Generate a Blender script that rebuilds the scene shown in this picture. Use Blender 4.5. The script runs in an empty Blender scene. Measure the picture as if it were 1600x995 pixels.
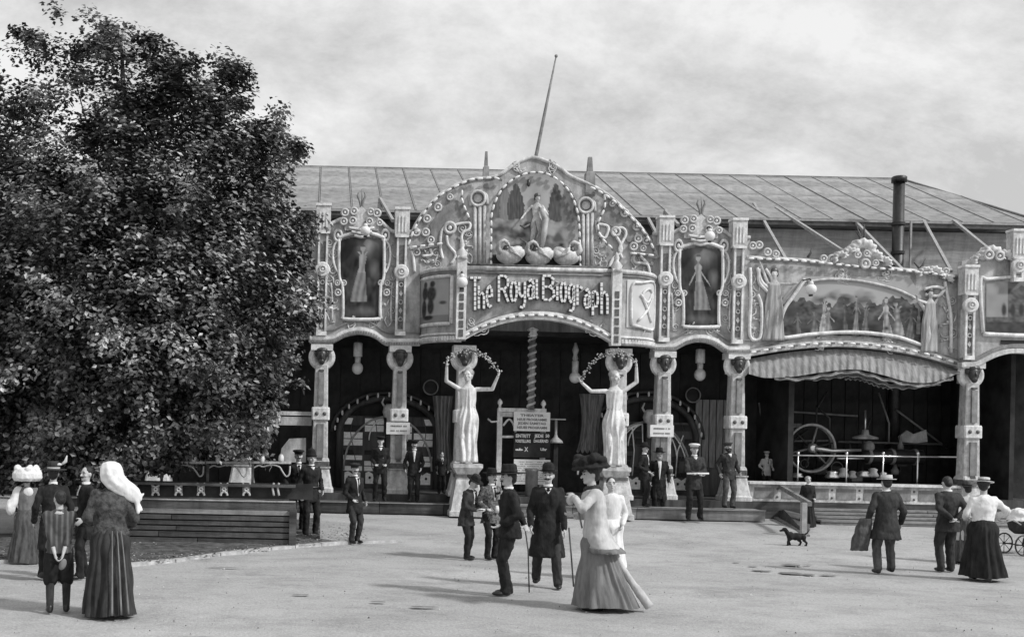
import bpy, bmesh, math, random
from mathutils import Vector, Matrix, noise, geometry
random.seed(7)
R = math.radians
sc = bpy.context.scene
col = sc.collection

# ------------------------------------------------------------------ camera
FPX, CX, CY, HC, DIST, ROLL = 1700.0, 500.0, 668.0, 2.2, 28.0, R(1.2)
cam_d = bpy.data.cameras.new('camera')
cam_d.sensor_width = 36; cam_d.sensor_fit = 'HORIZONTAL'
cam_d.lens = FPX/1600*36
cam_d.shift_x = (800-CX)/1600
cam_d.shift_y = (CY-497.5)/1600
cam_d.clip_start = 0.1; cam_d.clip_end = 5000
cam = bpy.data.objects.new('camera', cam_d); col.objects.link(cam)
cam.matrix_world = Matrix.Translation((0, -DIST, HC)) @ Matrix.Rotation(R(90), 4, 'X') @ Matrix.Rotation(ROLL, 4, 'Z')
sc.camera = cam

# ------------------------------------------------------------------ world and sun
SUN_DIR = Vector((0.86, -0.50, 0.92)).normalized()
elev = math.asin(SUN_DIR.z); azim = math.atan2(SUN_DIR.x, SUN_DIR.y)
world = bpy.data.worlds.new('World'); sc.world = world; world.use_nodes = True
wt = world.node_tree; wn = wt.nodes; wl = wt.links
wn.clear()
wout = wn.new('ShaderNodeOutputWorld'); bg = wn.new('ShaderNodeBackground')
sky = wn.new('ShaderNodeTexSky'); sky.sky_type = 'NISHITA'; sky.sun_disc = False
sky.sun_elevation = elev; sky.sun_rotation = azim; sky.air_density = 1.0; sky.dust_density = 2.0
bw = wn.new('ShaderNodeRGBToBW'); wl.new(sky.outputs[0], bw.inputs[0])
tc = wn.new('ShaderNodeTexCoord'); sep = wn.new('ShaderNodeSeparateXYZ'); wl.new(tc.outputs['Generated'], sep.inputs[0])
zp = wn.new('ShaderNodeMath'); zp.operation = 'MAXIMUM'; wl.new(sep.outputs[2], zp.inputs[0]); zp.inputs[1].default_value = 0.0
zq = wn.new('ShaderNodeMath'); zq.operation = 'ADD'; wl.new(zp.outputs[0], zq.inputs[0]); zq.inputs[1].default_value = 0.55
dx_ = wn.new('ShaderNodeMath'); dx_.operation = 'DIVIDE'; wl.new(sep.outputs[0], dx_.inputs[0]); wl.new(zq.outputs[0], dx_.inputs[1])
dy_ = wn.new('ShaderNodeMath'); dy_.operation = 'DIVIDE'; wl.new(sep.outputs[1], dy_.inputs[0]); wl.new(zq.outputs[0], dy_.inputs[1])
cmb = wn.new('ShaderNodeCombineXYZ'); wl.new(dx_.outputs[0], cmb.inputs[0]); wl.new(dy_.outputs[0], cmb.inputs[1])
cn = wn.new('ShaderNodeTexNoise'); cn.inputs['Scale'].default_value = 4.2; cn.inputs['Detail'].default_value = 9; cn.inputs['Roughness'].default_value = 0.68; cn.inputs['Distortion'].default_value = 0.12
cmap = wn.new('ShaderNodeMapping'); cmap.inputs['Location'].default_value = (3.1, 0.4, 0); cmap.inputs['Scale'].default_value = (0.8, 1.0, 1)
wl.new(cmb.outputs[0], cmap.inputs[0]); wl.new(cmap.outputs[0], cn.inputs[0])
cr = wn.new('ShaderNodeValToRGB'); wl.new(cn.outputs['Fac'], cr.inputs[0])
cr.color_ramp.elements[0].position = 0.36; cr.color_ramp.elements[0].color = (0.57, 0.57, 0.57, 1)
cr.color_ramp.elements[1].position = 0.59; cr.color_ramp.elements[1].color = (0.92, 0.92, 0.92, 1)
csc = wn.new('ShaderNodeMath'); csc.operation = 'MULTIPLY'; wl.new(cr.outputs[0], csc.inputs[0]); csc.inputs[1].default_value = 5.8
mixs = wn.new('ShaderNodeMix'); mixs.data_type = 'FLOAT'; mixs.inputs['Factor'].default_value = 0.85
wl.new(bw.outputs[0], mixs.inputs['A']); wl.new(csc.outputs[0], mixs.inputs['B'])
wl.new(mixs.outputs['Result'], bg.inputs['Color']); bg.inputs['Strength'].default_value = 0.10
wl.new(bg.outputs[0], wout.inputs[0])
sun_d = bpy.data.lights.new('sun', 'SUN'); sun_d.energy = 1.7; sun_d.angle = R(5); sun_d.color = (1, 1, 1)
sun = bpy.data.objects.new('sun', sun_d); col.objects.link(sun)
sun.rotation_euler = (-SUN_DIR).to_track_quat('-Z', 'Y').to_euler()
sc.view_settings.view_transform = 'Standard'; sc.view_settings.look = 'None'
sc.view_settings.exposure = 0.86; sc.view_settings.gamma = 1.0; sc.view_settings.use_curve_mapping = False

# ------------------------------------------------------------------ layout helpers
CR, SR = math.cos(ROLL), math.sin(ROLL)
def U(px, py, y=0.0):
    """photo pixel -> point on the upright plane that lies y metres behind the facade"""
    a, b = px-CX, py-CY
    dx, dy = a*CR+b*SR, -a*SR+b*CR
    k = (DIST+y)/FPX
    return Vector((dx*k, y, HC-dy*k))
def gz(x, y):
    """height of the ground"""
    t = y
    pts = [(-40, .02), (-14, 0.0), (-11, -.05), (-8, -.09), (-5, -.05), (-2, .07), (0, .12), (60, .12)]
    for (a, za), (b, zb) in zip(pts, pts[1:]):
        if a <= t <= b:
            u = (t-a)/(b-a); u = u*u*(3-2*u); return za+(zb-za)*u
    return .02 if t < -40 else .12
def on_ground(px, py):
    """photo pixel -> point where its ray meets the ground"""
    a, b = px-CX, py-CY
    dx, dy = a*CR+b*SR, -a*SR+b*CR
    z = 0.0
    for _ in range(12):
        d = (HC-z)*FPX/dy
        x, y = dx*d/FPX, d-DIST
        z = gz(x, y)
    return Vector((x, y, z))

# ------------------------------------------------------------------ materials (black and white place: neutral greys)
MATS = {}
def mat(name, v, rough=0.6, var=0.12, scale=6.0, bump=0.15, bscale=40.0, spec=0.4, metal=0.0, stretch=(1,1,1), dirt=0.0):
    if name in MATS: return MATS[name]
    m = bpy.data.materials.new(name); m.use_nodes = True
    n = m.node_tree.nodes; l = m.node_tree.links
    b = n['Principled BSDF']
    b.inputs['Roughness'].default_value = rough; b.inputs['Metallic'].default_value = metal
    b.inputs['Specular IOR Level'].default_value = spec
    t = n.new('ShaderNodeTexCoord'); mp = n.new('ShaderNodeMapping'); mp.inputs['Scale'].default_value = stretch
    l.new(t.outputs['Object'], mp.inputs[0])
    ns = n.new('ShaderNodeTexNoise'); ns.inputs['Scale'].default_value = scale; ns.inputs['Detail'].default_value = 6; ns.inputs['Roughness'].default_value = .62
    l.new(mp.outputs[0], ns.inputs[0])
    rp = n.new('ShaderNodeValToRGB'); l.new(ns.outputs['Fac'], rp.inputs[0])
    lo, hi = v*(1-var*1.6), v*(1+var)
    rp.color_ramp.elements[0].position = .33; rp.color_ramp.elements[0].color = (lo, lo, lo, 1)
    rp.color_ramp.elements[1].position = .62; rp.color_ramp.elements[1].color = (hi, hi, hi, 1)
    out = rp.outputs[0]
    if dirt:
        n2 = n.new('ShaderNodeTexNoise'); n2.inputs['Scale'].default_value = 2.3; n2.inputs['Detail'].default_value = 8; n2.inputs['Roughness'].default_value = .7
        mp2 = n.new('ShaderNodeMapping'); mp2.inputs['Scale'].default_value = (1.6, 1.6, .45); l.new(t.outputs['Object'], mp2.inputs[0]); l.new(mp2.outputs[0], n2.inputs[0])
        r2 = n.new('ShaderNodeValToRGB'); l.new(n2.outputs['Fac'], r2.inputs[0])
        g = 1-dirt
        r2.color_ramp.elements[0].position = .38; r2.color_ramp.elements[0].color = (g, g, g, 1)
        r2.color_ramp.elements[1].position = .58; r2.color_ramp.elements[1].color = (1, 1, 1, 1)
        mx = n.new('ShaderNodeMix'); mx.data_type = 'RGBA'; mx.blend_type = 'MULTIPLY'; mx.inputs['Factor'].default_value = 1
        l.new(out, mx.inputs['A']); l.new(r2.outputs[0], mx.inputs['B']); out = mx.outputs['Result']
    l.new(out, b.inputs['Base Color'])
    if bump:
        n3 = n.new('ShaderNodeTexNoise'); n3.inputs['Scale'].default_value = bscale; n3.inputs['Detail'].default_value = 4
        l.new(mp.outputs[0], n3.inputs[0])
        bp = n.new('ShaderNodeBump'); bp.inputs['Strength'].default_value = bump; bp.inputs['Distance'].default_value = .02
        l.new(n3.outputs['Fac'], bp.inputs['Height']); l.new(bp.outputs[0], b.inputs['Normal'])
    MATS[name] = m
    return m
M_PAINT = mat('grey_facade_paint', .44, .6, .16, 5.0, .3, 45, dirt=.42)
M_PAINT2 = mat('darker_grey_facade_paint', .25, .6, .18, 5.0, .3, 45, dirt=.4)
M_TRIM = mat('pale_trim_paint', .60, .55, .16, 9.0, .4, 40, dirt=.45)
M_WHITE = mat('white_stucco', .76, .6, .12, 10.0, .45, 40, dirt=.35)
M_INLAY = mat('dark_inlay', .10, .5, .35, 14, .2, 60)
M_BRONZE = mat('dark_bronze', .035, .35, .4, 12, .3, 50, spec=.6)
M_DARK = mat('dark_paint_recess_shade', .022, .75, .5, 2.0, .2, 40)  # near-black base also stands in for the deep shade of the recesses
M_DARK2 = mat('dark_brown_wood', .06, .6, .4, 5.0, .3, 50, stretch=(1, 1, .15))
M_WOOD = mat('weathered_planks', .24, .75, .25, 5.0, .4, 50, stretch=(.12, 1, 1), dirt=.3)
M_SHEDWOOD = mat('grey_siding_planks', .32, .8, .2, 5.0, .4, 50, stretch=(.12, 1, 1), dirt=.25)
M_DKPLANK = mat('dark_planks', .075, .7, .4, 5.0, .5, 50, stretch=(.12, 1, 1), dirt=.4)
M_STRUT = mat('pale_timber', .32, .7, .15, 8, .3, 50)
M_ROOF = mat('grey_roofing_felt', .27, .85, .2, 1.4, .3, 60, stretch=(.5, 1, 1), dirt=.35)
M_SEAM = mat('roof_seam_batten', .21, .8, .2, 6, .2, 60)
M_IRON = mat('black_iron', .02, .45, .4, 10, .2, 60, spec=.5)
M_STEEL = mat('polished_steel', .75, .28, .1, 10, .05, 60, metal=.8)
M_BULB = mat('milk_glass_bulb', .72, .25, .03, 10, 0, 40, spec=.6)
M_SOCKET = mat('bulb_socket', .11, .5, .3, 10, .1, 40)
M_GLASSW = mat('milk_glass_pane', .85, .25, .12, 14, .1, 40, spec=.6)
M_CANVAS = mat('pale_canvas', .27, .85, .16, 9, .3, 40, stretch=(2.2, .5, .03), dirt=.35)
M_CURTAIN = mat('grey_curtain', .22, .85, .3, 7, .3, 60, stretch=(2, 1, .3))
M_SIGN = mat('white_notice_board', .72, .6, .06, 8, .1, 60)
M_INK = mat('sign_ink', .05, .6, .2, 8, .0, 60)
M_STONE = mat('pale_stone', .48, .8, .18, 8, .5, 60, dirt=.2)
M_SKIN = mat('skin', .46, .55, .08, 20, .08, 90, spec=.35)
M_HAIR = mat('dark_hair', .018, .5, .4, 60, .5, 90, stretch=(1, 1, .3))
M_HAIRG = mat('grey_hair', .30, .6, .3, 60, .5, 90, stretch=(1, 1, .3))
M_BLACK = mat('black_cloth', .017, .85, .35, 12, .9, 13, stretch=(1, 1, .4), spec=.25)
M_CHAR = mat('charcoal_cloth', .036, .85, .3, 12, .9, 13, stretch=(1, 1, .4), spec=.25)
M_DKGREY = mat('dark_grey_cloth', .08, .85, .3, 12, .9, 13, stretch=(1, 1, .4), spec=.25)
M_MIDGREY = mat('mid_grey_cloth', .16, .85, .22, 9, .9, 12, stretch=(1, 1, .3), spec=.25)
M_LTGREY = mat('light_grey_cloth', .44, .85, .16, 8, .9, 11, stretch=(1, 1, .4), spec=.25)
M_WCLOTH = mat('white_cloth', .70, .85, .10, 9, .8, 12, stretch=(1, 1, .5), spec=.2)
M_LEATHER = mat('black_leather', .014, .4, .3, 30, .2, 90, spec=.5)
M_STRAW = mat('straw', .52, .7, .15, 60, .4, 120)
M_BARK = mat('bark', .05, .9, .4, 9, .8, 25, stretch=(1, 1, .25))

# ------------------------------------------------------------------ mesh helpers
WORLD = {}
def tag(o, label=None, cat=None, group=None, kind=None):
    if label: o['label'] = label
    if cat: o['category'] = cat
    if group: o['group'] = group
    if kind: o['kind'] = kind
    return o
def empty(name, loc, label=None, cat=None, group=None, rz=0.0, scale=1.0):
    o = bpy.data.objects.new(name, None); o.empty_display_size = .2
    col.objects.link(o); o.location = loc; o.rotation_euler = (0, 0, rz); o.scale = (scale,)*3
    WORLD[o.name] = Vector(loc)
    return tag(o, label, cat, group)
class MB:
    def __init__(s): s.v = []; s.f = []
    def add(s, vs, fs):
        b = len(s.v); s.v += [Vector(q) for q in vs]; s.f += [tuple(b+i for i in f) for f in fs]; return s
    def box(s, c, d, rz=0.0, rot=None):
        hx, hy, hz = d[0]/2, d[1]/2, d[2]/2
        vs = [Vector((x, y, z)) for z in (-hz, hz) for x, y in ((-hx, -hy), (hx, -hy), (hx, hy), (-hx, hy))]
        if rz: vs = [Matrix.Rotation(rz, 3, 'Z') @ q for q in vs]
        if rot is not None: vs = [rot @ q for q in vs]
        return s.add([q+Vector(c) for q in vs], [(3, 2, 1, 0), (4, 5, 6, 7), (0, 1, 5, 4), (1, 2, 6, 5), (2, 3, 7, 6), (3, 0, 4, 7)])
    def bar(s, a, b, w, h=None, up=(0, 0, 1)):
        a, b = Vector(a), Vector(b); h = h or w
        d = (b-a); L = d.length
        if L < 1e-6: return s
        d /= L; up = Vector(up)
        if abs(d.dot(up)) > .98: up = Vector((0, 1, 0))
        x = d.cross(up).normalized(); y = x.cross(d)
        vs = []
        for e in (a, b):
            for sx, sy in ((-1, -1), (1, -1), (1, 1), (-1, 1)): vs.append(e+x*(sx*w/2)+y*(sy*h/2))
        return s.add(vs, [(3, 2, 1, 0), (4, 5, 6, 7), (0, 1, 5, 4), (1, 2, 6, 5), (2, 3, 7, 6), (3, 0, 4, 7)])
    def tube(s, pts, rad, n=6, closed=False, caps=True):
        pts = [Vector(p) for p in pts]; m = len(pts)
        rads = rad if isinstance(rad, (list, tuple)) else [rad]*m
        base = len(s.v); prev = None
        for i, p in enumerate(pts):
            if closed: d = pts[(i+1) % m]-pts[i-1]
            else: d = pts[min(i+1, m-1)]-pts[max(i-1, 0)]
            if d.length < 1e-9: d = Vector((0, 0, 1))
            d.normalize()
            if prev is None:
                prev = d.orthogonal().normalized()
            prev = (prev-d*prev.dot(d))
            if prev.length < 1e-6: prev = d.orthogonal()
            prev.normalize(); w = d.cross(prev)
            for k in range(n):
                a = 2*math.pi*k/n
                s.v.append(p+(prev*math.cos(a)+w*math.sin(a))*rads[i])
        rng = m if closed else m-1
        for i in range(rng):
            j = (i+1) % m
            for k in range(n):
                k2 = (k+1) % n
                s.f.append((base+i*n+k, base+i*n+k2, base+j*n+k2, base+j*n+k))
        if not closed and caps:
            s.f.append(tuple(base+k for k in reversed(range(n)))); s.f.append(tuple(base+(m-1)*n+k for k in range(n)))
        return s
    def loft(s, rings, caps=True, closed=True):
        base = len(s.v); n = len(rings[0])
        for r in rings: s.v += [Vector(q) for q in r]
        for i in range(len(rings)-1):
            for k in range(n if closed else n-1):
                k2 = (k+1) % n
                s.f.append((base+i*n+k, base+i*n+k2, base+(i+1)*n+k2, base+(i+1)*n+k))
        if caps and closed:
            s.f.append(tuple(base+k for k in reversed(range(n)))); s.f.append(tuple(base+(len(rings)-1)*n+k for k in range(n)))
        return s
    def ell(s, c, r, nu=10, nv=7, rot=None):
        c = Vector(c); r = (r, r, r) if not isinstance(r, (tuple, list)) else r
        base = len(s.v); L = []
        for j in range(1, nv):
            t = math.pi*j/nv
            for i in range(nu):
                a = 2*math.pi*i/nu
                L.append(Vector((r[0]*math.sin(t)*math.cos(a), r[1]*math.sin(t)*math.sin(a), -r[2]*math.cos(t))))
        L.append(Vector((0, 0, -r[2]))); L.append(Vector((0, 0, r[2])))
        if rot is not None: L = [rot @ q for q in L]
        s.v += [q+c for q in L]
        for j in range(nv-2):
            for i in range(nu):
                i2 = (i+1) % nu
                s.f.append((base+j*nu+i, base+j*nu+i2, base+(j+1)*nu+i2, base+(j+1)*nu+i))
        b0, t0 = base+(nv-1)*nu, base+(nv-1)*nu+1
        for i in range(nu):
            i2 = (i+1) % nu
            s.f.append((b0, base+i2, base+i)); s.f.append((t0, base+(nv-2)*nu+i, base+(nv-2)*nu+i2))
        return s
    def cone(s, a, b, ra, rb, n=10):
        """tapered limb with rounded ends"""
        a, b = Vector(a), Vector(b); d = (b-a).normalized() if (b-a).length > 1e-6 else Vector((0, 0, 1))
        pts = [a-d*ra*.95, a-d*ra*.6, a, b, b+d*rb*.6, b+d*rb*.95]
        return s.tube(pts, [ra*.3, ra*.8, ra, rb, rb*.8, rb*.3], n)
    def lathe(s, prof, n=20, c=(0, 0, 0), ax=(1, 1), rot=None):
        rings = []
        for r, z in prof:
            ring = [Vector((r*ax[0]*math.cos(2*math.pi*k/n), r*ax[1]*math.sin(2*math.pi*k/n), z)) for k in range(n)]
            if rot is not None: ring = [rot @ q for q in ring]
            rings.append([q+Vector(c) for q in ring])
        return s.loft(rings)
    def ring(s, c, r, t, n=20, m=6, sx=1.0, sz=1.0):
        """torus lying in the facade plane"""
        c = Vector(c)
        return s.tube([c+Vector((r*sx*math.cos(2*math.pi*k/n), 0, r*sz*math.sin(2*math.pi*k/n))) for k in range(n)], t, m, True)
    def poly(s, pts, y0, y1):
        """outline in x,z extruded from y0 (front) to y1 (back); may be concave"""
        n = len(pts)
        area = sum(pts[i][0]*pts[(i+1) % n][1]-pts[(i+1) % n][0]*pts[i][1] for i in range(n))
        if area < 0: pts = pts[::-1]
        base = len(s.v)
        s.v += [Vector((p[0], y0, p[1])) for p in pts]+[Vector((p[0], y1, p[1])) for p in pts]
        tr = geometry.tessellate_polygon([[Vector((p[0], p[1], 0)) for p in pts]])
        for a, b, c_ in tr:
            s.f.append((base+a, base+b, base+c_)); s.f.append((base+n+c_, base+n+b, base+n+a))
        for i in range(n):
            j = (i+1) % n
            s.f.append((base+j, base+i, base+n+i, base+n+j))
        return s
    def ribbon(s, top, bot, y0, y1):
        """closed slab between two x,z polylines of equal length"""
        n = len(top); b = len(s.v)
        for (x, z) in top: s.v.append(Vector((x, y0, z)))
        for (x, z) in bot: s.v.append(Vector((x, y0, z)))
        for (x, z) in top: s.v.append(Vector((x, y1, z)))
        for (x, z) in bot: s.v.append(Vector((x, y1, z)))
        T0, B0, T1, B1 = b, b+n, b+2*n, b+3*n
        for i in range(n-1):
            s.f += [(T0+i, B0+i, B0+i+1, T0+i+1), (T1+i+1, B1+i+1, B1+i, T1+i), (T0+i+1, T1+i+1, T1+i, T0+i), (B0+i, B1+i, B1+i+1, B0+i+1)]
        s.f += [(T0, T1, B1, B0), (T0+n-1, B0+n-1, B1+n-1, T1+n-1)]
        return s
    def mesh(s, name, m, smooth=False, origin=None, recalc=True):
        me = bpy.data.meshes.new(name)
        o = Vector(origin) if origin is not None else Vector((0, 0, 0))
        me.from_pydata([tuple(q-o) for q in s.v], [], s.f)
        if recalc:
            bm = bmesh.new(); bm.from_mesh(me); bmesh.ops.recalc_face_normals(bm, faces=bm.faces); bm.to_mesh(me); bm.free()
        if smooth:
            me.polygons.foreach_set('use_smooth', [True]*len(me.polygons))
        me.materials.append(m); me.update()
        return me
    def center(s):
        if not s.v: return Vector((0, 0, 0))
        lo = [min(q[i] for q in s.v) for i in range(3)]; hi = [max(q[i] for q in s.v) for i in range(3)]
        return Vector([(lo[i]+hi[i])/2 for i in range(3)])
    def build(s, name, m, parent=None, smooth=False, kind=None, label=None, cat=None, group=None, base=False):
        """vertices are in world space: the object's origin goes to its own middle (or base)"""
        c = s.center()
        if base: c.z = min(q.z for q in s.v)
        me = s.mesh(name, m, smooth, c)
        o = bpy.data.objects.new(name, me); col.objects.link(o)
        WORLD[o.name] = c.copy()
        if parent is not None:
            o.parent = parent; o.location = c-WORLD[parent.name]
        else: o.location = c
        return tag(o, label, cat, group, kind)
    def local(s, name, m, parent, smooth=True, kind=None):
        """vertices are already in the parent's own space"""
        o = bpy.data.objects.new(name, s.mesh(name, m, smooth)); col.objects.link(o); o.parent = parent
        return tag(o, kind=kind)
def inst(name, me, parent, wloc, scale=1.0, rot=(0, 0, 0)):
    o = bpy.data.objects.new(name, me); col.objects.link(o)
    wloc = Vector(wloc); WORLD[o.name] = wloc
    o.parent = parent; o.location = wloc-WORLD[parent.name] if parent is not None else wloc
    o.scale = (scale,)*3 if not isinstance(scale, (tuple, list)) else scale
    o.rotation_euler = rot
    return o
def lerp_pts(ctrl, n):
    """resample a control polyline (x ascending) with a smooth curve at n even x steps"""
    xs = [c[0] for c in ctrl]; out = []
    for i in range(n):
        x = xs[0]+(xs[-1]-xs[0])*i/(n-1)
        k = 0
        while k < len(xs)-2 and x > xs[k+1]: k += 1
        p0 = ctrl[max(k-1, 0)]; p1 = ctrl[k]; p2 = ctrl[k+1]; p3 = ctrl[min(k+2, len(ctrl)-1)]
        t = (x-p1[0])/max(p2[0]-p1[0], 1e-6); h = p2[0]-p1[0]
        m1 = (p2[1]-p0[1])/max(p2[0]-p0[0], 1e-6)*h; m2 = (p3[1]-p1[1])/max(p3[0]-p1[0], 1e-6)*h
        y = (2*t**3-3*t*t+1)*p1[1]+(t**3-2*t*t+t)*m1+(-2*t**3+3*t*t)*p2[1]+(t**3-t*t)*m2
        out.append((x, y))
    return out
def pxz(pts, y): return [(lambda q: (q.x, q.z))(U(a, b, y)) for a, b in pts]
def px3(pts, y): return [U(a, b, y) for a, b in pts]
def slab(mb, top, bot, yf, th, n=40):
    t = lerp_pts(top, n); b = lerp_pts(bot, n)
    return mb.ribbon(pxz(t, yf), pxz(b, yf), yf, yf+th)
def along(pts, step):
    """points every `step` along a polyline of Vectors, with direction"""
    out = []; acc = step/2
    for a, b in zip(pts, pts[1:]):
        L = (b-a).length
        while acc <= L:
            out.append((a.lerp(b, acc/L), (b-a).normalized())); acc += step
        acc -= L
    return out
def smooth_path(pts, n=8):
    P = [Vector((p[0], p[1], 0)) for p in pts]; out = []
    for i in range(len(P)-1):
        p0 = P[max(i-1, 0)]; p1 = P[i]; p2 = P[i+1]; p3 = P[min(i+2, len(P)-1)]
        for k in range(n):
            t = k/n
            q = .5*((2*p1)+(p2-p0)*t+(2*p0-5*p1+4*p2-p3)*t*t+(3*p1-p0-3*p2+p3)*t**3)
            out.append((q.x, q.y))
    out.append((P[-1].x, P[-1].y)); return out
# painted pictures: a fine grid whose colour attribute is the flat print
def paint_mat():
    m = bpy.data.materials.new('painted_picture'); m.use_nodes = True
    n = m.node_tree.nodes; l = m.node_tree.links; b = n['Principled BSDF']
    a = n.new('ShaderNodeAttribute'); a.attribute_name = 'Col'
    l.new(a.outputs['Color'], b.inputs['Base Color']); b.inputs['Roughness'].default_value = .6; b.inputs['Specular IOR Level'].default_value = .25
    return m
M_PICT = paint_mat()
def picture(name, x0, x1, y0, y1, yd, fn, parent, nu=70, nv=90, inside=None, thick=.03):
    vs = []; cols = []; fs = []
    for j in range(nv+1):
        for i in range(nu+1):
            u, v = i/nu, j/nv
            vs.append(U(x0+(x1-x0)*u, y0+(y1-y0)*v, yd)); g = max(.004, min(.9, fn(u, v))); cols += [g, g, g, 1]
    for j in range(nv):
        for i in range(nu):
            if inside and not inside((i+.5)/nu, (j+.5)/nv): continue
            a = j*(nu+1)+i; fs.append((a, a+nu+1, a+nu+2, a+1))
    c = sum(vs, Vector())/len(vs)
    me = bpy.data.meshes.new(name); me.from_pydata([tuple(q-c) for q in vs], [], fs)
    at = me.color_attributes.new('Col', 'FLOAT_COLOR', 'POINT'); at.data.foreach_set('color', cols)
    me.materials.append(M_PICT); me.update()
    o = bpy.data.objects.new(name, me); col.objects.link(o); WORLD[o.name] = c
    o.parent = parent; o.location = c-WORLD[parent.name]
    return o
def N2(u, v, s, o=0.0): return noise.noise(Vector((u*s, v*s, o)))
def blob(u, v, cx, cy, rx, ry, soft=.25):
    d = math.hypot((u-cx)/rx, (v-cy)/ry)
    return 1.0 if d < 1-soft else (0.0 if d > 1 else (1-d)/soft)
# ================================================================== SETTING
def ground_mat():
    m = bpy.data.materials.new('trodden_gravel_ground'); m.use_nodes = True
    n = m.node_tree.nodes; l = m.node_tree.links; b = n['Principled BSDF']
    t = n.new('ShaderNodeTexCoord')
    def nz(scale, detail, rough, st):
        mp = n.new('ShaderNodeMapping'); mp.inputs['Scale'].default_value = st; l.new(t.outputs['Object'], mp.inputs[0])
        q = n.new('ShaderNodeTexNoise'); q.inputs['Scale'].default_value = scale; q.inputs['Detail'].default_value = detail; q.inputs['Roughness'].default_value = rough
        l.new(mp.outputs[0], q.inputs[0]); return q
    def ramp(q, p0, c0, p1, c1):
        r = n.new('ShaderNodeValToRGB'); l.new(q.outputs['Fac'], r.inputs[0])
        r.color_ramp.elements[0].position = p0; r.color_ramp.elements[0].color = (c0, c0, c0, 1)
        r.color_ramp.elements[1].position = p1; r.color_ramp.elements[1].color = (c1, c1, c1, 1); return r
    def mul(a, b_):
        x = n.new('ShaderNodeMix'); x.data_type = 'RGBA'; x.blend_type = 'MULTIPLY'; x.inputs['Factor'].default_value = 1
        l.new(a, x.inputs['A']); l.new(b_, x.inputs['B']); return x.outputs['Result']
    big = ramp(nz(.35, 5, .6, (.6, 1, 1)), .3, .37, .68, .49)
    mid = ramp(nz(.8, 12, .82, (.75, 1.0, 1)), .36, .68, .54, 1.0)
    fine = ramp(nz(30, 6, .85, (1, 1, 1)), .34, .60, .62, 1.12)
    spots = ramp(nz(1.6, 5, .65, (.35, 1.1, 1)), .25, .45, .36, 1.0)
    c = mul(mul(mul(big.outputs[0], mid.outputs[0]), fine.outputs[0]), spots.outputs[0])
    l.new(c, b.inputs['Base Color']); b.inputs['Roughness'].default_value = .9; b.inputs['Specular IOR Level'].default_value = .2
    f2 = nz(26, 6, .75, (1, 1, 1)); bp = n.new('ShaderNodeBump'); bp.inputs['Strength'].default_value = .55; bp.inputs['Distance'].default_value = .03
    l.new(f2.outputs['Fac'], bp.inputs['Height']); l.new(bp.outputs[0], b.inputs['Normal'])
    return m
M_GROUND = ground_mat()
g = MB()
xs = [-900, -300, -120, -60]+[-40+i*1.0 for i in range(91)]+[70, 120, 300, 900]
ys = [-300, -120, -60, -45]+[-40+i*.5 for i in range(101)]+[20, 40, 80, 200, 600, 1500]
nx = len(xs)
for y in ys:
    for x in xs: g.v.append(Vector((x, y, gz(x, y)+(.014*noise.noise(Vector((x*.5, y*.8, 0))) if -40 < y < 0 else 0))))
for j in range(len(ys)-1):
    for i in range(nx-1): g.f.append((j*nx+i, j*nx+i+1, (j+1)*nx+i+1, (j+1)*nx+i))
go = bpy.data.objects.new('ground', g.mesh('ground', M_GROUND, True)); col.objects.link(go); tag(go, kind='structure')

# wet patch on the ground, a thin irregular sheet
M_WET = mat('wet_ground', .17, .4, .5, 6, .2, 30, stretch=(.3, 1, 1))
def puddle(cx, cy, rx, ry, seed):
    c = on_ground(cx, cy); random.seed(seed); mb = MB(); n = 36
    ed = on_ground(cx+rx, cy); rxm = (ed-c).length; eu = on_ground(cx, cy-ry); rym = (eu-c).length
    pts = []
    for k in range(n):
        a = 2*math.pi*k/n; q = 1+.45*noise.noise(Vector((math.cos(a)*1.7, math.sin(a)*1.7, seed)))+.2*noise.noise(Vector((math.cos(a)*5, math.sin(a)*5, seed)))
        x, y = c.x+rxm*q*math.cos(a), c.y+rym*q*math.sin(a); pts.append(Vector((x, y, gz(x, y)+.021)))
    mb.add([c+Vector((0, 0, .024))]+pts, [(0, 1+k, 1+(k+1) % n) for k in range(n)])
    o = mb.build('puddle', M_WET); tag(o, kind='structure')
for a in ((1236, 897, 16, 1.5, 1), (1190, 893, 14, .8, 2), (1236, 884, 13, 1.2, 3), (1292, 900, 12, .8, 4), (1176, 886, 7, .5, 5), (1262, 899, 12, 1.0, 6), (1262, 884, 6, .5, 8), (1150, 880, 5, .4, 9), (660, 950, 20, 1.2, 11), (590, 942, 12, .8, 12), (470, 931, 14, .7, 13), (350, 888, 26, .5, 14)): puddle(*a)

# planted strip and kerb on the left
M_BED = mat('littered_soil', .10, .95, .5, 7, .9, 30, dirt=.4)
kpx = [(-420, 876), (-200, 878), (0, 879), (60, 880), (130, 884), (200, 885), (270, 878), (340, 868), (420, 859), (500, 852), (545, 849), (620, 847)]
kp = [on_ground(*p) for p in kpx]
bedm = MB()
back = [Vector((p.x+.0, min(p.y+4.6, -1.9), 0)) for p in kp]
for p, q in zip(kp, back):
    bedm.v.append(Vector((p.x, p.y+.1, gz(p.x, p.y)+.05))); 
for p, q in zip(kp, back): bedm.v.append(Vector((q.x, q.y, gz(q.x, q.y)+.03)))
nk = len(kp)
bedm.f += [(i, i+1, nk+i+1, nk+i) for i in range(nk-3)]
tag(bedm.build('planting_bed', M_BED), kind='structure')
dense = []
for a, b in zip(kp, kp[1:]):
    m_ = max(1, int((b-a).length/.9))
    for k in range(m_): dense.append(a.lerp(b, k/m_))
dense.append(kp[-1])
kerb = empty('kerb', (kp[4].x, kp[4].y, 0)); tag(kerb, kind='structure')
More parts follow.
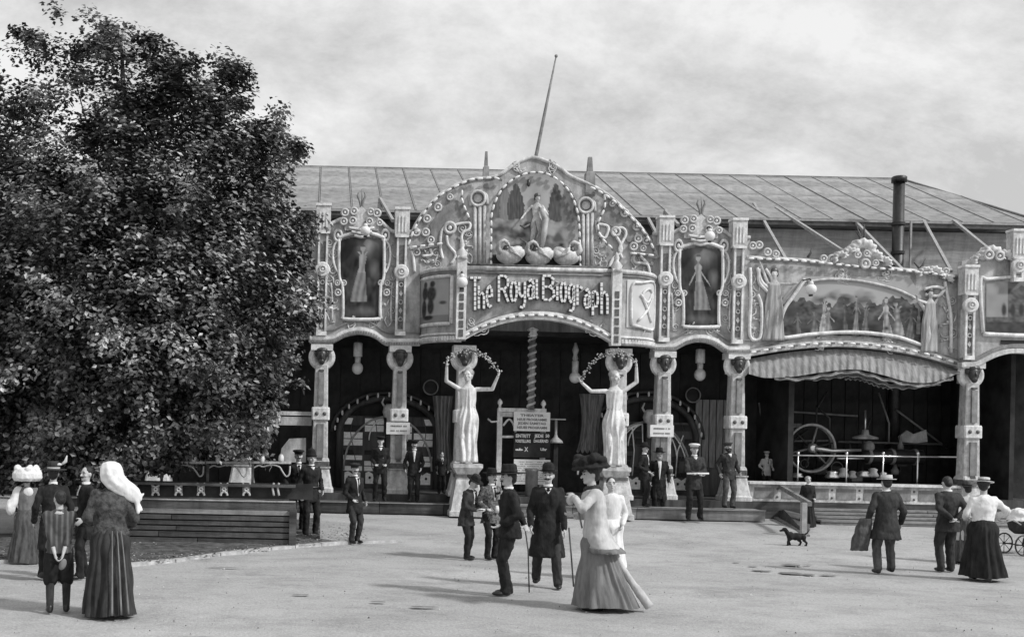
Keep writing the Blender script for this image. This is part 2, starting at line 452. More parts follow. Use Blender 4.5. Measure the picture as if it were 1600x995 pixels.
for i, (a, b) in enumerate(zip(dense, dense[1:])):
    fade = max(0.0, (a.x-1.0)/2.0)
    h = .065*max(.3, 1-fade)
    a2, b2 = a.lerp(b, .012), a.lerp(b, .988)
    jz = random.uniform(-.008, .008)
    MB().bar(a2+Vector((0, 0, h/2+gz(a.x, a.y)-a.z-.01+jz)), b2+Vector((0, 0, h/2+gz(b.x, b.y)-b.z-.01+jz)), .12, h).build('kerb_stone', M_STONE, kerb)
# loose grit on the trodden ground: too fine to count
grit = MB(); random.seed(9)
for i in range(1800):
    d_ = 9+random.random()**.7*19; x = random.uniform(-.40, .72)*d_; y = d_-DIST; r = random.uniform(.005, .015)*(1 if random.random() < .93 else 1.8)
    z = gz(x, y)+.012; a = random.uniform(0, 6.28); ca, sa = r*math.cos(a), r*math.sin(a)
    grit.add([(x+ca, y+sa, z-r*.5), (x-sa*.8, y+ca*.8, z-r*.5), (x-ca*.9, y-sa*.9, z-r*.5), (x+sa*.7, y-ca*.7, z-r*.5), (x+ca*.1, y, z+r*.7)], [(0, 1, 4), (1, 2, 4), (2, 3, 4), (3, 0, 4)])
tag(grit.build('ground_grit', mat('grit', .38, .9, .6, .8, 0)), label='fine loose grit scattered over the open ground', cat='grit', kind='stuff')
# fallen leaves and grit on the bed: too many to count
lit = MB(); random.seed(3)
for i in range(2600):
    x = random.uniform(-14, 1.0); 
    k0 = min(range(nk-1), key=lambda q: abs((kp[q].x+kp[q+1].x)/2-x)); ya = kp[k0].y+.25
    y = ya+random.random()**1.5*3.2; r = random.uniform(.015, .045); a = random.uniform(0, 6.28)
    z = gz(x, y)+.06
    lit.add([(x+r*math.cos(a), y+r*math.sin(a), z), (x-r*math.sin(a)*.6, y+r*math.cos(a)*.6, z+random.uniform(0, .02)), (x-r*math.cos(a), y-r*math.sin(a), z), (x+r*math.sin(a)*.6, y-r*math.cos(a)*.6, z+random.uniform(0, .02))], [(0, 1, 2, 3)])
tag(lit.build('leaf_litter', mat('dry_leaves', .25, .9, .6, 3, 0)), label='scattered dry leaves and grit on the planting bed', cat='leaf litter', kind='stuff')

# ------------------------------------------------------------------ the long hall behind
EY, RY = 3.6, 9.2
hall = empty('exhibition_hall', (8, EY, .12), 'long low hall with seamed grey hipped roof behind the ornate facades', 'building')
eL, eR = U(-500, 309, EY), U(1597, 350, EY)
eave_z = (U(485, 323, EY).z+U(1580, 353, EY).z)/2
ridge_z = (U(480, 256, RY).z+U(1400, 287, RY).z)/2
rL, rR = U(-500, 240, RY).x, U(1412, 286, RY).x
hipx = U(1640, 358, EY).x
wall = MB().box(((eL.x+hipx-.7)/2, EY+.42, eave_z/2-.1), (hipx-.7-eL.x, .3, eave_z-.2)).build('wall', M_DARK2, hall)
sidew = MB().box((hipx-.85, EY+5.8, eave_z/2-.1), (.3, 10.2, eave_z-.2)).build('wall', M_SHEDWOOD, hall)
# siding planks, each one lapped over the next, where the wall shows
pz = eave_z-.25; pw = .27; i = 0
segs = [U(1060, 400, EY).x, U(1345, 400, EY).x, hipx-.7]
while pz > eave_z-3.1:
    for a, b in zip(segs, segs[1:]):
        off = random.uniform(-.4, .4) if b != segs[-1] else 0
        aa = a if a == segs[0] else a+last
        p = MB().box(((aa+b+off)/2, EY+.515, pz-pw/2), (b+off-aa-.012, .035, pw-.012), rot=Matrix.Rotation(R(-4), 3, 'X'))
        p.v = [q for q in p.v]
        # keep the plank in place after tilting about the origin
        p2 = MB().box((0, 0, 0), (b+off-aa-.012, .035, pw-.004), rot=Matrix.Rotation(R(5), 3, 'X'))
        p2.v = [q+Vector(((aa+b+off)/2, EY+.235, pz-pw/2)) for q in p2.v]
        p2.build('plank', M_SHEDWOOD, wall)
        last = off
    pz -= pw; i += 1
# roof: base slopes and single felt sheets with raised seams
roofb = MB()
A, B = Vector((eL.x, EY, eave_z)), Vector((hipx, EY, eave_z))
C, D = Vector((rR, RY, ridge_z)), Vector((rL, RY, ridge_z))
E = Vector((hipx, 2*RY-EY, eave_z)); Fv = Vector((eL.x, 2*RY-EY, eave_z))
roofb.add([A, B, C, D, E, Fv], [(0, 1, 2, 3), (1, 4, 2), (3, 2, 4, 5), (0, 5, 4, 1), (0, 3, 5)])
roof = roofb.build('roof', M_ROOF, hall)
nrm = (B-A).cross(D-A).normalized()
seamx = []
x = U(500, 300, EY).x-.93*9
while x < hipx-.3: seamx.append(x+random.uniform(-.02, .02)); x += .93
for a, b in zip(seamx, seamx[1:]):
    def rp(x_, t):
        # point on front slope at eave x, going straight back
        if x_ > rR: tmax = (hipx-x_)/(hipx-rR)
        else: tmax = 1.0
        t = min(t, tmax); return Vector((x_, EY+(RY-EY)*t, eave_z+(ridge_z-eave_z)*t))
    sh = MB(); lift = nrm*random.uniform(.012, .03)
    q = [rp(a+.03, -.012), rp(b-.03, -.012), rp(b-.03, 1.0), rp(a+.03, 1.0)]
    if (q[2]-q[1]).length < .25: q[2] = q[1]+Vector((0, .05, .02))
    sh.add([p+lift for p in q]+[p+lift+nrm*.02 for p in q], [(3, 2, 1, 0), (4, 5, 6, 7), (0, 1, 5, 4), (1, 2, 6, 5), (2, 3, 7, 6), (3, 0, 4, 7)])
    sh.build('roofing_sheet', M_ROOF, roof)
    MB().bar(rp(b, -.012)+nrm*.045, rp(b, 1.0)+nrm*.045, .03, .03, nrm).build('seam_batten', M_SEAM, roof)
MB().bar(A+Vector((0, -.06, -.10)), B+Vector((0, -.06, -.10)), .05, .17).build('fascia_board', M_SEAM, roof)
MB().bar(A+Vector((0, -.13, -.05)), B+Vector((0, -.13, -.05)), .10, .06).build('gutter', M_STRUT, roof)
MB().bar(D+Vector((0, 0, .03)), C+Vector((0, 0, .03)), .16, .05).build('ridge_cap', M_ROOF, roof)
MB().bar(C+Vector((0, 0, .03)), B+Vector((0, 0, .03)), .10, .04).build('ridge_cap', M_ROOF, roof)

# stove pipe in front of the hall
cy_ = 2.9
pb, pt_ = U(1402, 425, cy_), U(1405, 284, cy_)
pb.z = .12
ch = empty('chimney_pipe', (pb.x, cy_, .12), 'tall dark chimney pipe rising before the hall roof', 'chimney')
MB().lathe([(.16, .12), (.16, 4.5), (.15, pt_.z)], 18, (pb.x, cy_, 0)).build('pipe', M_IRON, ch, True)
MB().lathe([(.16, pt_.z-.02), (.205, pt_.z-.02), (.205, pt_.z+.12), (.17, pt_.z+.15), (.06, pt_.z+.155)], 18, (pb.x, cy_, 0)).build('cowl', M_IRON, ch, True)
for zz in (U(1402, 395, cy_).z, U(1402, 350, cy_).z):
    MB().lathe([(.15, zz-.04), (.18, zz-.04), (.18, zz+.04), (.15, zz+.04)], 18, (pb.x, cy_, 0)).build('clamp_band', M_IRON, ch)
MB().bar((pb.x+.36, cy_, U(1402, 420, cy_).z), (pb.x+.36, cy_, U(1402, 345, cy_).z), .05).build('stay_rod', M_STRUT, ch)
# leaning flagpole
fy = .5
fb, ft = U(834, 262, fy), U(869, 88, fy)
fl = empty('flagpole', fb, 'thin bare flagpole leaning right above the arched gable', 'flagpole')
MB().tube([fb-(ft-fb)*.12, fb, fb.lerp(ft, .5), ft], [.05, .05, .04, .018], 8).build('pole', M_SEAM, fl, True)
MB().ell(ft, .045, 8, 6).build('finial', M_SEAM, fl, True)
# ================================================================== FACADES
# shared small ornaments -------------------------------------------------
def bulb_mesh():
    b = MB(); b.lathe([(.0, -.075), (.02, -.07), (.029, -.045), (.032, -.0), (.029, .045), (.02, .07), (0.0, .075)], 8)
    return b.mesh('bulb', M_BULB, True)
ME_BULB = bulb_mesh()
def socket_mesh():
    b = MB(); b.box((0, 0, 0), (.09, .05, .05)); return b.mesh('socket', M_SOCKET)
ME_SOCK = socket_mesh()
def rosette_mesh():
    b = MB(); b.ring((0, 0, 0), .098, .034, 20, 6); b.ell((0, -.0, 0), (.045, .035, .045), 10, 6)
    return b.mesh('rosette', M_TRIM, True)
ME_ROS = rosette_mesh()
def rosettes(parent, lst, y):
    for q in lst:
        px, py = q[0], q[1]; s_ = q[2] if len(q) > 2 else 1.0
        inst('rosette', ME_ROS, parent, U(px, py, y), s_*.9)
def bulbs_on(parent, path_px, y, step=.21, size=1.0):
    P = px3(path_px, y)
    for p, d in along(P, step):
        a = math.atan2(d.x, d.z)
        o = inst('bulb', ME_BULB, parent, p+Vector((0, -.045, 0)), size, (0, a, 0))
        if random.random() < .97: inst('socket', ME_SOCK, parent, p+d*(step/2)+Vector((0, -.01, 0)), size*.9, (0, a+math.pi/2, 0))
def scroll(parent, path_px, y, r=.035, m=None, name='moulding'):
    MB().tube(px3(smooth_path(path_px, 5), y), r, 6).build(name, m or M_TRIM, parent, True)
def globe_lamp(px, py, y, r, label, drop=0.0):
    c = U(px, py, y)
    L = empty('globe_lamp', c, label, 'lamp', 'round globe lamps on the facade')
    MB().ell(c, r, 14, 10).build('globe', M_BULB, L, True)
    MB().lathe([(r*.35, r*.8), (r*.5, r*.85), (r*.42, r*1.25), (r*.2, r*1.5)], 12, c).build('cap', M_TRIM, L, True)
    MB().lathe([(r*.3, -r*1.25), (r*.42, -r*1.1), (r*.3, -r*.85)], 10, c).build('finial', M_IRON, L, True)
    MB().tube([c+Vector((0, 0, r*1.4)), c+Vector((0, .05, r*1.9)), c+Vector((0, .5 if y > -.9 else .9, r*2.1))], .02, 6).build('bracket', M_IRON, L, True)
    return L

# column with horseshoe capital and mask ---------------------------------
COL_Z = lambda py: HC-(py-CY)*DIST/FPX
def column_meshes():
    z = COL_Z; D = {}
    def sq(z_, w, d, c=.08):
        h, e = w/2, d/2; k = c*w
        return [(-h+k, -e, z_), (h-k, -e, z_), (h, -e+k, z_), (h, e-k, z_), (h-k, e, z_), (-h+k, e, z_), (-h, e-k, z_), (-h, -e+k, z_)]
    m = MB().loft([sq(.56, .72, .7), sq(.66, .72, .7), sq(.70, .66, .64), sq(1.14, .5, .5), sq(1.18, .56, .56), sq(1.20, .56, .56)]); D['pedestal'] = m.mesh('pedestal', M_TRIM)
    m = MB().loft([sq(1.20, .5, .5), sq(1.34, .5, .5)]); D['band'] = m.mesh('band', M_INLAY)
    m = MB().loft([sq(1.34, .50, .5), sq(1.40, .47, .46), sq(1.44, .41, .4), sq(3.80, .33, .33)]); D['shaft'] = m.mesh('shaft', M_TRIM)
    m = MB().loft([sq(z(656), .44, .44), sq(z(655), .46, .46), sq(z(638), .46, .46), sq(z(636), .43, .43)]); D['collar'] = m.mesh('collar', M_WHITE)
    for i, (a, b, w) in enumerate(((z(714), z(662), .17), (z(632), z(582), .14))):
        D['inlay%d' % i] = MB().box((0, -.215, (a+b)/2), (w, .06, abs(b-a))).mesh('inlay', M_PAINT2)
    for i, zz in enumerate((z(579), z(717))): D['stud%d' % i] = MB().box((0, -.21, zz), (.12, .08, .05)).mesh('stud', M_INLAY)
    for i, sx in enumerate((-.1, .1)): D['stud%d' % (i+2)] = MB().ell((sx, -.235, z(646)), (.05, .03, .05), 10, 6).mesh('stud', M_INLAY)
    # horseshoe: thick ring open at the top, filled disc lower half
    m = MB(); c = z(558)
    pts = []
    for k in range(25):
        a = R(-240+300*k/24); pts.append(Vector((.25*math.cos(a), -.02, c+.25*math.sin(a))))
    m.tube(pts, .095, 8)
    m.box((0, .06, c+.05), (.46, .22, .52)); m.box((0, .02, z(543)), (.56, .46, .16))
    D['capital'] = m.mesh('capital', M_WHITE, False)
    m = MB(); m.ell((0, -.17, c+.03), (.13, .11, .19), 12, 9); m.cone((0, -.27, c+.06), (0, -.29, c-.01), .018, .03, 6)
    m.ell((0, -.20, c-.12), (.08, .07, .09)); m.ell((0, -.15, c+.17), (.17, .12, .08)); m.ell((-.13, -.13, c+.1), (.06, .07, .1)); m.ell((.13, -.13, c+.1), (.06, .07, .1))
    D['mask'] = m.mesh('mask', M_BRONZE, True)
    return D
COLM = column_meshes()
def column(parent, px, py_ref, y, dz=0.0, skip=()):
    """thing part with its own sub-parts; px at the middle of the shaft"""
    q = U(px, py_ref, y); loc = Vector((q.x, y, dz))
    o = inst('column', COLM['shaft'], parent, loc)
    for k in ('pedestal', 'band', 'collar', 'inlay0', 'inlay1', 'stud0', 'stud1', 'stud2', 'stud3', 'capital', 'mask'):
        if k.rstrip('0123') not in skip: inst(k.rstrip('0123'), COLM[k], o, loc)
    return o

# pilaster with cap block, inlays and rosette ----------------------------
def pilaster(parent, px, ytop, ybot, ycirc, y=-.13, w=15):
    a, b = U(px, ytop, y), U(px, ybot, y); xw = w/60.7
    cx = (a.x+b.x)/2
    sh = MB().box((cx, y+.1, (a.z+b.z)/2), (xw, .2, a.z-b.z)).build('pilaster', M_TRIM, parent)
    zt = U(px, ytop+42, y).z
    MB().box((cx, y+.08, (a.z+zt)/2), (xw*1.5, .3, a.z-zt)).build('cap_block', M_TRIM, sh)
    MB().box((cx, y+.07, a.z+.03), (xw*1.62, .34, .06)).build('cap_moulding', M_WHITE, sh)
    m = MB()
    for k in (-1, 0, 1): MB().box((cx+k*.085, y-.08, (a.z+zt)/2-.03), (.035, .03, (a.z-zt)*.6)).build('flute', M_WHITE, sh)
    MB().box((cx, y-.07, zt), (xw*1.35, .05, .05)).build('cap_moulding', M_WHITE, sh)
    c = U(px, ycirc, y)
    MB().lathe([(.19, 0), (.19, .07), (.165, .09)], 18, (cx, y+.0, c.z), rot=Matrix.Rotation(R(90), 3, 'X')).build('boss', M_WHITE, sh)
    inst('rosette', ME_ROS, sh, (cx, y-.10, c.z), .8)
    z1, z2 = U(px, ytop+55, y).z, U(px, ycirc-12, y).z
    MB().box((cx, y-.004, (z1+z2)/2), (xw*.5, .02, z1-z2)).build('inlay', M_INLAY, sh)
    z1, z2 = U(px, ycirc+14, y).z, U(px, ybot-10, y).z
    MB().box((cx, y-.004, (z1+z2)/2), (xw*.5, .02, z1-z2)).build('inlay', M_INLAY, sh)
    m = MB(); k = z1-.1; i = 0
    while k > z2+.08:
        r = .05
        if i % 2 == 0: m.ring((cx, y-.02, k), .05, .014, 10, 5)
        else: m.add([(cx-.05, y-.02, k), (cx, y-.03, k+.08), (cx+.05, y-.02, k), (cx, y-.03, k-.08)], [(0, 3, 2, 1)])
        k -= .22; i += 1
    m.build('inlay_ornament', M_PAINT, sh, kind='stuff')
    for sx in (-1, 1): MB().box((cx+sx*xw*.42, y-.02, (b.z+zt)/2), (.05, .05, zt-b.z-.02)).build('edge_moulding', M_WHITE, sh)
    MB().box((cx, y-.02, U(px, ybot-3, y).z), (xw*1.1, .06, .1)).build('base_block', M_WHITE, sh)
    return sh

# picture contents --------------------------------------------------------
def painted_lady(u, v, cx, y0, h, w, arm=0.0, seed=0.0):
    """coverage and tone of a painted standing woman: y0 top of head, h height, w half width of the skirt hem"""
    t = (v-y0)/h
    if t < -.12 or t > 1: return 0, 0
    x = (u-cx-.25*w*math.sin(t*3.2+seed))/w
    if t < .13:
        c_ = math.hypot(x/.30, (t-.065)/.065)
        return (1.0, .12 if t < .05 else .42) if c_ < 1 else (0, 0)
    if t < .17: hw = .13
    elif t < .22: hw = .16+.30*(t-.17)/.05
    elif t < .40: hw = .46-.16*(t-.22)/.18
    else: hw = .30+.70*((t-.40)/.60)**.8
    if abs(x) < hw:
        return 1.0, .40+.10*math.sin(x*9+t*6+seed)-.10*abs(x)/hw+.10*N2(u, v, 18, seed)
    ay = .24+arm*abs(x)*.18
    if abs(t-ay) < .022 and abs(x) < 1.25: return 1.0, .42
    return 0, 0
def lady_dark(seed):
    def fn(u, v):
        g = .028+.03*N2(u, v*1.5, 5, seed)+.022*N2(u, v, 15, seed)
        sky_ = blob(u, v, .6+.1*math.sin(seed), .10, .5, .20, .9); g += .16*sky_*(1+.6*N2(u, v, 7, seed+3))
        tree = max(blob(u, v, .2, .22, .22, .24, .7), blob(u, v, .85, .22, .2, .18, .7)); g = g*(1-.8*tree)+.018*tree
        g += .11*blob(u, v, .80, .40, .16, .14, .9)+.05*max(0, N2(u, v, 9, seed+7))*(v > .5)
        c_, t_ = painted_lady(u, v, .48, .09, .72, .20, -1.2 if seed < 3 else 1.4, seed)
        if c_: g = t_*(.75 if v < .45 else .55)
        g += .07*blob(u, v, .5, .92, .45, .08, .8)
        return g
    return fn
def scene_pic(seed):
    people = [(.235, .50, .45, .035), (.30, .30, .66, .030), (.335, .44, .52, .034), (.43, .40, .5, .022), (.50, .28, .6, .022), (.565, .40, .55, .030), (.70, .30, .75, .042), (.755, .36, .68, .05), (.84, .46, .5, .03), (.90, .36, .5, .020), (.14, .52, .4, .02)]
    def fn(u, v):
        g = .36+.05*N2(u, v, 4, seed)
        h = .38+.22*N2(u*1.6, .37, 3, seed)+.09*N2(u*3, .41, 7, seed)+.05*N2(u*4, v, 11, seed)
        if v > h: g = .075+.09*N2(u*2, v, 7, seed)+.06*N2(u*2, v, 22, seed)
        for (cx, cy, rx, ry, val) in ((.09, .50, .07, .2, .05), (.18, .85, .14, .25, .05), (.47, .74, .2, .26, .03), (.62, .80, .12, .2, .045), (.87, .68, .11, .3, .03), (.36, .28, .06, .10, .15), (.55, .34, .09, .14, .12), (.28, .36, .06, .12, .09), (.44, .36, .06, .12, .06)):
            b_ = blob(u, v, cx+.02*N2(u, v, 20, 1), cy+.06*N2(u, v, 16, 2), rx, ry, .7); g = g*(1-b_)+val*b_*(1+.9*N2(u, v, 14, seed))
        for i, (cx, y0, hh, w) in enumerate(people):
            c_, t_ = painted_lady(u, v, cx, y0, hh, w, (-1) ** i*1.0, i*1.7)
            if c_: k_ = max(0, min(1, .72+1.1*N2(u*1.5, v, 13, i+3.0))); g = g*(1-k_)+k_*t_*(.45, 1.05, .8, .3, .6)[i % 5]
        return g
    return fn
def swan_pic(u, v):
    g = .34+.07*N2(u, v, 5, 1)+.03*N2(u, v, 17, 2)
    for cx, w, val in ((.08, .10, .12), (.16, .06, .2), (.28, .10, .075), (.73, .085, .08), (.86, .08, .16), (.95, .06, .13)):
        if .12 < v < .58 and abs(u-cx+.012*N2(u, v, 30, 3)) < w*math.sin(math.pi*min(1, max(0, (v-.12)/.54)))*.9+.008: g = val+.06*N2(u*5, v, 12, 2)
    if v > .50+.05*N2(u, .3, 6, 8): g = .22+.20*N2(u, v*1.4, 7, 5)+.12*N2(u, v, 17, 6)+.05*N2(u, v, 40, 6)
    for (cx, cy, rx, ry, val) in ((.10, .60, .12, .06, .06), (.18, .72, .10, .05, .34), (.34, .66, .10, .07, .05), (.42, .56, .06, .05, .05), (.66, .62, .10, .06, .35), (.75, .70, .09, .05, .08), (.88, .66, .1, .06, .28), (.3, .78, .14, .04, .1), (.62, .78, .14, .05, .12)):
        b_ = blob(u, v, cx+.03*N2(u, v, 15, 4), cy+.03*N2(u, v, 15, 9), rx, ry, .6); g = g*(1-b_)+b_*val
    if v > .86: g = .025+.02*N2(u, v, 10, 6)
    return g
def couple_pic(u, v):
    g = .33+.06*N2(u, v, 5, 11)
    for (cx, cy, rx, ry) in ((.30, .14, .09, .08), (.55, .14, .10, .08), (.28, .32, .15, .18), (.52, .35, .18, .2), (.25, .65, .13, .25), (.5, .62, .13, .2), (.42, .85, .2, .06)):
        b_ = blob(u, v, cx, cy, rx, ry, .35); g = g*(1-b_)+b_*(.035+.03*N2(u, v, 14, 4))
    b_ = blob(u, v, .85, .55, .12, .05, .5); g = g*(1-b_)+b_*.08
    if v > .8: g *= .65
    return g
def trees_pic(u, v):
    g = .16+.06*N2(u, v, 5, 21)
    h = .12+.1*N2(u*2, 0, 4, 3)
    if v > h: g = .10+.07*N2(u, v, 8, 9)+.05*N2(u, v, 20, 9)
    if v < .7 and u < .35: g = .26+.06*N2(u, v, 6, 4)
    for cx in (.28, .42, .55):
        b_ = blob(u, v, cx, .55, .05, .16, .5); g = g*(1-b_)+b_*.035
    if v > .78: g = .05+.03*N2(u, v, 12, 4)
    return g

# ------------------------------------------------------------------ main facade
fac = empty('show_facade', (U(830, 767, 0).x, 0, .12), 'ornate grey facade with arched gable, swan picture and bulb-lit lettering', 'facade')
def bay(xl, xr, xc, ytl, ytr, ybl, ybr):
    """plain wall of a side bay with crowned top and arched bottom"""
    top = [(xl, ytl), (xc-52, ytl+1), (xc-30, ytl-8), (xc, ytl-14), (xc+30, ytl-7), (xc+52, ytr+1), (xr, ytr)]
    bot = [(xl, ybl), (xc-47, ybl), (xc-40, ybl-1), (xc-22, ybl-10), (xc, ybl-14), (xc+22, ybl-9), (xc+40, ybr-1), (xc+47, ybr), (xr, ybr)]
    slab(MB(), top, bot, 0, .2, 60).build('wall', M_PAINT, fac)
    for off, d, th, m_ in ((0, -.20, 6, M_TRIM), (-6.4, -.13, 5, M_WHITE), (-20, -.06, 2.2, M_PAINT2)):
        b1 = [(x, y+off) for x, y in bot]; t1 = [(x, y+off-th) for x, y in bot]
        slab(MB(), t1, b1, d, abs(d)+.02, 60).build('cornice', m_, fac)
    dd = MB()
    for (x, y) in lerp_pts([(x, y-3) for x, y in bot], 44): dd.box(U(x, y-.3, -.215), (.05, .05, .06))
    dd.build('dentil_row', M_PAINT2, fac, kind='stuff')
    MB().tube(px3(lerp_pts([(x, y-1) for x, y in top], 40), -.03), .05, 6).build('crown_moulding', M_TRIM, fac, True)
bay(484, 656, 562, 352, 362, 536, 540)
bay(1020, 1172, 1096, 366, 372, 548, 552)
pilaster(fac, 504, 322, 524, 421); pilaster(fac, 627, 328, 524, 425)
pilaster(fac, 1039, 341, 534, 436); pilaster(fac, 1153.5, 345, 537, 440)
def portrait(x0, x1, y0, y1, seed, crest):
    xc = (x0+x1)/2
    ins = lambda u, v: abs(u-.5) < (.5 if v < .55 else .5-.07*min(1, (v-.55)/.08)) and v > .05*(2*abs(u-.5))**2
    picture('painting', x0, x1, y0, y1, -.035, lady_dark(seed), fac, 60, 100, ins)
    for s_ in (-1, 1):
        xe = xc+s_*(x1-x0)/2
        scroll(fac, [(xe+s_*1, y0+2), (xe+s_*1, y0+60), (xe-s_*4, y0+76), (xe-s_*5, y1-8), (xe-s_*3, y1+2)], -.06, .04, M_WHITE, 'frame_moulding')
        scroll(fac, [(xe+s_*2, y0+4), (xe+s_*9, y0+14), (xe+s_*11, y0+30), (xe+s_*8, y0+46), (xe+s_*3, y0+56)], -.05, .03, M_WHITE, 'frame_moulding')
        scroll(fac, [(xe+s_*14, y0+72), (xe+s_*12, y0+95), (xe+s_*12, y1+6)], -.05, .025, M_TRIM, 'frame_moulding')
        rosettes(fac, [(xe+s_*4, y0+72, .7), (xe-s_*6, y0+72, .7), (xe+s_*3, y0+87, .85)] if s_ < 0 else [(xe-s_*4, y0+72, .7), (xe+s_*6, y0+72, .7), (xe+s_*5, y0+87, .85)], -.07)
        inst('rosette', ME_ROS, fac, U(xe+s_*3, y0-2, -.06), (1.0, 1, 1.4))
    scroll(fac, [(x0+4, y1+2), (xc-15, y1+3), (xc, y1+3), (xc+15, y1+3), (x1-4, y1+2)], -.06, .045, M_WHITE, 'frame_moulding')
    scroll(fac, [(x0-2, y0+2), (x0+14, y0-4), (xc, y0-8), (x1-14, y0-4), (x1+2, y0+2)], -.06, .05, M_WHITE, 'frame_moulding')
    # crest above
    cb = MB(); cb.poly(pxz([(xc-26, crest+34), (xc-28, crest+18), (xc-18, crest+6), (xc-6, crest+2), (xc, crest-4), (xc+6, crest+2), (xc+18, crest+6), (xc+28, crest+18), (xc+26, crest+34)], -.1), -.1, .1)
    cb.build('crest', M_TRIM, fac)
    rosettes(fac, [(xc-26, crest+6, .95), (xc-12, crest+4, .95), (xc+14, crest+5, .9), (xc+24, crest+7, 1.0), (xc-28, crest+20, .9), (xc-14, crest+19, .95), (xc+12, crest+20, .9), (xc+28, crest+22, .8)], -.14)
    for k, dy in ((0, 30), (1, 36), (2, 42)):
        scroll(fac, [(xc-20+k*4, crest+dy), (xc, crest+dy+2.5), (xc+20-k*4, crest+dy)], -.13, .035, M_WHITE)
    for s_ in (-1, 1):
        MB().tube(px3(smooth_path([(xc+s_*1, crest-2), (xc+s_*3, crest-12), (xc+s_*6, crest-20), (xc+s_*4, crest-26)], 4), -.05), [.03]*9+[.02]*3+[.01], 6).build('spray', M_SEAM, fac, True)
    MB().tube(px3([(xc, crest-2), (xc+1, crest-18), (xc, crest-30)], -.05), [.03, .02, .008], 6).build('spray', M_SEAM, fac, True)
portrait(531, 599, 370, 496, 1.3, 326)
portrait(1063, 1128, 386, 508, 4.2, 338)
globe_lamp(571, 361, -.35, .13, 'round white globe lamp below the crest of the left painted panel')
globe_lamp(1109, 369, -.35, .13, 'round white globe lamp below the crest of the right painted panel')

# gable
gtop = [(637, 384), (645, 362), (655, 343), (668, 325), (683, 309), (700, 297), (722, 286), (745, 280), (772, 277), (790, 268), (806, 256), (832, 247), (858, 254), (876, 264), (890, 275), (912, 285), (935, 296), (958, 312), (978, 331), (996, 350), (1010, 368), (1020, 386), (1028, 404)]
gbot = [(637, 432), (1028, 440)]
GY = .02
gm = slab(MB(), gtop, gbot, GY, .18, 90).build('gable_wall', M_PAINT, fac)
MB().tube(px3(lerp_pts([(x, y-.5) for x, y in gtop], 90), GY), .055, 6).build('gable_moulding', M_TRIM, fac, True)
bulbs_on(fac, lerp_pts([(x+0, y+1) for x, y in gtop[:7]], 30)+lerp_pts([(x, y+1.5) for x, y in ((735, 280), (755, 278), (772, 277), (782, 280))], 12), GY-.09, .215)
bulbs_on(fac, lerp_pts([(920, 292), (940, 302), (960, 316), (980, 335), (998, 354), (1011, 371), (1021, 390)], 30), GY-.09, .215)
# small spires on the shoulders
for xx, yb, yt, w in ((759, 278, 237, 5), (921, 288, 246, 8)):
    a, b_ = U(xx, yb, .1), U(xx, yt, .1)
    MB().loft([[(a.x+sx*w/60.7*k, .1+sy*w/60.7*k, z_) for sx, sy in ((-1, -1), (1, -1), (1, 1), (-1, 1))] for z_, k in ((a.z-.3, 1), (a.z+(b_.z-a.z)*.4, .85), (a.z+(b_.z-a.z)*.45, .55), (b_.z, .35))]).build('spire', M_PAINT2, fac)
# arched picture in the gable
arch_out = [(767, 418), (767, 360), (768, 335), (775, 312), (787, 293), (803, 280), (822, 272), (840, 270), (858, 274), (875, 285), (888, 299), (897, 317), (903, 340), (905, 370), (906, 418)]
apoly = [Vector((x, y, 0)) for x, y in smooth_path(arch_out, 5)]
def in_arch(u, v):
    x, y = 767+139*u, 268+150*v
    if y > 345: return 768 < x < 905
    return (abs((x-836.5)/69)**2.1+abs((345-y)/75)**2.1) < 1
picture('painting', 767, 906, 268, 418, GY-.02, swan_pic, fac, 90, 100, in_arch)
bulbs_on(fac, smooth_path(arch_out, 6), GY-.09, .205)
# fluted flanks
for xs_, y0_, y1_ in (((742, 749.5, 757), 322, 414), ((911, 918, 925), 333, 418)):
    for xx in xs_: MB().tube([U(xx, y0_, GY-.03), U(xx, y1_, GY-.03)], .045, 6).build('flute', M_TRIM, fac, True)
    xm = xs_[1]
    MB().ring(U(xm-3, y0_-12, GY-.05), .19, .04, 20, 6).build('boss_ring', M_TRIM, fac, True)
    MB().lathe([(.12, 0), (.11, .05)], 16, U(xm-3, y0_-12, GY), rot=Matrix.Rotation(R(90), 3, 'X')).build('boss', M_PAINT2, fac)
    scroll(fac, [(xm-14, y0_), (xm-16, y0_-16), (xm-4, y0_-22), (xm+10, y0_-18), (xm+12, y0_-2)], GY-.03, .035)
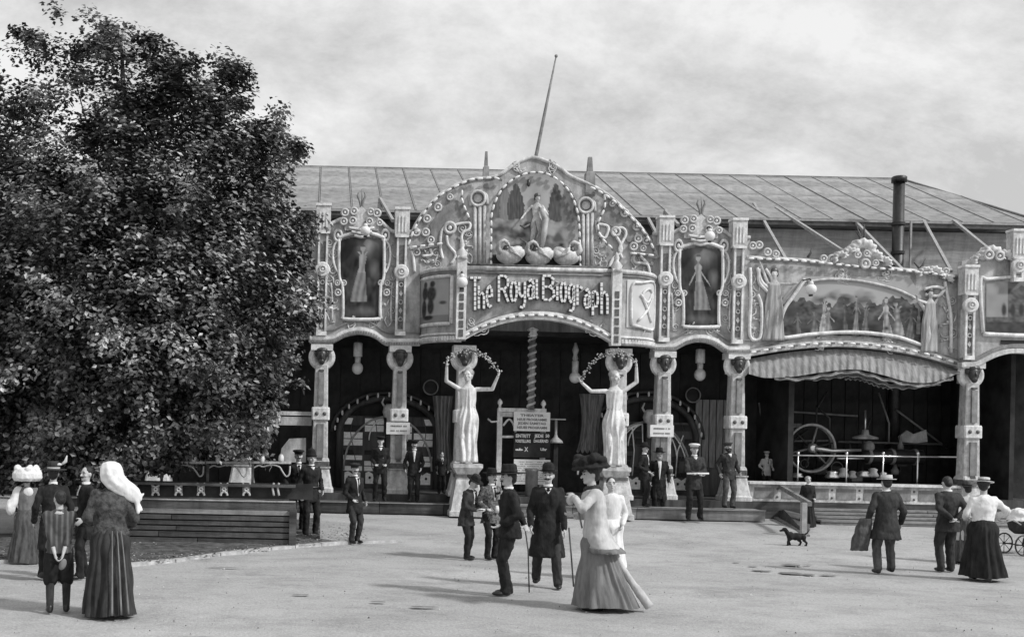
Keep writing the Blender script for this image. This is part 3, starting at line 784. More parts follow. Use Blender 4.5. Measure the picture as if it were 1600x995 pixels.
# darker spandrel fields
MB().poly(pxz([(672, 352), (690, 325), (712, 313), (722, 318), (732, 340), (730, 352), (700, 348), (690, 372), (676, 384)], GY), GY-.035, GY+.05).build('spandrel', M_PAINT2, fac)
MB().poly(pxz([(938, 345), (946, 318), (962, 326), (985, 352), (1000, 380), (980, 378), (968, 358), (950, 352)], GY), GY-.035, GY+.05).build('spandrel', M_PAINT2, fac)
rosettes(fac, [(684, 324), (667, 342), (650, 363), (665, 363), (673, 375, .9), (703, 308, .8), (703, 356, 1.5), (651, 394, .9),
               (976, 333), (995, 354), (997, 373), (1010, 376), (990, 385), (1005, 388, .8), (957, 318, .8), (962, 362, 1.2)], GY-.06)
for pth in ([(692, 405), (688, 385), (690, 362), (700, 350), (712, 354)], [(705, 412), (712, 398), (700, 382), (698, 368)], [(708, 352), (732, 348), (733, 358), (722, 366), (722, 392)],
            [(640, 388), (660, 387), (690, 381)], [(643, 392), (646, 404), (648, 425)], [(672, 389), (674, 398), (660, 400)],
            [(952, 418), (958, 404), (970, 394), (968, 378), (955, 360)], [(930, 350), (950, 354), (945, 372), (934, 362), (932, 345)], [(972, 404), (968, 388), (978, 366), (972, 356), (958, 360)],
            [(985, 396), (1008, 398), (1026, 402)], [(990, 400), (992, 410), (1012, 414), (1016, 440)], [(1000, 400), (1012, 412)]):
    scroll(fac, pth, GY-.05, .038, M_WHITE)
bulbs_on(fac, smooth_path([(722, 296), (722, 314), (732, 340)], 4), GY-.07, .2)
bulbs_on(fac, smooth_path([(944, 303), (944, 325), (934, 350), (938, 370), (955, 388)], 4), GY-.07, .2)
bulbs_on(fac, [(640, 387), (690, 381)], GY-.12, .22); bulbs_on(fac, [(983, 396), (1026, 400)], GY-.12, .22)

# relief swans and the bathing figure
def swan(px, py, flip):
    c = U(px, py, -.1); m = MB(); s_ = -1 if flip else 1
    m.ell(c+Vector((0, -.08, 0)), (.34, .22, .23), 14, 9)
    m.ell(c+Vector((s_*.14, -.1, .1)), (.22, .16, .13), 12, 7, Matrix.Rotation(R(-25*s_), 3, 'Y'))
    m.ell(c+Vector((s_*.22, -.18, .02)), (.2, .1, .12), 12, 7, Matrix.Rotation(R(-30*s_), 3, 'Y'))
    m.tube([c+Vector((-s_*.22, -.15, .04)), c+Vector((-s_*.32, -.2, .16)), c+Vector((-s_*.28, -.22, .3)), c+Vector((-s_*.16, -.22, .36)), c+Vector((-s_*.08, -.22, .30))], [.09, .07, .055, .05, .055], 8)
    m.cone(c+Vector((-s_*.06, -.22, .28)), c+Vector((-s_*.02, -.24, .2)), .035, .012, 6)
    for q in range(4): m.tube([c+Vector((s_*(.30-.05*q), -.22, -.08+.05*q)), c+Vector((s_*(.12-.03*q), -.30, .02+.045*q)), c+Vector((-s_*(.04), -.29, .10+.03*q))], [.012, .04, .02], 6)
    sw = m.build('swan_relief', M_TRIM, fac, True)
    MB().ell(c+Vector((-s_*.10, -.2, .14)), (.09, .06, .11), 8, 6).build('neck_hollow', M_BRONZE, sw, True)
swan(795, 400, False); swan(840, 402, False); swan(884, 402, True)
MB().ell(U(826, 286, -.06), (.05, .04, .10)).build('bird_relief', M_BRONZE, fac, True)
MB().poly(pxz([(767, 419), (767, 400), (800, 408), (860, 408), (906, 402), (906, 421)], GY), GY-.05, GY+.02).build('dark_pond', M_DARK, fac)

# sign box: flat front with rounded flanks
YF, YB = -1.0, .12
xf0, xf1 = U(722, 470, YF).x, U(961, 470, YF).x
xb0, xb1 = U(657, 470, YB).x, U(1019, 480, YB).x
def flank(xf, xb, n=12):
    out = []
    for k in range(n+1):
        t = k/n*math.pi/2
        out.append((xf+(xb-xf)*math.sin(t), YB+(YF-YB)*math.cos(t)))
    return out
ztop = U(840, 421, YF).z; zflo = U(724, 531, YF).z-.02
plan = flank(xf0, xb0)[::-1]+flank(xf1, xb1)
TOPZ = (U(724, 414, YF).z+U(958, 428, YF).z)/2
def archz(x):
    t = (x-(xf0+xf1)/2)/((xf1-xf0)/2)
    zc, ze = U(838, 497, YF).z, U(735, 528, YF).z-.03
    return zc-(zc-ze)*min(1, abs(t)/.97)**2.1
# flank shells
for pl in (flank(xf0, xb0), flank(xf1, xb1)):
    m = MB(); z0, z1 = zflo, TOPZ
    cxm = (xf0+xf1)/2
    outer = pl; inner = [(x+(.12 if x < cxm else -.12), y+.1) for x, y in pl]
    m.loft([[(x, y, z0) for x, y in outer], [(x, y, z1) for x, y in outer], [(x, y, z1) for x, y in inner], [(x, y, z0) for x, y in inner], [(x, y, z0) for x, y in outer]], caps=False, closed=False)
    m.build('sign_flank', M_PAINT, fac, False)
    # flank frame and mouldings
    for zz, r_, mm in ((z0+.03, .075, M_TRIM), (z0+.17, .03, M_WHITE), (z1-.02, .06, M_TRIM), (z1-.12, .025, M_PAINT2)):
        MB().tube([(x, y-.02, zz) for x, y in pl], r_, 6).build('flank_cornice', mm, fac, True)
    dd = MB()
    for k in range(22):
        i = k/21*(len(pl)-1); i0 = min(int(i), len(pl)-2); f_ = i-i0
        x, y = pl[i0][0]+(pl[i0+1][0]-pl[i0][0])*f_, pl[i0][1]+(pl[i0+1][1]-pl[i0][1])*f_
        dd.box((x, y-.07, z0+.06), (.05, .07, .1))
    dd.build('dentil_row', M_WHITE, fac, kind='stuff')
# front of the sign with arched bottom
m = MB(); n = 48
xs_ = [xf0+(xf1-xf0)*k/(n-1) for k in range(n)]
m.ribbon([(x, TOPZ) for x in xs_], [(x, archz(x)) for x in xs_], YF, YF+.12)
sign = m.build('sign_board', M_PAINT, fac)
m = MB(); m.ribbon([(x, archz(x)+.16) for x in xs_], [(x, archz(x)-.04) for x in xs_], YF-.10, YF+.14); m.build('arch_moulding', M_WHITE, fac)
m = MB(); m.ribbon([(x, archz(x)+.20) for x in xs_], [(x, archz(x)+.165) for x in xs_], YF-.05, YF); m.build('arch_moulding', M_PAINT2, fac)
bp_ = [Vector((x, YF-.14, archz(x)+.06)) for x in xs_]
for p, d in along(bp_, .24):
    a = math.atan2(d.x, d.z); inst('bulb', ME_BULB, fac, p, 1.1, (0, a, 0)); inst('socket', ME_SOCK, fac, p+d*.12+Vector((0, .02, 0)), 1.0, (0, a+math.pi/2, 0))
for dz, r_, mm in ((0, .06, M_TRIM), (-.12, .025, M_PAINT2), (.08, .03, M_INLAY)):
    MB().tube([(xf0, YF-.02, TOPZ+dz), (xf1, YF-.02, TOPZ+dz)], r_, 6).build('top_moulding', mm, fac, True)
m = MB(); m.loft([[(x, y, TOPZ-.03) for x, y in plan]+[(plan[-1][0], .19, TOPZ-.03), (plan[0][0], .19, TOPZ-.03)], [(x, y, TOPZ+.0) for x, y in plan]+[(plan[-1][0], .19, TOPZ), (plan[0][0], .19, TOPZ)]]); m.build('sign_roof', M_PAINT2, fac)
# flank picture and carved panel: follow the rounded flank
def curved_panel(pl, t0, t1, z0, z1, off, fn, name):
    nu, nv = 36, 60; vs = []; cols = []; fs = []
    for j in range(nv+1):
        for i in range(nu+1):
            u, v = i/nu, j/nv; t = t0+(t1-t0)*u; k = t*(len(pl)-1); k0 = min(int(k), len(pl)-2); f_ = k-k0
            a, b_ = Vector((*pl[k0], 0)), Vector((*pl[k0+1], 0)); p = a.lerp(b_, f_); d = (b_-a).normalized(); nn = Vector((d.y, -d.x, 0))
            if nn.y > 0: nn = -nn
            p = p+nn*off; vs.append(Vector((p.x, p.y, z1+(z0-z1)*v))); gg = max(.01, fn(u, v)); cols += [gg, gg, gg, 1]
    for j in range(nv):
        for i in range(nu): a = j*(nu+1)+i; fs.append((a, a+nu+1, a+nu+2, a+1))
    c = sum(vs, Vector())/len(vs); me = bpy.data.meshes.new(name); me.from_pydata([tuple(q-c) for q in vs], [], fs)
    at = me.color_attributes.new('Col', 'FLOAT_COLOR', 'POINT'); at.data.foreach_set('color', cols); me.materials.append(M_PICT)
    o = bpy.data.objects.new(name, me); col.objects.link(o); WORLD[o.name] = c; o.parent = fac; o.location = c-WORLD[fac.name]
plL, plR = flank(xf0, xb0), flank(xf1, xb1)
zp0, zp1 = zflo+.42, TOPZ-.2
curved_panel(plL, .92, .22, zp0, zp1, .02, couple_pic, 'painting')
for tt, zz in (((.92, .2), zp0), ((.92, .2), zp1)):
    pts = []
    for k in range(10):
        t = tt[0]+(tt[1]-tt[0])*k/9; i = t*(len(plL)-1); i0 = min(int(i), len(plL)-2); f_ = i-i0
        pts.append((plL[i0][0]+(plL[i0+1][0]-plL[i0][0])*f_, plL[i0][1]+(plL[i0+1][1]-plL[i0][1])*f_-.04, zz))
    MB().tube(pts, .045, 6).build('frame_moulding', M_WHITE, fac, True)
i = .2*(len(plL)-1); a_ = plL[int(i)]
MB().tube([(a_[0]-.02, a_[1]-.03, zp0), (a_[0]-.02, a_[1]-.03, zp1)], .05, 6).build('frame_moulding', M_WHITE, fac, True)
def carved(u, v): return .52+.10*N2(u, v, 4, 3)
curved_panel(plR, .15, .85, zp0, zp1, .02, carved, 'carved_panel')
xr_, yr_ = plR[4]
for pth in ([(.1, .95), (.1, .15), (.3, .05), (.85, .05), (.85, .95), (.1, .95)], [(.25, .85), (.5, .6), (.7, .3), (.55, .15), (.35, .3), (.5, .6), (.65, .85)], [(.3, .3), (.5, .45), (.7, .2)]):
    pts = []
    for u, v in smooth_path(pth, 4):
        t = .15+.7*u; i = t*(len(plR)-1); i0 = min(max(int(i), 0), len(plR)-2); f_ = i-i0
        pts.append((plR[i0][0]+(plR[i0+1][0]-plR[i0][0])*f_, plR[i0][1]+(plR[i0+1][1]-plR[i0][1])*f_-.05, zp1+(zp0-zp1)*v))
    MB().tube(pts, .035, 6).build('carved_scroll', M_WHITE, fac, True)
# sign pilasters
for xx, yy0 in ((722, 400), (964, 420)):
    a, b_ = U(xx, yy0, YF-.1), U(xx, 530 if xx < 800 else 540, YF-.1)
    sp = MB().box((a.x, YF-.06, (a.z+b_.z)/2), (.24, .22, a.z-b_.z)).build('sign_pilaster', M_WHITE, fac)
    z_ = b_.z+.15
    while z_ < b_.z+1.35: MB().box((a.x, YF-.175, z_), (.11, .02, .17)).build('inlay', M_INLAY, sp); z_ += .22
    MB().lathe([(.17, a.z-.08), (.12, a.z), (.15, a.z+.08), (.05, a.z+.2), (.07, a.z+.28), (.01, a.z+.42)], 12, (a.x, YF-.06, 0)).build('pinnacle', M_TRIM, sp, True)
globe_lamp(722, 441, YF-.32, .14, 'round white globe lamp left of the illuminated lettering')

# illuminated letters -----------------------------------------------------
def arcpts(cx, cy, rx, ry, a0, a1, n=9): return [(cx+rx*math.cos(R(a0+(a1-a0)*k/n)), cy+ry*math.sin(R(a0+(a1-a0)*k/n))) for k in range(n+1)]
GLY = {
 'T': [[(0, 1), (1, 1)], [(.45, 1), (.45, 0)]],
 'h': [[(.1, 1), (.1, 0)], [(.1, .5)]+arcpts(.5, .48, .4, .2, 150, 0)+[(.9, 0)]],
 'e': [[(.1, .5), (.9, .5), (.85, .8), (.5, 1), (.15, .8), (.1, .35), (.4, 0), (.9, .1)]],
 'R': [[(.08, 0), (.08, 1), (.6, 1), (.9, .88), (.9, .66), (.6, .5), (.08, .5)], [(.5, .5), (.95, 0)]],
 'o': [arcpts(.5, .5, .42, .5, 90, 450, 14)],
 'y': [[(.08, 1), (.1, .6), (.35, .42), (.85, .5)], [(.9, 1), (.9, .25), (.7, 0), (.15, .05)]],
 'a': [arcpts(.42, .35, .36, .34, 60, 400, 12), [(.15, .9), (.55, 1), (.85, .8), (.88, 0)]],
 'l': [[(.3, 1), (.3, .1), (.8, 0)]],
 'B': [[(.08, 0), (.08, 1), (.6, 1), (.88, .88), (.85, .66), (.6, .54), (.08, .54)], [(.6, .54), (.95, .4), (.95, .14), (.65, 0), (.08, 0)]],
 'i': [[(.5, .78), (.5, 0)], [(.5, .97), (.52, 1.0)]],
 'g': [arcpts(.45, .68, .36, .32, 60, 400, 12), [(.88, 1), (.88, .22), (.65, 0), (.1, .04)]],
 'r': [[(.1, 0), (.1, 1), (.5, .96), (.95, .86)]],
 'p': [[(.1, 1), (.1, 0)], [(.1, .55)]+arcpts(.48, .68, .42, .32, 200, -160, 12)],
}
LET = [('T', 734, 752, 434, 485), ('h', 747, 757, 446, 483), ('e', 759.5, 769.5, 446, 480), ('R', 778, 795, 431, 472), ('o', 797, 808, 440, 471), ('y', 810, 821, 440, 481), ('a', 824, 835, 437, 467), ('l', 837, 842, 436, 467),
       ('B', 847, 866, 431, 468), ('i', 868, 873, 440, 470), ('o', 875, 885, 441, 472), ('g', 887.5, 898, 445, 486), ('r', 901, 911, 447, 477), ('a', 913, 922, 452, 481), ('p', 925, 935, 455, 493), ('h', 938.5, 950, 441, 491)]
for ch_, x0, x1, y0, y1 in LET:
    face = MB(); back_ = MB()
    for st in GLY[ch_]:
        P3 = [U(x0+(x1-x0)*a, y1+(y0-y1)*b, YF-.16) for a, b in st]
        for a, b in zip(P3, P3[1:]):
            back_.bar(a+Vector((0, .08, 0)), b+Vector((0, .08, 0)), .070, .14, (0, 1, 0))
        L = sum((b-a).length for a, b in zip(P3, P3[1:])); nseg = max(1, round(L/.11)); stp = L/nseg
        for p, d in along(P3, stp): face.bar(p-d*stp*.40, p+d*stp*.40, .055, .06, (0, 1, 0))
    lo = face.build('letter', M_BULB, sign)
    back_.build('letter_channel', M_SOCKET, lo)

# small carved filigree scattered over the plain fields
def fil_mesh(kind):
    m = MB()
    if kind == 0:
        pts = []
        for k in range(22):
            t = k/21*3.6*math.pi; r_ = .012+.010*t; pts.append(Vector((r_*math.cos(t)-.02, 0, r_*math.sin(t))))
        e = pts[-1]; pts += [e+Vector((.05, 0, -.05)), e+Vector((.13, 0, -.07)), e+Vector((.2, 0, -.02))]
        m.tube(pts, [.012+.006*math.sin(math.pi*k/(len(pts)-1)) for k in range(len(pts))], 5)
    elif kind == 1:
        for s_ in (-1, 1):
            m.tube([(0, 0, -.16), (s_*.05, 0, -.1), (s_*.10, 0, 0), (s_*.07, 0, .09), (s_*.02, 0, .08), (s_*.03, 0, .04)], [.012, .018, .02, .018, .014, .01], 5)
        m.ell((0, -.01, .15), (.025, .025, .05), 8, 6)
    else:
        m.tube([(-.16, 0, -.03), (-.09, 0, .05), (0, 0, 0), (.09, 0, -.05), (.16, 0, .03)], [.008, .018, .022, .018, .008], 5)
        for x in (-.09, .09): m.ell((x, -.01, 0), (.03, .02, .03), 8, 5)
    return m.mesh('filigree', M_TRIM, True)
FIL = [fil_mesh(k) for k in range(3)]
def filigree(parent, lst, y):
    for i, (px, py, sc_, an, kd) in enumerate(lst):
        inst('filigree', FIL[kd], parent, U(px, py, y), (sc_*(1 if i % 2 == 0 else -1), sc_, sc_), (0, R(an), 0))
rf = random.Random(77)
def field(x0, x1, y0, y1, n):
    return [(x0+(x1-x0)*((i % 2)+.5)/2+rf.uniform(-1.5, 1.5), y0+(y1-y0)*(i+.5)/n, rf.uniform(.8, 1.15), rf.uniform(-40, 40), rf.randrange(3)) for i in range(n)]
filigree(fac, field(512, 524, 372, 505, 9)+field(604, 618, 378, 508, 9)+field(1048, 1058, 392, 518, 8)+field(1132, 1144, 396, 520, 8), -.02)
filigree(fac, field(530, 600, 500, 506, 5)+field(1062, 1130, 512, 517, 5), -.02)
filigree(fac, field(655, 690, 390, 414, 6)+field(720, 736, 352, 408, 6)+field(928, 946, 376, 416, 6)+field(780, 890, 256, 266, 7)+field(984, 1020, 404, 430, 5), GY-.03)
filigree(fac, field(728, 762, 500, 516, 4)+field(910, 950, 502, 520, 4), YF-.03)
filigree(fac, [(690, 508, 1.2, 0, 1), (1000, 516, 1.2, 0, 1)], -.75)
# columns of the front
for px in (501, 623): column(fac, px, 650, 0)
for px in (1034, 1149): column(fac, px, 650, 0)
for px in (725, 967): column(fac, px, 555, -.55, skip=('inlay',))
# white plaques on two columns
for px, py in ((622, 669), (1034, 673)):
    c = U(px, py, -.30)
    pq = empty('plaque', c, ('white lettered plaque on the column left of the centre arch' if px < 800 else 'white lettered plaque on the column right of the centre arch'), 'sign', 'plaques on the columns')
    MB().box(c, (.60, .04, .30)).build('board', M_SIGN, pq)
    m = MB(); random.seed(px)
    for r_ in (0.06, -.06):
        x = -.22
        while x < .2:
            w_ = random.uniform(.02, .04)
            if random.random() < .85: m.box((c.x+x+w_/2, -.325, c.z+r_), (w_*.7, .006, .035))
            x += w_
    m.build('lettering', M_PAINT2, pq, kind='stuff')
# timber braces from the facade back to the hall
def roof_hit(px, py):
    # point on the roof slope behind the pixel
    for k in range(60):
        y = EY+(RY-EY)*k/59; p = U(px, py, y)
        if p.z <= eave_z+(ridge_z-eave_z)*k/59+.05: return p
    return U(px, py, EY)
def brace(px0, py0, px1, py1, parent):
    a = U(px0, py0, .25); b_ = roof_hit(px1, py1)
    MB().bar(a, b_, .07, .08).build('brace', M_STRUT, parent)
brace(614, 345, 594, 310, fac); brace(1060, 352, 1040, 330, fac); brace(1028, 370, 1012, 340, fac)
# platform with steps
plat = empty('entrance_platform', (U(800, 770, 0).x, 1, .12), 'low dark wooden entrance platform under the main facade', 'platform')
xa, xb_ = U(300, 770, 0).x, U(1168, 775, 0).x
MB().box(((xa+xb_)/2, 1.9, .28), (xb_-xa, 4.6, .58-.02)).build('deck', M_DARK2, plat)
for k in range(9):
    a = xa+(xb_-xa)*k/9; b_ = xa+(xb_-xa)*(k+1)/9
    MB().box(((a+b_)/2, -.78, .25), (b_-a-.012, .74, .26)).build('step', M_WOOD if k > 4 else M_DKPLANK, plat)
    MB().box(((a+b_)/2, -1.17, .385), (b_-a-.012, .06, .025)).build('step_nosing', M_WOOD, plat)
# ================================================================== INTERIOR BEHIND THE COLUMNS
IY = 2.2
iroot = empty('entrance_hall', (U(820, 770, IY).x, IY, .56), 'dark recessed entrance hall behind the columns', 'hall')
xl, xr = U(250, 600, IY).x, U(1172, 600, 3.0).x
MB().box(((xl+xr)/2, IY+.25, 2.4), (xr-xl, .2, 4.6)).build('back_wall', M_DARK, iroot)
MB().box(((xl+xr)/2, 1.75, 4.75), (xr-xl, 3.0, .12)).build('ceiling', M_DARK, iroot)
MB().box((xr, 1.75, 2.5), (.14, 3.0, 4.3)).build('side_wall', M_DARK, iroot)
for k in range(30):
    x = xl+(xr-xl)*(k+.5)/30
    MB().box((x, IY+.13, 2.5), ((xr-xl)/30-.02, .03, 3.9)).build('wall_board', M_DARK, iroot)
def door(pxc, label, seed, lattice=False):
    random.seed(seed)
    c = U(pxc, 700, IY); zb = .56
    zt = U(pxc, 622, IY).z
    d = empty('entrance_door', (c.x, IY, zb), label, 'door', 'arched entrance doors')
    W = 1.35
    def arc(t, r=1.0, yy=IY-.12): return Vector((c.x+W*r*math.cos(t), yy, 2.1+(zt-2.1)*r*math.sin(t)))
    MB().tube([Vector((c.x+W, IY-.05, zb))]+[arc(math.pi*k/20, 1, IY-.05) for k in range(21)]+[Vector((c.x-W, IY-.05, zb))], .09, 8).build('frame', M_DARK2, d, True)
    MB().tube([arc(math.pi*k/20, 1.16, IY-.02) for k in range(21)], .05, 6).build('outer_arch', M_DARK2, d, True)
    for k in range(15):
        t = math.pi*(k+.5)/15
        inst('bulb', ME_BULB, d, arc(t, 1.1), .95, (0, 0, 0))
    for sx in (-1, 1):
        x0 = c.x+sx*.68
        leaf = MB().box((x0, IY, (zb+2.55)/2), (1.2, .06, 2.55-zb)).build('door_leaf', M_DARK2, d)
        for s2 in (-1, 1):
            xx = x0+s2*.29
            # milk glass panes cut by curved lead lines
            for q, (z0, z1) in enumerate(((1.72, 2.5), (1.02, 1.62))):
                w_ = .26
                bend = .12*s2*(1 if q == 0 else -1)
                zz = [z0+(z1-z0)*k/4 for k in range(5)]
                for k in range(4):
                    o_ = bend*math.sin(math.pi*k/4); o2 = bend*math.sin(math.pi*(k+1)/4)
                    if lattice or random.random() < .2: mm = M_DARK
                    else: mm = M_GLASSW
                    for h in (-1, 1):
                        if random.random() < .22: continue
                        a, b_ = (xx-w_, xx-.012+o_*.6) if h < 0 else (xx+.012+o_*.6, xx+w_)
                        a2, b2 = (xx-w_, xx-.012+o2*.6) if h < 0 else (xx+.012+o2*.6, xx+w_)
                        MB().poly([(a, zz[k]+.012), (b_, zz[k]+.012), (b2, zz[k+1]-.012), (a2, zz[k+1]-.012)], IY-.055, IY-.035).build('pane', mm, leaf)
            # carved pale lower panel
            pn = MB().poly([(xx-.22, .68), (xx+.22, .68), (xx+.22, .98), (xx+.12, 1.02), (xx, .94), (xx-.12, 1.02), (xx-.22, .98)], IY-.06, IY-.03).build('lower_panel', M_GLASSW, leaf)
            for e in (-.1, .1): MB().ell((xx+e, IY-.07, .85), (.035, .02, .04), 8, 5).build('stud', M_DARK, leaf)
        # pale curved glazing bars sweeping across the leaf
        for q in range(3 if lattice else 1):
            r_ = .45+.28*q; cxx = c.x+sx*.06
            MB().tube([Vector((cxx+sx*r_*math.sin(R(10+80*k/10))*1.05, IY-.075, 2.5-1.15*r_*(1-math.cos(R(10+80*k/10)))*1.2)) for k in range(11)], .02, 6).build('glazing_bar', M_GLASSW, leaf, True)
        if lattice:
            for q in range(4):
                MB().tube([Vector((c.x+sx*(.15+.28*q), IY-.075, 2.5-.1*q)), Vector((c.x+sx*(.12+.24*q), IY-.075, 1.75)), Vector((c.x+sx*(.2+.2*q), IY-.075, 1.05))], .018, 6).build('glazing_bar', M_GLASSW, leaf, True)
        MB().tube([Vector((c.x+sx*1.22*math.sin(R(90*k/12)), IY-.07, 1.05+1.5*math.cos(R(90*k/12)))) for k in range(13)], .03, 6).build('pale_rim', M_PAINT, leaf, True)
        MB().box((c.x+sx*.04, IY-.08, 1.6), (.03, .05, .3)).build('handle', M_STEEL, leaf)
    # torch ornament on the middle post
    MB().box((c.x, IY-.08, 1.55), (.12, .1, 2.1)).build('post', M_DARK2, d)
    t = MB(); zc = 2.55
    t.lathe([(.02, -.45), (.06, -.42), (.06, -.05), (.14, .0), (.18, .12), (.15, .26), (.08, .34)], 12, (c.x, IY-.22, zc))
    for s_ in (-1, 1): t.tube([(c.x+s_*.12, IY-.22, zc+.25), (c.x+s_*.2, IY-.22, zc+.38), (c.x+s_*.14, IY-.22, zc+.52)], [.03, .03, .015], 6)
    t.build('torch_ornament', M_WHITE, d, True)
door(606, 'arched leaded-glass door between the two left columns', 5)
door(1010, 'arched leaded-glass door behind the column right of the centre arch', 9, True)
for px, py in ((673, 605), (1083, 617)):
    c = U(px, py, IY-.2); MB().ring(c, .2, .02, 24, 6).build('wall_ring', M_MIDGREY if False else M_PAINT2, iroot, True)
    MB().lathe([(.19, 0), (.17, .02)], 20, c+Vector((0, .08, 0)), rot=Matrix.Rotation(R(90), 3, 'X')).build('wall_roundel', M_DARK, iroot)
# pale wainscot and board fields beside the right door
for k in range(5):
    x = U(1090+k*11, 700, IY).x
    MB().box((x, IY-.02, 2.05), (.17, .04, 2.3)).build('wainscot_board', M_CURTAIN, iroot)
MB().box((U(1108, 750, 1.8).x, 1.8, .95), (.9, .4, .75)).build('chest', M_DARK2, iroot)
# hanging drapes
def drape(px0, px1, py0, py1, y, label, swing=0.0):
    a, b_ = U(px0, py0, y), U(px1, py0, y); z0 = U(px0, py1, y).z
    rings = []
    for j in range(17):
        v = j/16; row = []
        for i in range(41):
            u = i/40; narrow = 1-.35*math.sin(v*math.pi*.8)
            xc = (a.x+b_.x)/2+swing*v*v
            x = xc+(u-.5)*(b_.x-a.x)*narrow
            row.append(Vector((x, y+.05*math.sin(u*math.pi*9+v*1.5)+.02*math.sin(u*23), a.z+(z0-a.z)*v-(.05*math.sin(u*math.pi*9) if j == 16 else 0))))
        rings.append(row)
    m = MB().loft(rings, caps=False, closed=False)
    m.build('drape', M_CURTAIN, None, True, label=label, cat='curtain', group='grey drapes in the entrance hall', base=False)
drape(676, 708, 618, 735, 1.75, 'grey hanging drape left of the left statue', .1)
drape(905, 945, 615, 705, 1.75, 'grey hanging drape behind the right statue', -.1)
# pendant tube lamps in the side arches
def pendant(px, py0, py1, label, y=.9):
    a, b_ = U(px, py0, y), U(px, py1, y)
    L = empty('pendant_lamp', b_, label, 'lamp', 'white pendant lamps in the side arches')
    h = a.z-b_.z
    MB().lathe([(.04, b_.z+h*.55), (.12, b_.z+h*.55), (.12, a.z-.02), (.09, a.z)], 14, (a.x, y, 0)).build('housing', M_WHITE, L, True)
    MB().lathe([(.07, b_.z+h*.3), (.085, b_.z+h*.56)], 12, (a.x, y, 0)).build('neck', M_TRIM, L, True)
    MB().ell((a.x, y, b_.z+.15), (.15, .15, .17), 14, 9).build('globe', M_BULB, L, True)
    MB().tube([(a.x, y, a.z), (a.x, y, 4.7)], .015, 6).build('rod', M_IRON, L)
pendant(559.5, 535, 584, 'white pendant lamp hanging in the left side arch')
pendant(1094.5, 545, 594, 'white pendant lamp hanging in the right side arch')

# ------------------------------------------------------------------ ticket booth notice stand in the centre arch
NY = .6
ns = empty('notice_stand', (U(825, 780, NY).x, NY, .56), 'white-framed notice stand with three boards under the centre arch', 'notice board')
for px, py in ((781, 638), (849, 640)):
    a = U(px, py, NY); MB().box((a.x, NY, (a.z+.56)/2), (.13, .1, a.z-.56)).build('post', M_WHITE, ns)
    MB().lathe([(.05, a.z), (.03, a.z+.08), (.07, a.z+.14), (.06, a.z+.2), (.0, a.z+.27)], 10, (a.x, NY, 0)).build('finial', M_WHITE, ns, True)
a, b_ = U(778, 637, NY), U(853, 639, NY)
MB().box(((a.x+b_.x)/2, NY, a.z-.05), (b_.x-a.x, .16, .1)).build('top_rail', M_WHITE, ns)
MB().box(((a.x+b_.x)/2, NY-.02, a.z-.17), (b_.x-a.x-.1, .08, .12)).build('frieze', M_TRIM, ns)
MB().bar(U(781, 682, NY), U(805, 682, NY), .06).build('cross_rail', M_WHITE, ns)
MB().tube(px3(smooth_path([(786, 665), (795, 655), (802, 662), (806, 676)], 4), NY-.03), .03, 6).build('scroll', M_WHITE, ns, True)
MB().tube(px3([(762, 654), (768, 659), (780, 658)], NY-.03), .025, 6).build('scroll', M_WHITE, ns, True)
def txt(s_, c, h, w, y, m_, parent):
    cu = bpy.data.curves.new('t', 'FONT'); cu.body = s_; cu.align_x = 'CENTER'; cu.align_y = 'CENTER'; cu.size = h*1.35; cu.extrude = .003; cu.resolution_u = 2; cu.offset = .004
    t = bpy.data.objects.new('lettering', cu); col.objects.link(t); bpy.context.view_layer.update()
    me = bpy.data.meshes.new_from_object(t.evaluated_get(bpy.context.evaluated_depsgraph_get())); bpy.data.objects.remove(t); me.materials.clear(); me.materials.append(m_)
    xs = [v.co.x for v in me.vertices]; k = w/max(max(xs)-min(xs), .01)
    me.transform(Matrix.Rotation(R(90), 4, 'X') @ Matrix.Diagonal((k, 1, 1, 1)))
    o = bpy.data.objects.new('lettering', me); col.objects.link(o); o.parent = parent; WORLD[o.name] = Vector((c.x, y, c.z)); o.location = Vector((c.x, y, c.z))-WORLD[parent.name]
def board(px0, py0, px1, py1, m_, y):
    a, b_ = U(px0, py0, y), U(px1, py1, y)
    return MB().box(((a.x+b_.x)/2, y, (a.z+b_.z)/2), (b_.x-a.x, .04, a.z-b_.z)).build('board', m_, ns)
by = NY-.16
b1 = board(803, 643, 859, 674, M_SIGN, by)
M_INK2 = mat('faded_sign_ink', .22, .6, .2, 8, 0, 60)
for s_, py, w in (('THEATER', 649, .62), ('NEUE PROGRAMME', 655.5, .78), ('JEDEN SAMSTAG', 661.5, .74), ('NEUES PROGRAMM', 668, .78)):
    txt(s_, U(831, py, by), .065, w, by-.024, M_INK2, b1)
b2 = board(803, 675, 859, 715, M_DARK, by)
for s_, px, py, w, h in (('EINTRITT', 817, 681, .38, .09), ('JEDE', 842, 681, .24, .085), ('50', 855, 681, .1, .085), ('VORSTELLUNG', 817, 689, .40, .08), ('DAUERND', 845, 689, .38, .08), ('ab', 811, 702, .2, .06), ('X', 822, 702, .1, .12), ('Uhr', 849, 702, .17, .07)):
    txt(s_, U(px, py, by), h, w, by-.024, M_SIGN, b2)
b3 = board(803, 717, 859, 757, M_SIGN, by)
m = MB(); random.seed(2); pa = U(806, 721, by); pe = U(856, 754, by)
z_ = pa.z
while z_ > pe.z:
    x = pa.x+random.uniform(0, .08)
    while x < pe.x-random.uniform(0, .12):
        w_ = random.uniform(.015, .04)
        if random.random() < .8: m.box((x+w_/2, by-.022, z_), (w_, .004, .018))
        x += w_+.012
    z_ -= .055
m.build('small_print', M_INK2, b3, kind='stuff')
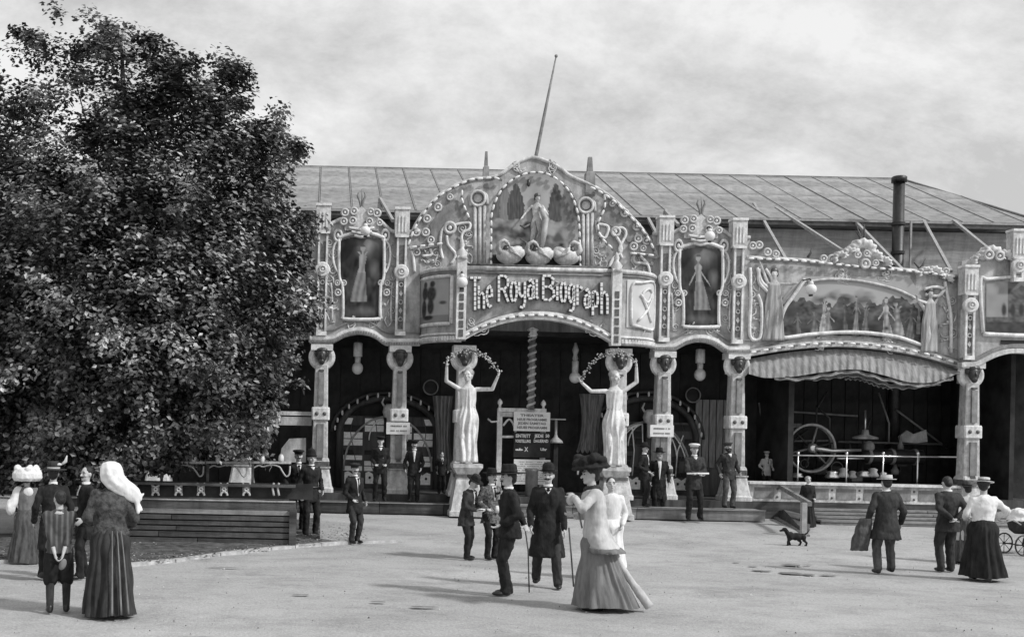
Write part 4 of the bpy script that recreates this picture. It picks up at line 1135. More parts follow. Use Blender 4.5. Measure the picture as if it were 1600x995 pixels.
# spiral-banded mast in front of the stand and a shorter lamp post
def mast(px, py0, py1, y, label, r=.085):
    a, b_ = U(px, py0, y), U(px, py1, y)
    o = empty('banded_mast', (a.x, y, b_.z), label, 'post')
    h = a.z-b_.z
    MB().lathe([(r, b_.z), (r, a.z)], 14, (a.x, y, 0)).build('mast', M_PAINT2, o, True)
    k = 0
    pts = [Vector((a.x+(r+.004)*math.cos(t*5.2), y+(r+.004)*math.sin(t*5.2), b_.z+h*t/12)) for t in [12*i/140 for i in range(141)]]
    MB().tube(pts, .035, 6).build('spiral_band', M_TRIM, o, True)
    MB().lathe([(r*1.2, a.z), (r*1.9, a.z+.06), (r*1.4, a.z+.16), (r*1.8, a.z+.2), (.02, a.z+.26)], 14, (a.x, y, 0)).build('crown', M_WHITE, o, True)
mast(832, 527, 640, .35, 'spiral-banded mast rising behind the notice boards')
c = U(899, 560, .6)
lp = empty('wall_torch', c, 'pale banded torch lamp beside the right statue', 'lamp')
MB().lathe([(.06, -.05), (.08, .0), (.05, .1), (.09, .22), (.05, .32), (.03, .42)], 12, c).build('stem', M_PAINT, lp, True)
MB().lathe([(.08, -.38), (.09, -.08), (.06, -.05)], 12, c).build('sleeve', M_TRIM, lp, True)
MB().ell(c+Vector((0, 0, -.5)), .15, 14, 9).build('globe', M_BULB, lp, True)
# scale-like stand to the right of the boards
a = U(869, 656, .7); b_ = U(869, 690, .7)
sc_ = empty('pedestal_scale', (a.x, .7, .56), 'thin pale pedestal scale beside the notice boards', 'scale')
MB().lathe([(.20, b_.z-.03), (.17, b_.z+.03), (.06, b_.z+.12), (.035, b_.z+.2), (.035, a.z)], 14, (a.x, .7, 0)).build('column', M_PAINT, sc_, True)
MB().box((a.x, .7, a.z+.02), (.5, .05, .035)).build('beam', M_PAINT, sc_)
MB().box((a.x, .7, (b_.z+.56)/2-.02), (.12, .12, b_.z-.56)).build('stand', M_DARK, sc_)
MB().lathe([(.16, .56), (.16, 1.2), (.18, 1.22), (.18, 1.26), (.05, 1.27)], 16, (U(830, 775, -.2).x, -.2, 0)).build('litter_bin', M_PAINT2, None, True, label='small grey drum below the notice boards', cat='bin', base=True)

# ================================================================== RIGHT WING WITH THE ENGINE
wing = empty('picture_wing', (U(1335, 790, 0).x, 0, .12), 'right wing facade with long painted frieze above the engine stall', 'facade')
wt_ = [(1166, 403), (1250, 407), (1330, 415), (1420, 423), (1500, 432)]
wb_ = [(1166, 558), (1220, 549), (1280, 543), (1335, 543), (1400, 550), (1450, 560), (1502, 576)]
slab(MB(), wt_, wb_, .03, .18, 50).build('wall', M_PAINT, wing)
MB().tube(px3(lerp_pts(wt_, 30), .03), .06, 6).build('crown_moulding', M_TRIM, wing, True)
bulbs_on(wing, lerp_pts([(x, y+1) for x, y in wt_], 40), -.06, .225)
slab(MB(), [(x, y-11) for x, y in wb_], [(x, y-1) for x, y in wb_], -.08, .11, 50).build('cornice', M_TRIM, wing)
slab(MB(), [(x, y-14) for x, y in wb_], [(x, y-11.5) for x, y in wb_], -.04, .06, 50).build('cornice', M_PAINT2, wing)
bulbs_on(wing, lerp_pts([(x, y-6) for x, y in wb_], 50), -.12, .32, 1.0)
def frieze_in(u, v):
    x, y = 1212+250*u, 432+104*v
    b_ = 528-10*math.sin(math.pi*u)+14*u
    if y > b_: return False
    l = 1218+38*max(0, (480-y)/48)**1.5
    r_ = 1452-26*max(0, (500-y)/60)**1.5
    return l < x < r_
picture('painting', 1212, 1462, 432, 536, .0, scene_pic(3.0), wing, 230, 100, frieze_in)
scroll(wing, [(1258, 436), (1240, 462), (1226, 482), (1219, 505), (1218, 527), (1270, 522), (1335, 519), (1400, 526), (1451, 541), (1455, 520), (1448, 490), (1436, 470)], -.03, .05, M_WHITE, 'frame_moulding')
scroll(wing, [(1262, 440), (1300, 436), (1350, 440), (1400, 452), (1430, 466)], -.03, .035, M_TRIM, 'frame_moulding')
for pth in ([(1172, 418), (1173, 470), (1172, 525), (1188, 526), (1190, 480), (1184, 460)], [(1183, 418), (1190, 440), (1204, 450), (1206, 436), (1196, 420)], [(1186, 420), (1186, 440), (1200, 456)], [(1476, 440), (1482, 470), (1486, 500), (1486, 552)], [(1444, 452), (1462, 448), (1478, 452)], [(1446, 460), (1466, 462), (1476, 452)]):
    scroll(wing, pth, -.03, .042, M_WHITE)
rosettes(wing, [(1176, 384, .95), (1186, 383, .95), (1199, 394), (1212, 397, .9), (1287, 404, .9), (1300, 405, 1.1), (1464, 425, .9), (1478, 424, .9)], .0)
# crest of shells on the top edge
def shell(parent, px, py, y, r, ang=0.0):
    """scalloped fan"""
    c = U(px, py, y); m = MB(); rows = []
    for j in range(5):
        t = j/4; row = []
        for i in range(25):
            a_ = R(-100+200*i/24); rr = r*(.25+.75*t)*(1+.06*math.cos(i*math.pi/2.0)*t)
            row.append(c+Matrix.Rotation(ang, 3, 'Y') @ Vector((rr*math.sin(a_), -.02-.10*math.sin(t*math.pi*.75)-.02*math.cos(i*math.pi/2.0)*t, rr*math.cos(a_)*.9)))
        rows.append(row)
    back_ = [q+Vector((0, .12-(q.y-c.y), 0)) for q in rows[-1]]
    m.loft(rows+[back_], caps=False, closed=False); m.build('shell', M_TRIM, parent, True)
for (x, y, r_, an) in ((1312, 404, .2, -.5), (1328, 399, .24, -.3), (1347, 392, .34, 0), (1364, 404, .24, .3), (1380, 412, .2, .5), (1444, 428, .2, -.3), (1458, 428, .22, .2), (1478, 438, .16, .4)): shell(wing, x, y, -.02, r_, an)
rosettes(wing, [(1340, 398, .9), (1352, 412, 1.2), (1354, 396, .8), (1368, 411, .8)], -.12)
for a0, a1 in (((1345, 384), (1338, 352)), ((1348, 384), (1350, 350)), ((1350, 384), (1336, 360)), ((1262, 402), (1268, 388)), ((1434, 424), (1446, 404)), ((1438, 424), (1428, 410))):
    MB().tube(px3([a0, ((a0[0]+a1[0])/2+2, (a0[1]+a1[1])/2), a1], .05), [.035, .03, .012], 6).build('spray', M_DARK2, wing, True)
# painted relief figures at either end of the frieze
filigree(wing, field(1172, 1186, 430, 530, 8)+field(1470, 1494, 450, 550, 8)+field(1280, 1420, 424, 434, 9)+field(1230, 1440, 530, 540, 12), .0)
globe_lamp(1267, 452, -.5, .14, 'round white globe lamp hanging before the painted frieze')
for a_ in ((1228, 406, 1178, 318), (1316, 392, 1212, 325), (1410, 422, 1335, 345), (1486, 424, 1443, 345), (1545, 390, 1490, 345)): brace(*a_, wing)
# stall interior
WX0, WX1 = U(1168, 700, 3).x, U(1512, 700, 3).x
stall = empty('engine_stall', ((WX0+WX1)/2, 3, .12), 'dark boarded stall interior around the engine', 'stall')
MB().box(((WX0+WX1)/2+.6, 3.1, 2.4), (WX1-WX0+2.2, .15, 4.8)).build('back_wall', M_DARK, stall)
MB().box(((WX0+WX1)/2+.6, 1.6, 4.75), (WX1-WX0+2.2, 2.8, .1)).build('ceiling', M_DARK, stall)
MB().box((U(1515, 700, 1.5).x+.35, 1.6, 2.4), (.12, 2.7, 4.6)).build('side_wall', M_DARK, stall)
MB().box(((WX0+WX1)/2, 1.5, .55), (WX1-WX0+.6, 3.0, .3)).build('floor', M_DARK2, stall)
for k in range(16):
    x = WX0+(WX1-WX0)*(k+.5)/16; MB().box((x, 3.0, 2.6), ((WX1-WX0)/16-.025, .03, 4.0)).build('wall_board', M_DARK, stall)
MB().box((U(1215, 664, 2.8).x, 2.9, U(1215, 664, 2.8).z), (1.4, .1, .12)).build('shelf', M_CURTAIN, stall)
# scalloped canvas valance
def valance():
    rows = []; NU, NV = 260, 14
    top = lerp_pts([(1170, 561), (1220, 552), (1280, 546), (1335, 546), (1400, 553), (1450, 563), (1500, 578)], NU+1)
    bot = lerp_pts([(1170, 584), (1195, 590), (1240, 588), (1280, 582), (1335, 577), (1375, 585), (1420, 597), (1460, 596), (1497, 582)], NU+1)
    for j in range(NV+1):
        v = j/NV; row = []
        for i in range(NU+1):
            u = i/NU; x = top[i][0]; y = top[i][1]+(bot[i][1]-top[i][1])*v
            yd = .12-.5*v+.030*math.sin(u*math.pi*58+.8*math.sin(u*9))*(.3+.7*v)+.012*math.sin(u*170)*v
            row.append(U(x+0*yd, y, yd))
        rows.append(row)
    o = MB().loft(rows, caps=False, closed=False).build('awning', M_CANVAS, None, True, label='pale gathered canvas awning slung over the engine stall', cat='awning')
    # lower drooping folds
    for k, (pts) in enumerate(([(1210, 588), (1250, 590), (1290, 584), (1335, 579), (1380, 590), (1440, 600), (1490, 588)], [(1270, 590), (1300, 587), (1335, 584), (1370, 594), (1410, 603), (1470, 596)], [(1320, 588), (1345, 590), (1370, 599), (1395, 604)])):
        t = lerp_pts(pts, 60); rows = []
        for j in range(5):
            row = []
            for i, (x, y) in enumerate(t): row.append(U(x, y+j*1.5-1+1.2*math.sin(i*1.1), -.36+.16*k+.05*math.sin(j*1.5)+.04*math.sin(i*.9)))
            rows.append(row)
        MB().loft(rows, caps=False, closed=False).build('hanging_fold', M_CANVAS, o, True)
    return o
valance()
# steam engine with flywheel
EYy = 1.6
fw = U(1268, 700, EYy); rad = (U(1305, 700, EYy)-fw).x
eng = empty('steam_engine', (fw.x+1.2, EYy, .7), 'stationary steam engine with pale spoked flywheel and bright rods', 'engine')
wheel = MB().ring(fw, rad, .035, 48, 8).build('flywheel', M_PAINT, eng, True)
MB().ring(fw+Vector((0, .12, 0)), rad*.97, .03, 48, 6).build('rim', M_SEAM, wheel, True)
for k in range(6):
    a = R(60*k+15); MB().tube([fw+Vector((.05*math.cos(a), .03, .05*math.sin(a))), fw+Vector((rad*.97*math.cos(a), .03, rad*.97*math.sin(a)))], [.035, .02], 7).build('spoke', M_SEAM if k % 2 else M_IRON, wheel, True)
MB().lathe([(.13, -.12), (.13, .12), (.07, .16)], 14, fw, rot=Matrix.Rotation(R(90), 3, 'X')).build('hub', M_STEEL, wheel, True)
MB().tube([fw+Vector((.02, -.14, 0)), U(1300, 704, EYy-.14), U(1345, 703, EYy-.14)], [.075, .05, .035], 8).build('connecting_rod', M_STEEL, eng, True)
MB().tube([U(1308, 716, EYy-.1), U(1350, 716, EYy-.1)], .03, 8).build('piston_rod', M_STEEL, eng, True)
cy1, cy2 = U(1345, 712, EYy), U(1440, 714, EYy)
MB().tube([cy1, cy1.lerp(cy2, .1), cy2], [.12, .2, .2], 16).build('cylinder', M_IRON, eng, True)
for t in (.12, .5, .88):
    p = cy1.lerp(cy2, t); MB().tube([p-Vector((.04, 0, 0)), p+Vector((.04, 0, 0))], .22, 16).build('cylinder_band', M_SEAM, eng, True)
zf = U(1300, 752, EYy).z
MB().box(((fw.x+cy2.x)/2+.1, EYy+.1, (zf+.7)/2), (cy2.x-fw.x+2.2, .9, zf-.7)).build('bed', M_IRON, eng)
random.seed(31)
for k, (px, py, w, h) in enumerate(((1300, 741, .34, .2), (1318, 738, .26, .26), (1332, 741, .2, .2), (1350, 740, .3, .16), (1364, 738, .26, .24), (1380, 742, .2, .16), (1246, 742, .3, .12), (1225, 742, .2, .18))):
    c = U(px, py, EYy-.35); MB().lathe([(w*.5, -h/2), (w*.55, -h*.3), (w*.35, h*.1), (w*.45, h*.35), (w*.2, h*.5)], 12, c).build('valve_cap', M_PAINT if k % 3 else M_STEEL, eng, True)
a = U(1352, 680, EYy+.3); b_ = U(1352, 640, EYy+.3)
MB().tube([a, b_], .025, 6).build('pipe', M_STEEL, eng, True)
MB().lathe([(.05, .0), (.33, .0), (.33, .05), (.1, .12), (.08, .25)], 16, a-Vector((0, 0, .1))).build('governor', M_PAINT, eng, True)
MB().ell(U(1358, 698, EYy), (.14, .14, .17), 12, 8).build('oil_cup', M_SEAM, eng, True)
MB().poly(pxz([(1404, 682), (1416, 672), (1426, 678), (1446, 671), (1448, 690), (1430, 692), (1406, 690)], 2.4), 2.36, 2.44).build('name_shield', M_PAINT, eng)
MB().tube([U(1210, 700, 2.2), U(1235, 690, 2.2), U(1262, 672, 2.2)], .05, 6).build('drive_belt', M_IRON, eng)
# oily clutter round the engine
rk = random.Random(19)
for i in range(34):
    px, py = rk.uniform(1185, 1495), rk.uniform(690, 752); yy = rk.uniform(1.9, 2.8); c = U(px, py, yy); kd = rk.randrange(4); r_ = rk.uniform(.05, .16); mm = rk.choice((M_IRON, M_SEAM, M_DARK2, M_PAINT2, M_IRON))
    if kd == 0: MB().lathe([(r_, -.08), (r_, .05), (r_*.6, .1), (r_*.3, .3), (.02, .32)], 12, c).build('fitting', mm, eng, True)
    elif kd == 1: MB().ring(c, r_*1.2, .015, 18, 5).build('hand_wheel', mm, eng, True)
    elif kd == 2: MB().tube([c, c+Vector((0, 0, rk.uniform(.4, 1.2))), c+Vector((rk.uniform(-.6, .6), .1, rk.uniform(1.2, 1.6)))], .025, 6).build('pipe', mm, eng, True)
    else: MB().box(c, (rk.uniform(.1, .4), .2, rk.uniform(.1, .3))).build('casing', mm, eng)
for px0, py0, px1, py1 in ((1180, 690, 1300, 688), (1310, 690, 1480, 694), (1190, 640, 1340, 650), (1400, 640, 1480, 700)):
    MB().tube([U(px0, py0, 2.7), U(px1, py1, 2.7)], .03, 6).build('pipe', M_SEAM, eng, True)
# bright guard rail
rl = empty('guard_rail', (U(1380, 750, .5).x, .5, .7), 'thin bright guard rail before the engine', 'railing')
MB().tube([U(1236, 711, .5), U(1496, 714, .5)], .022, 7).build('rail', M_STEEL, rl, True)
for px in (1247, 1323, 1380, 1434):
    a = U(px, 708, .5); MB().tube([(a.x, .5, a.z), (a.x, .5, .7)], .02, 7).build('post', M_STEEL, rl, True)
    MB().ell(a, .045, 8, 6).build('knob', M_STEEL, rl, True)
# panelled plinth, dark base, wooden steps
pl_ = empty('panelled_plinth', (U(1330, 785, -.2).x, -.2, .12), 'low pale panelled plinth wall in front of the engine', 'plinth')
x0, x1 = U(1170, 770, -.2).x, U(1504, 775, -.2).x
zt, zb = (U(1300, 758, -.2).z+U(1480, 762, -.2).z)/2, (U(1300, 784, -.2).z+U(1480, 790, -.2).z)/2
MB().box(((x0+x1)/2, 0, (zt+zb)/2), (x1-x0, .3, zt-zb)).build('wall', M_TRIM, pl_)
MB().box(((x0+x1)/2, -.04, zt+.03), (x1-x0, .44, .06)).build('coping', M_WHITE, pl_)
MB().box(((x0+x1)/2, -.02, zb/2), (x1-x0, .36, zb-.02)).build('dark_base', M_DKPLANK, pl_)
k = 0; x = x0+.15
while x < x1-.5:
    MB().box((x+.26, -.155, (zt+zb)/2), (.5, .02, (zt-zb)*.62)).build('panel', M_PAINT2, pl_)
    for dz in (-.1, .1): MB().ell((x+.60, -.16, (zt+zb)/2+dz), (.03, .02, .03), 8, 5).build('stud', M_INLAY, pl_)
    x += .70
st = empty('wooden_steps', (U(1380, 835, -1).x, -1, .12), 'wide pale wooden steps below the panelled plinth', 'steps')
sx0, sx1 = U(1272, 820, -1).x, U(1640, 830, -1).x
for k in range(4):
    yy = -.45-.26*k; zz = .12+.30*(1-(k+.5)/4)+.02
    for a, b_ in ((sx0, sx0+(sx1-sx0)*.52), (sx0+(sx1-sx0)*.52, sx1)):
        MB().box(((a+b_)/2, yy, zz), (b_-a-.015, .28, .045)).build('tread', M_WOOD, st)
        MB().box(((a+b_)/2, yy-.1, zz-.055), (b_-a-.015, .03, .062)).build('riser', M_WOOD, st)
# gangway with slanting handrail
hr = empty('ramp_handrail', (U(1230, 830, -1.6).x, -1.6, .1), 'slanting wooden ramp handrail beside the woman in black', 'handrail')
p1, p2 = on_ground(1201, 803), on_ground(1255, 838)
p1 = Vector((p1.x, max(p1.y, -2.2), gz(0, p1.y))); 
t1, t2 = U(1202, 750, p1.y), U(1266, 787, p2.y+.1)
MB().bar((p1.x, p1.y, p1.z), (p1.x, p1.y, t1.z), .10).build('post', M_DKPLANK, hr)
MB().bar((p2.x, p2.y, p2.z-.05), (p2.x, p2.y, U(1255, 785, p2.y).z), .11).build('post', M_STRUT, hr)
MB().bar(t1, t2, .08, .10).build('rail', M_WOOD, hr)
MB().bar(U(1194, 799, p1.y), U(1262, 838, p2.y), .10, .08).build('stringer', M_WOOD, hr)
m = MB(); m.add([U(1200, 800, p1.y), U(1262, 836, p2.y), U(1270, 806, -.8), U(1225, 796, -.8)], [(0, 1, 2, 3)]); m.build('ramp_boards', M_DKPLANK, hr)

# ================================================================== FAR RIGHT FACADE
fr = empty('corner_facade', (U(1560, 790, 0).x, 0, .12), 'ornate facade at the right edge with dark arch and painted trees', 'facade')
ft_ = [(1503, 408), (1540, 400), (1590, 396), (1640, 398), (1760, 404)]
fb_ = [(1503, 574), (1528, 572), (1540, 566), (1560, 557), (1584, 552), (1620, 556), (1650, 575), (1760, 582)]
slab(MB(), ft_, fb_, -.18, .2, 50).build('wall', M_PAINT, fr)
slab(MB(), [(x, y-8) for x, y in fb_], [(x, y-.5) for x, y in fb_], -.36, .2, 50).build('cornice', M_TRIM, fr)
slab(MB(), [(x, y-15) for x, y in fb_], [(x, y-9) for x, y in fb_], -.28, .12, 50).build('cornice', M_PAINT2, fr)
picture('painting', 1541, 1640, 440, 520, -.2, trees_pic, fr, 60, 50)
scroll(fr, [(1536, 520), (1532, 440), (1545, 436), (1600, 432), (1650, 436)], -.22, .045, M_WHITE, 'frame_moulding')
scroll(fr, [(1536, 522), (1580, 524), (1640, 526)], -.22, .06, M_WHITE, 'frame_moulding')
pilaster(fr, 1515, 418, 562, 477, -.32, 14)
pilaster(fr, 1591, 362, 440, 415, -.32, 14)
for (x, y, r_, an) in ((1530, 408, .2, -.4), (1548, 402, .32, 0), (1570, 404, .24, .3)): shell(fr, x, y, -.22, r_, an)
rosettes(fr, [(1545, 398, 1.2), (1562, 400, 1.1)], -.36)
column(fr, 1513, 690, -.1, dz=-.12)
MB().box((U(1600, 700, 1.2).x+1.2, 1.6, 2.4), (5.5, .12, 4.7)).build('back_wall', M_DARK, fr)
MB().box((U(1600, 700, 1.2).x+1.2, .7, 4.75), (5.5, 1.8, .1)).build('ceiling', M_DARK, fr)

# ================================================================== LEFT: WING BEHIND THE TREE, BALUSTRADE, TIMBER WALL
lw = empty('leafy_wing', (U(380, 770, .1).x, .1, .12), 'grey facade wing half hidden behind the big tree', 'facade')
slab(MB(), [(-300, 395), (200, 392), (484, 386)], [(-300, 520), (200, 525), (484, 530)], .1, .18, 20).build('wall', M_PAINT, lw)
for px in (455, 250): pilaster(lw, px, 330, 524, 425, 0)
for px in (380, 250, 120): column(lw, px, 650, .2)
MB().box((U(200, 640, .1).x, .1, U(430, 645, .1).z), (9.5, .12, .10)).build('beam', M_TRIM, lw)
MB().box((U(200, 640, .1).x, .1, U(430, 657, .1).z), (9.5, .12, .22)).build('beam', M_PAINT, lw)
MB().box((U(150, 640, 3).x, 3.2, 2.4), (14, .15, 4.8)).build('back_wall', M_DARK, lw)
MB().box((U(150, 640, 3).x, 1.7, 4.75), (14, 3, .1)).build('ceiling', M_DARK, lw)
p_ = MB().poly(pxz([(436, 722), (440, 700), (452, 685), (478, 684), (478, 722)], 0.0), 0, .1).build('pale_screen', M_PAINT, lw)
# carved bench-like balustrade
BY = on_ground(300, 852).y+.14
bl = empty('carved_balustrade', (U(330, 780, BY).x, BY, .0), 'dark balustrade with pale scroll balusters under the tree', 'balustrade')
def brail(px0, px1, py0, py1, th, m_, name):
    a, b_ = U(px0, py0, BY), U(px1, py0, BY); z1 = U(px0, py1, BY).z
    MB().box(((a.x+b_.x)/2, BY, (a.z+z1)/2), (b_.x-a.x, th, abs(a.z-z1))).build(name, m_, bl)
brail(60, 462, 749, 753, .12, M_DKPLANK, 'top_rail'); brail(60, 462, 776, 793, .16, M_DKPLANK, 'bottom_rail'); brail(60, 462, 774.5, 776, .2, M_PAINT, 'sill')
MB().box((U(260, 765, BY).x, BY+.12, U(260, 764, BY).z), (5.6, .04, .3)).build('back_panel', M_DARK, bl)
def sbal(px):
    m = MB()
    for s_ in (-1, 1):
        m.tube(px3(smooth_path([(px+s_*5, 754), (px+s_*5, 758), (px-s_*3, 764), (px+s_*4, 770), (px+s_*5, 774)], 4), BY-.02), .022, 6)
    m.bar(U(px-5, 754, BY), U(px-5, 774, BY), .02); m.bar(U(px+5, 754, BY), U(px+5, 774, BY), .02)
    m.build('baluster', M_PAINT, bl, True)
for px in (100, 136, 172, 208, 243, 279, 314, 350, 385): sbal(px)
for px in (428, 436): MB().tube(px3(smooth_path([(px, 754), (px-2, 762), (px, 774)], 3), BY-.02), .022, 6).build('baluster', M_PAINT, bl, True)
for (p0, p1) in ((250, 320), (322, 388), (392, 455)):
    w = p1-p0
    MB().bar(U(p0, 722, BY+.3), U(p1, 722.5, BY+.3), .05, .045).build('crest_rail', M_PAINT, bl)
    MB().tube(px3(smooth_path([(p0+2, 732), (p0+12, 727), (p0+w*.3, 729), (p0+w*.5, 726), (p0+w*.7, 729), (p1-14, 736), (p1-8, 744), (p1-3, 740), (p1-2, 728)], 5), BY+.3), .017, 6).build('crest_scroll', M_PAINT, bl, True)
    MB().ell(U(p0+w*.28, 717, BY+.3), (.05, .05, .1), 8, 6).build('finial', M_TRIM, bl, True); MB().ell(U(p0+w*.75, 716, BY+.3), (.06, .05, .09), 8, 6).build('finial', M_TRIM, bl, True)
    a = U(p0+3, 724, BY+.3); MB().box((a.x, BY+.3, a.z-.22), (.05, .05, .45)).build('post', M_DKPLANK, bl)
# plank wall of the timber terrace
TY = on_ground(300, 852).y
tw = empty('timber_terrace', (U(300, 850, TY).x, TY, gz(0, TY)), 'dark plank terrace wall beside the kerb under the tree', 'terrace')
xa_, xb2 = U(60, 830, TY).x, U(459, 830, TY).x
zs = [U(300, y, TY).z for y in (794, 803, 812, 820.5, 829, 839, 852)]
zs[-1] = gz(0, TY)-.03
xm_ = xa_+(xb2-xa_)*.46
for i, (a, b_) in enumerate(zip(zs, zs[1:])):
    for e0, e1 in ((xa_, xm_+random.uniform(-.8, .8)), (None, xb2)):
        if e0 is None: e0 = last_e
        last_e = e1
        MB().box(((e0+e1)/2, TY+random.uniform(0, .015), (a+b_)/2), (e1-e0-.014, .06, a-b_-.026)).build('plank', M_WOOD if i == 0 else M_DKPLANK, tw)
MB().box(((xa_+xb2)/2, TY+.09, (zs[0]+zs[-1])/2), (xb2-xa_-.05, .05, zs[0]-zs[-1])).build('backing', M_DARK, tw)
dep = 3.0
for i, (a, b_) in enumerate(zip(zs, zs[1:])):
    MB().box((xb2-.03, TY+.05+dep/2, (a+b_)/2), (.05, dep, a-b_-.02)).build('end_plank', M_DKPLANK, tw)
MB().box((xb2-.02, TY-.03, (zs[0]+zs[-1])/2), (.13, .13, zs[0]-zs[-1]+.06)).build('corner_post', M_DKPLANK, tw)
for k in range(6):
    MB().box(((xa_+xb2)/2, TY+.12+dep*(k+.5)/6, zs[0]-.02), (xb2-xa_-.1, dep/6-.015, .04)).build('deck_board', M_DKPLANK, tw)
# ================================================================== PEOPLE
REMESH = []          # (object, voxel, smooth, wrinkle, decimate)
def rm(mb, name, m, parent, voxel=.014, smooth=2, wrinkle=0.0, dec=.5, wscale=.12):
    o = mb.local(name, m, parent)
    REMESH.append((o, voxel, smooth, wrinkle, dec, wscale)); return o
def ik(a, t, l1, l2, pole):
    a, t, pole = Vector(a), Vector(t), Vector(pole)
    d = t-a; L = max(.02, min(d.length, (l1+l2)*.999)); u = d.normalized(); t = a+u*L
    x = (l1*l1-l2*l2+L*L)/(2*L); h = math.sqrt(max(0, l1*l1-x*x))
    p = pole-u*pole.dot(u)
    p = p.normalized() if p.length > 1e-5 else u.orthogonal().normalized()
    return a+u*x+p*h, t
def ering(c, rx, ry, n=20, rot=None):
    out = []
    for k in range(n):
        a = 2*math.pi*k/n; q = Vector((rx*math.cos(a), ry*math.sin(a), 0))
        if rot is not None: q = rot @ q
        out.append(Vector(c)+q)
    return out
class Fig:
    """posed figure; own space: +y forward, +x its right, z up, 1.75 m tall"""
    def __init__(s, hands=None, feet=None, lean=0.0, head=(0, 0), poles=None, side=0.0, female=False, twist=0.0):
        s.female = female
        s.lean = R(lean); s.side = R(side)
        s.hip = Vector((0, 0, .93))
        s.torso = Matrix.Translation(s.hip) @ Matrix.Rotation(-s.lean, 4, 'X') @ Matrix.Rotation(s.side, 4, 'Y') @ Matrix.Rotation(R(twist), 4, 'Z') @ Matrix.Translation(-s.hip)
        sw = .158 if female else .172
        T = lambda p: s.torso @ Vector(p)
        s.T = T
        s.sh = {-1: T((-sw, 0, 1.395)), 1: T((sw, 0, 1.395))}
        hands = hands or {}
        s.el, s.wr = {}, {}
        poles = poles or {}
        for k in (-1, 1):
            h = hands.get(k, (k*.24, .06, .86))
            s.el[k], s.wr[k] = ik(s.sh[k], h, .29, .27, poles.get(k, (k*.5, -1, -.2)))
        feet = feet or {}
        s.hj = {-1: Vector((-.09, 0, .90)), 1: Vector((.09, 0, .90))}
        s.kn, s.an = {}, {}
        for k in (-1, 1):
            f = feet.get(k, (k*.10, 0, .08))
            s.kn[k], s.an[k] = ik(s.hj[k], f, .42, .42, (k*.15, 1, 0))
        s.H = s.torso @ Matrix.Translation((0, 0, 1.52)) @ Matrix.Rotation(R(head[0]), 4, 'Z') @ Matrix.Rotation(R(-head[1]), 4, 'X') @ Matrix.Translation((0, 0, -1.52))
    def h(s, p): return s.H @ Vector(p)
    def hrot(s): return s.H.to_3x3()
    def body(s, legs=True):
        m = MB(); T = s.T; tr = s.torso.to_3x3()
        fem = s.female
        rings = [(.80, .09, .08), (.88, .165, .115), (.98, .15, .105), (1.08, .125 if fem else .14, .095), (1.22, .15 if fem else .165, .12), (1.36, .155 if fem else .175, .11), (1.44, .10, .075), (1.48, .055, .055)]
        m.loft([[T(q) for q in ering((0, 0, z), rx, ry, 18)] for z, rx, ry in rings])
        m.cone(T((0, .0, 1.42)), s.h((0, .005, 1.57)), .058, .052)
        hr = s.hrot()
        m.ell(s.h((0, 0, 1.645)), (.076, .094, .108), 16, 12, hr)
        m.ell(s.h((0, .038, 1.58)), (.056, .056, .062), 14, 10, hr)
        m.ell(s.h((0, .075, 1.55)), (.026, .024, .024), 10, 8, hr)
        m.cone(s.h((0, .088, 1.65)), s.h((0, .116, 1.612)), .010, .017, 8)
        m.ell(s.h((0, .088, 1.578)), (.026, .014, .010), 10, 6, hr)
        m.ell(s.h((-.036, .082, 1.668)), (.026, .014, .010), 8, 6, hr); m.ell(s.h((.036, .082, 1.668)), (.026, .014, .010), 8, 6, hr)
        for k in (-1, 1):
            m.ell(s.h((k*.08, -.008, 1.63)), (.012, .024, .034), 8, 6, hr)
            m.ell(s.h((k*.045, .062, 1.61)), (.024, .024, .022), 8, 6, hr)
            m.ell(s.sh[k]+Vector((0, 0, -.012)), .046, 10, 7)
            m.cone(s.sh[k]+Vector((0, 0, -.01)), s.el[k], .043, .038); m.cone(s.el[k], s.wr[k], .038, .027)
            s.hand(m, k)
            m.cone(s.hj[k], s.kn[k], .076, .054); m.cone(s.kn[k]+Vector((0, -.01, 0)), s.an[k], .056, .038)
            m.cone(s.an[k]+Vector((0, -.03, -.02)), s.an[k]+Vector((k*.01, .08, -.045)), .030, .022, 8)
        return m
    def hand(s, m, k, grip=.55):
        w, e = s.wr[k], s.el[k]; d = (w-e).normalized()
        side = Vector((0, 1, 0)) if abs(d.y) < .8 else Vector((-k, 0, 0))
        side = (side-d*side.dot(d)).normalized(); nrm = d.cross(side)*k     # palm normal
        if nrm.x*k > 0: nrm = -nrm
        pc = w+d*.045
        rot = Matrix((side, nrm, d)).transposed()
        m.ell(pc, (.042, .020, .055), 12, 8, rot)
        for i, (o, L) in enumerate(((.030, .068), (.010, .078), (-.010, .072), (-.029, .056))):
            b0 = w+d*.085+side*o; b1 = b0+(d*(1-grip*.35)+nrm*grip*.5)*L*.55; b2 = b1+(d*(1-grip)+nrm*grip)*L*.55
            m.cone(b0, b1, .0105, .0095, 6); m.cone(b1, b2, .0095, .0080, 6)
        t0 = w+d*.025+side*.036; t1 = t0+(side*.8+d*.55+nrm*.3).normalized()*.038; t2 = t1+(d*.9+nrm*.4+side*.15).normalized()*.034
        m.cone(t0, t1, .0135, .0115, 6); m.cone(t1, t2, .0115, .0090, 6)
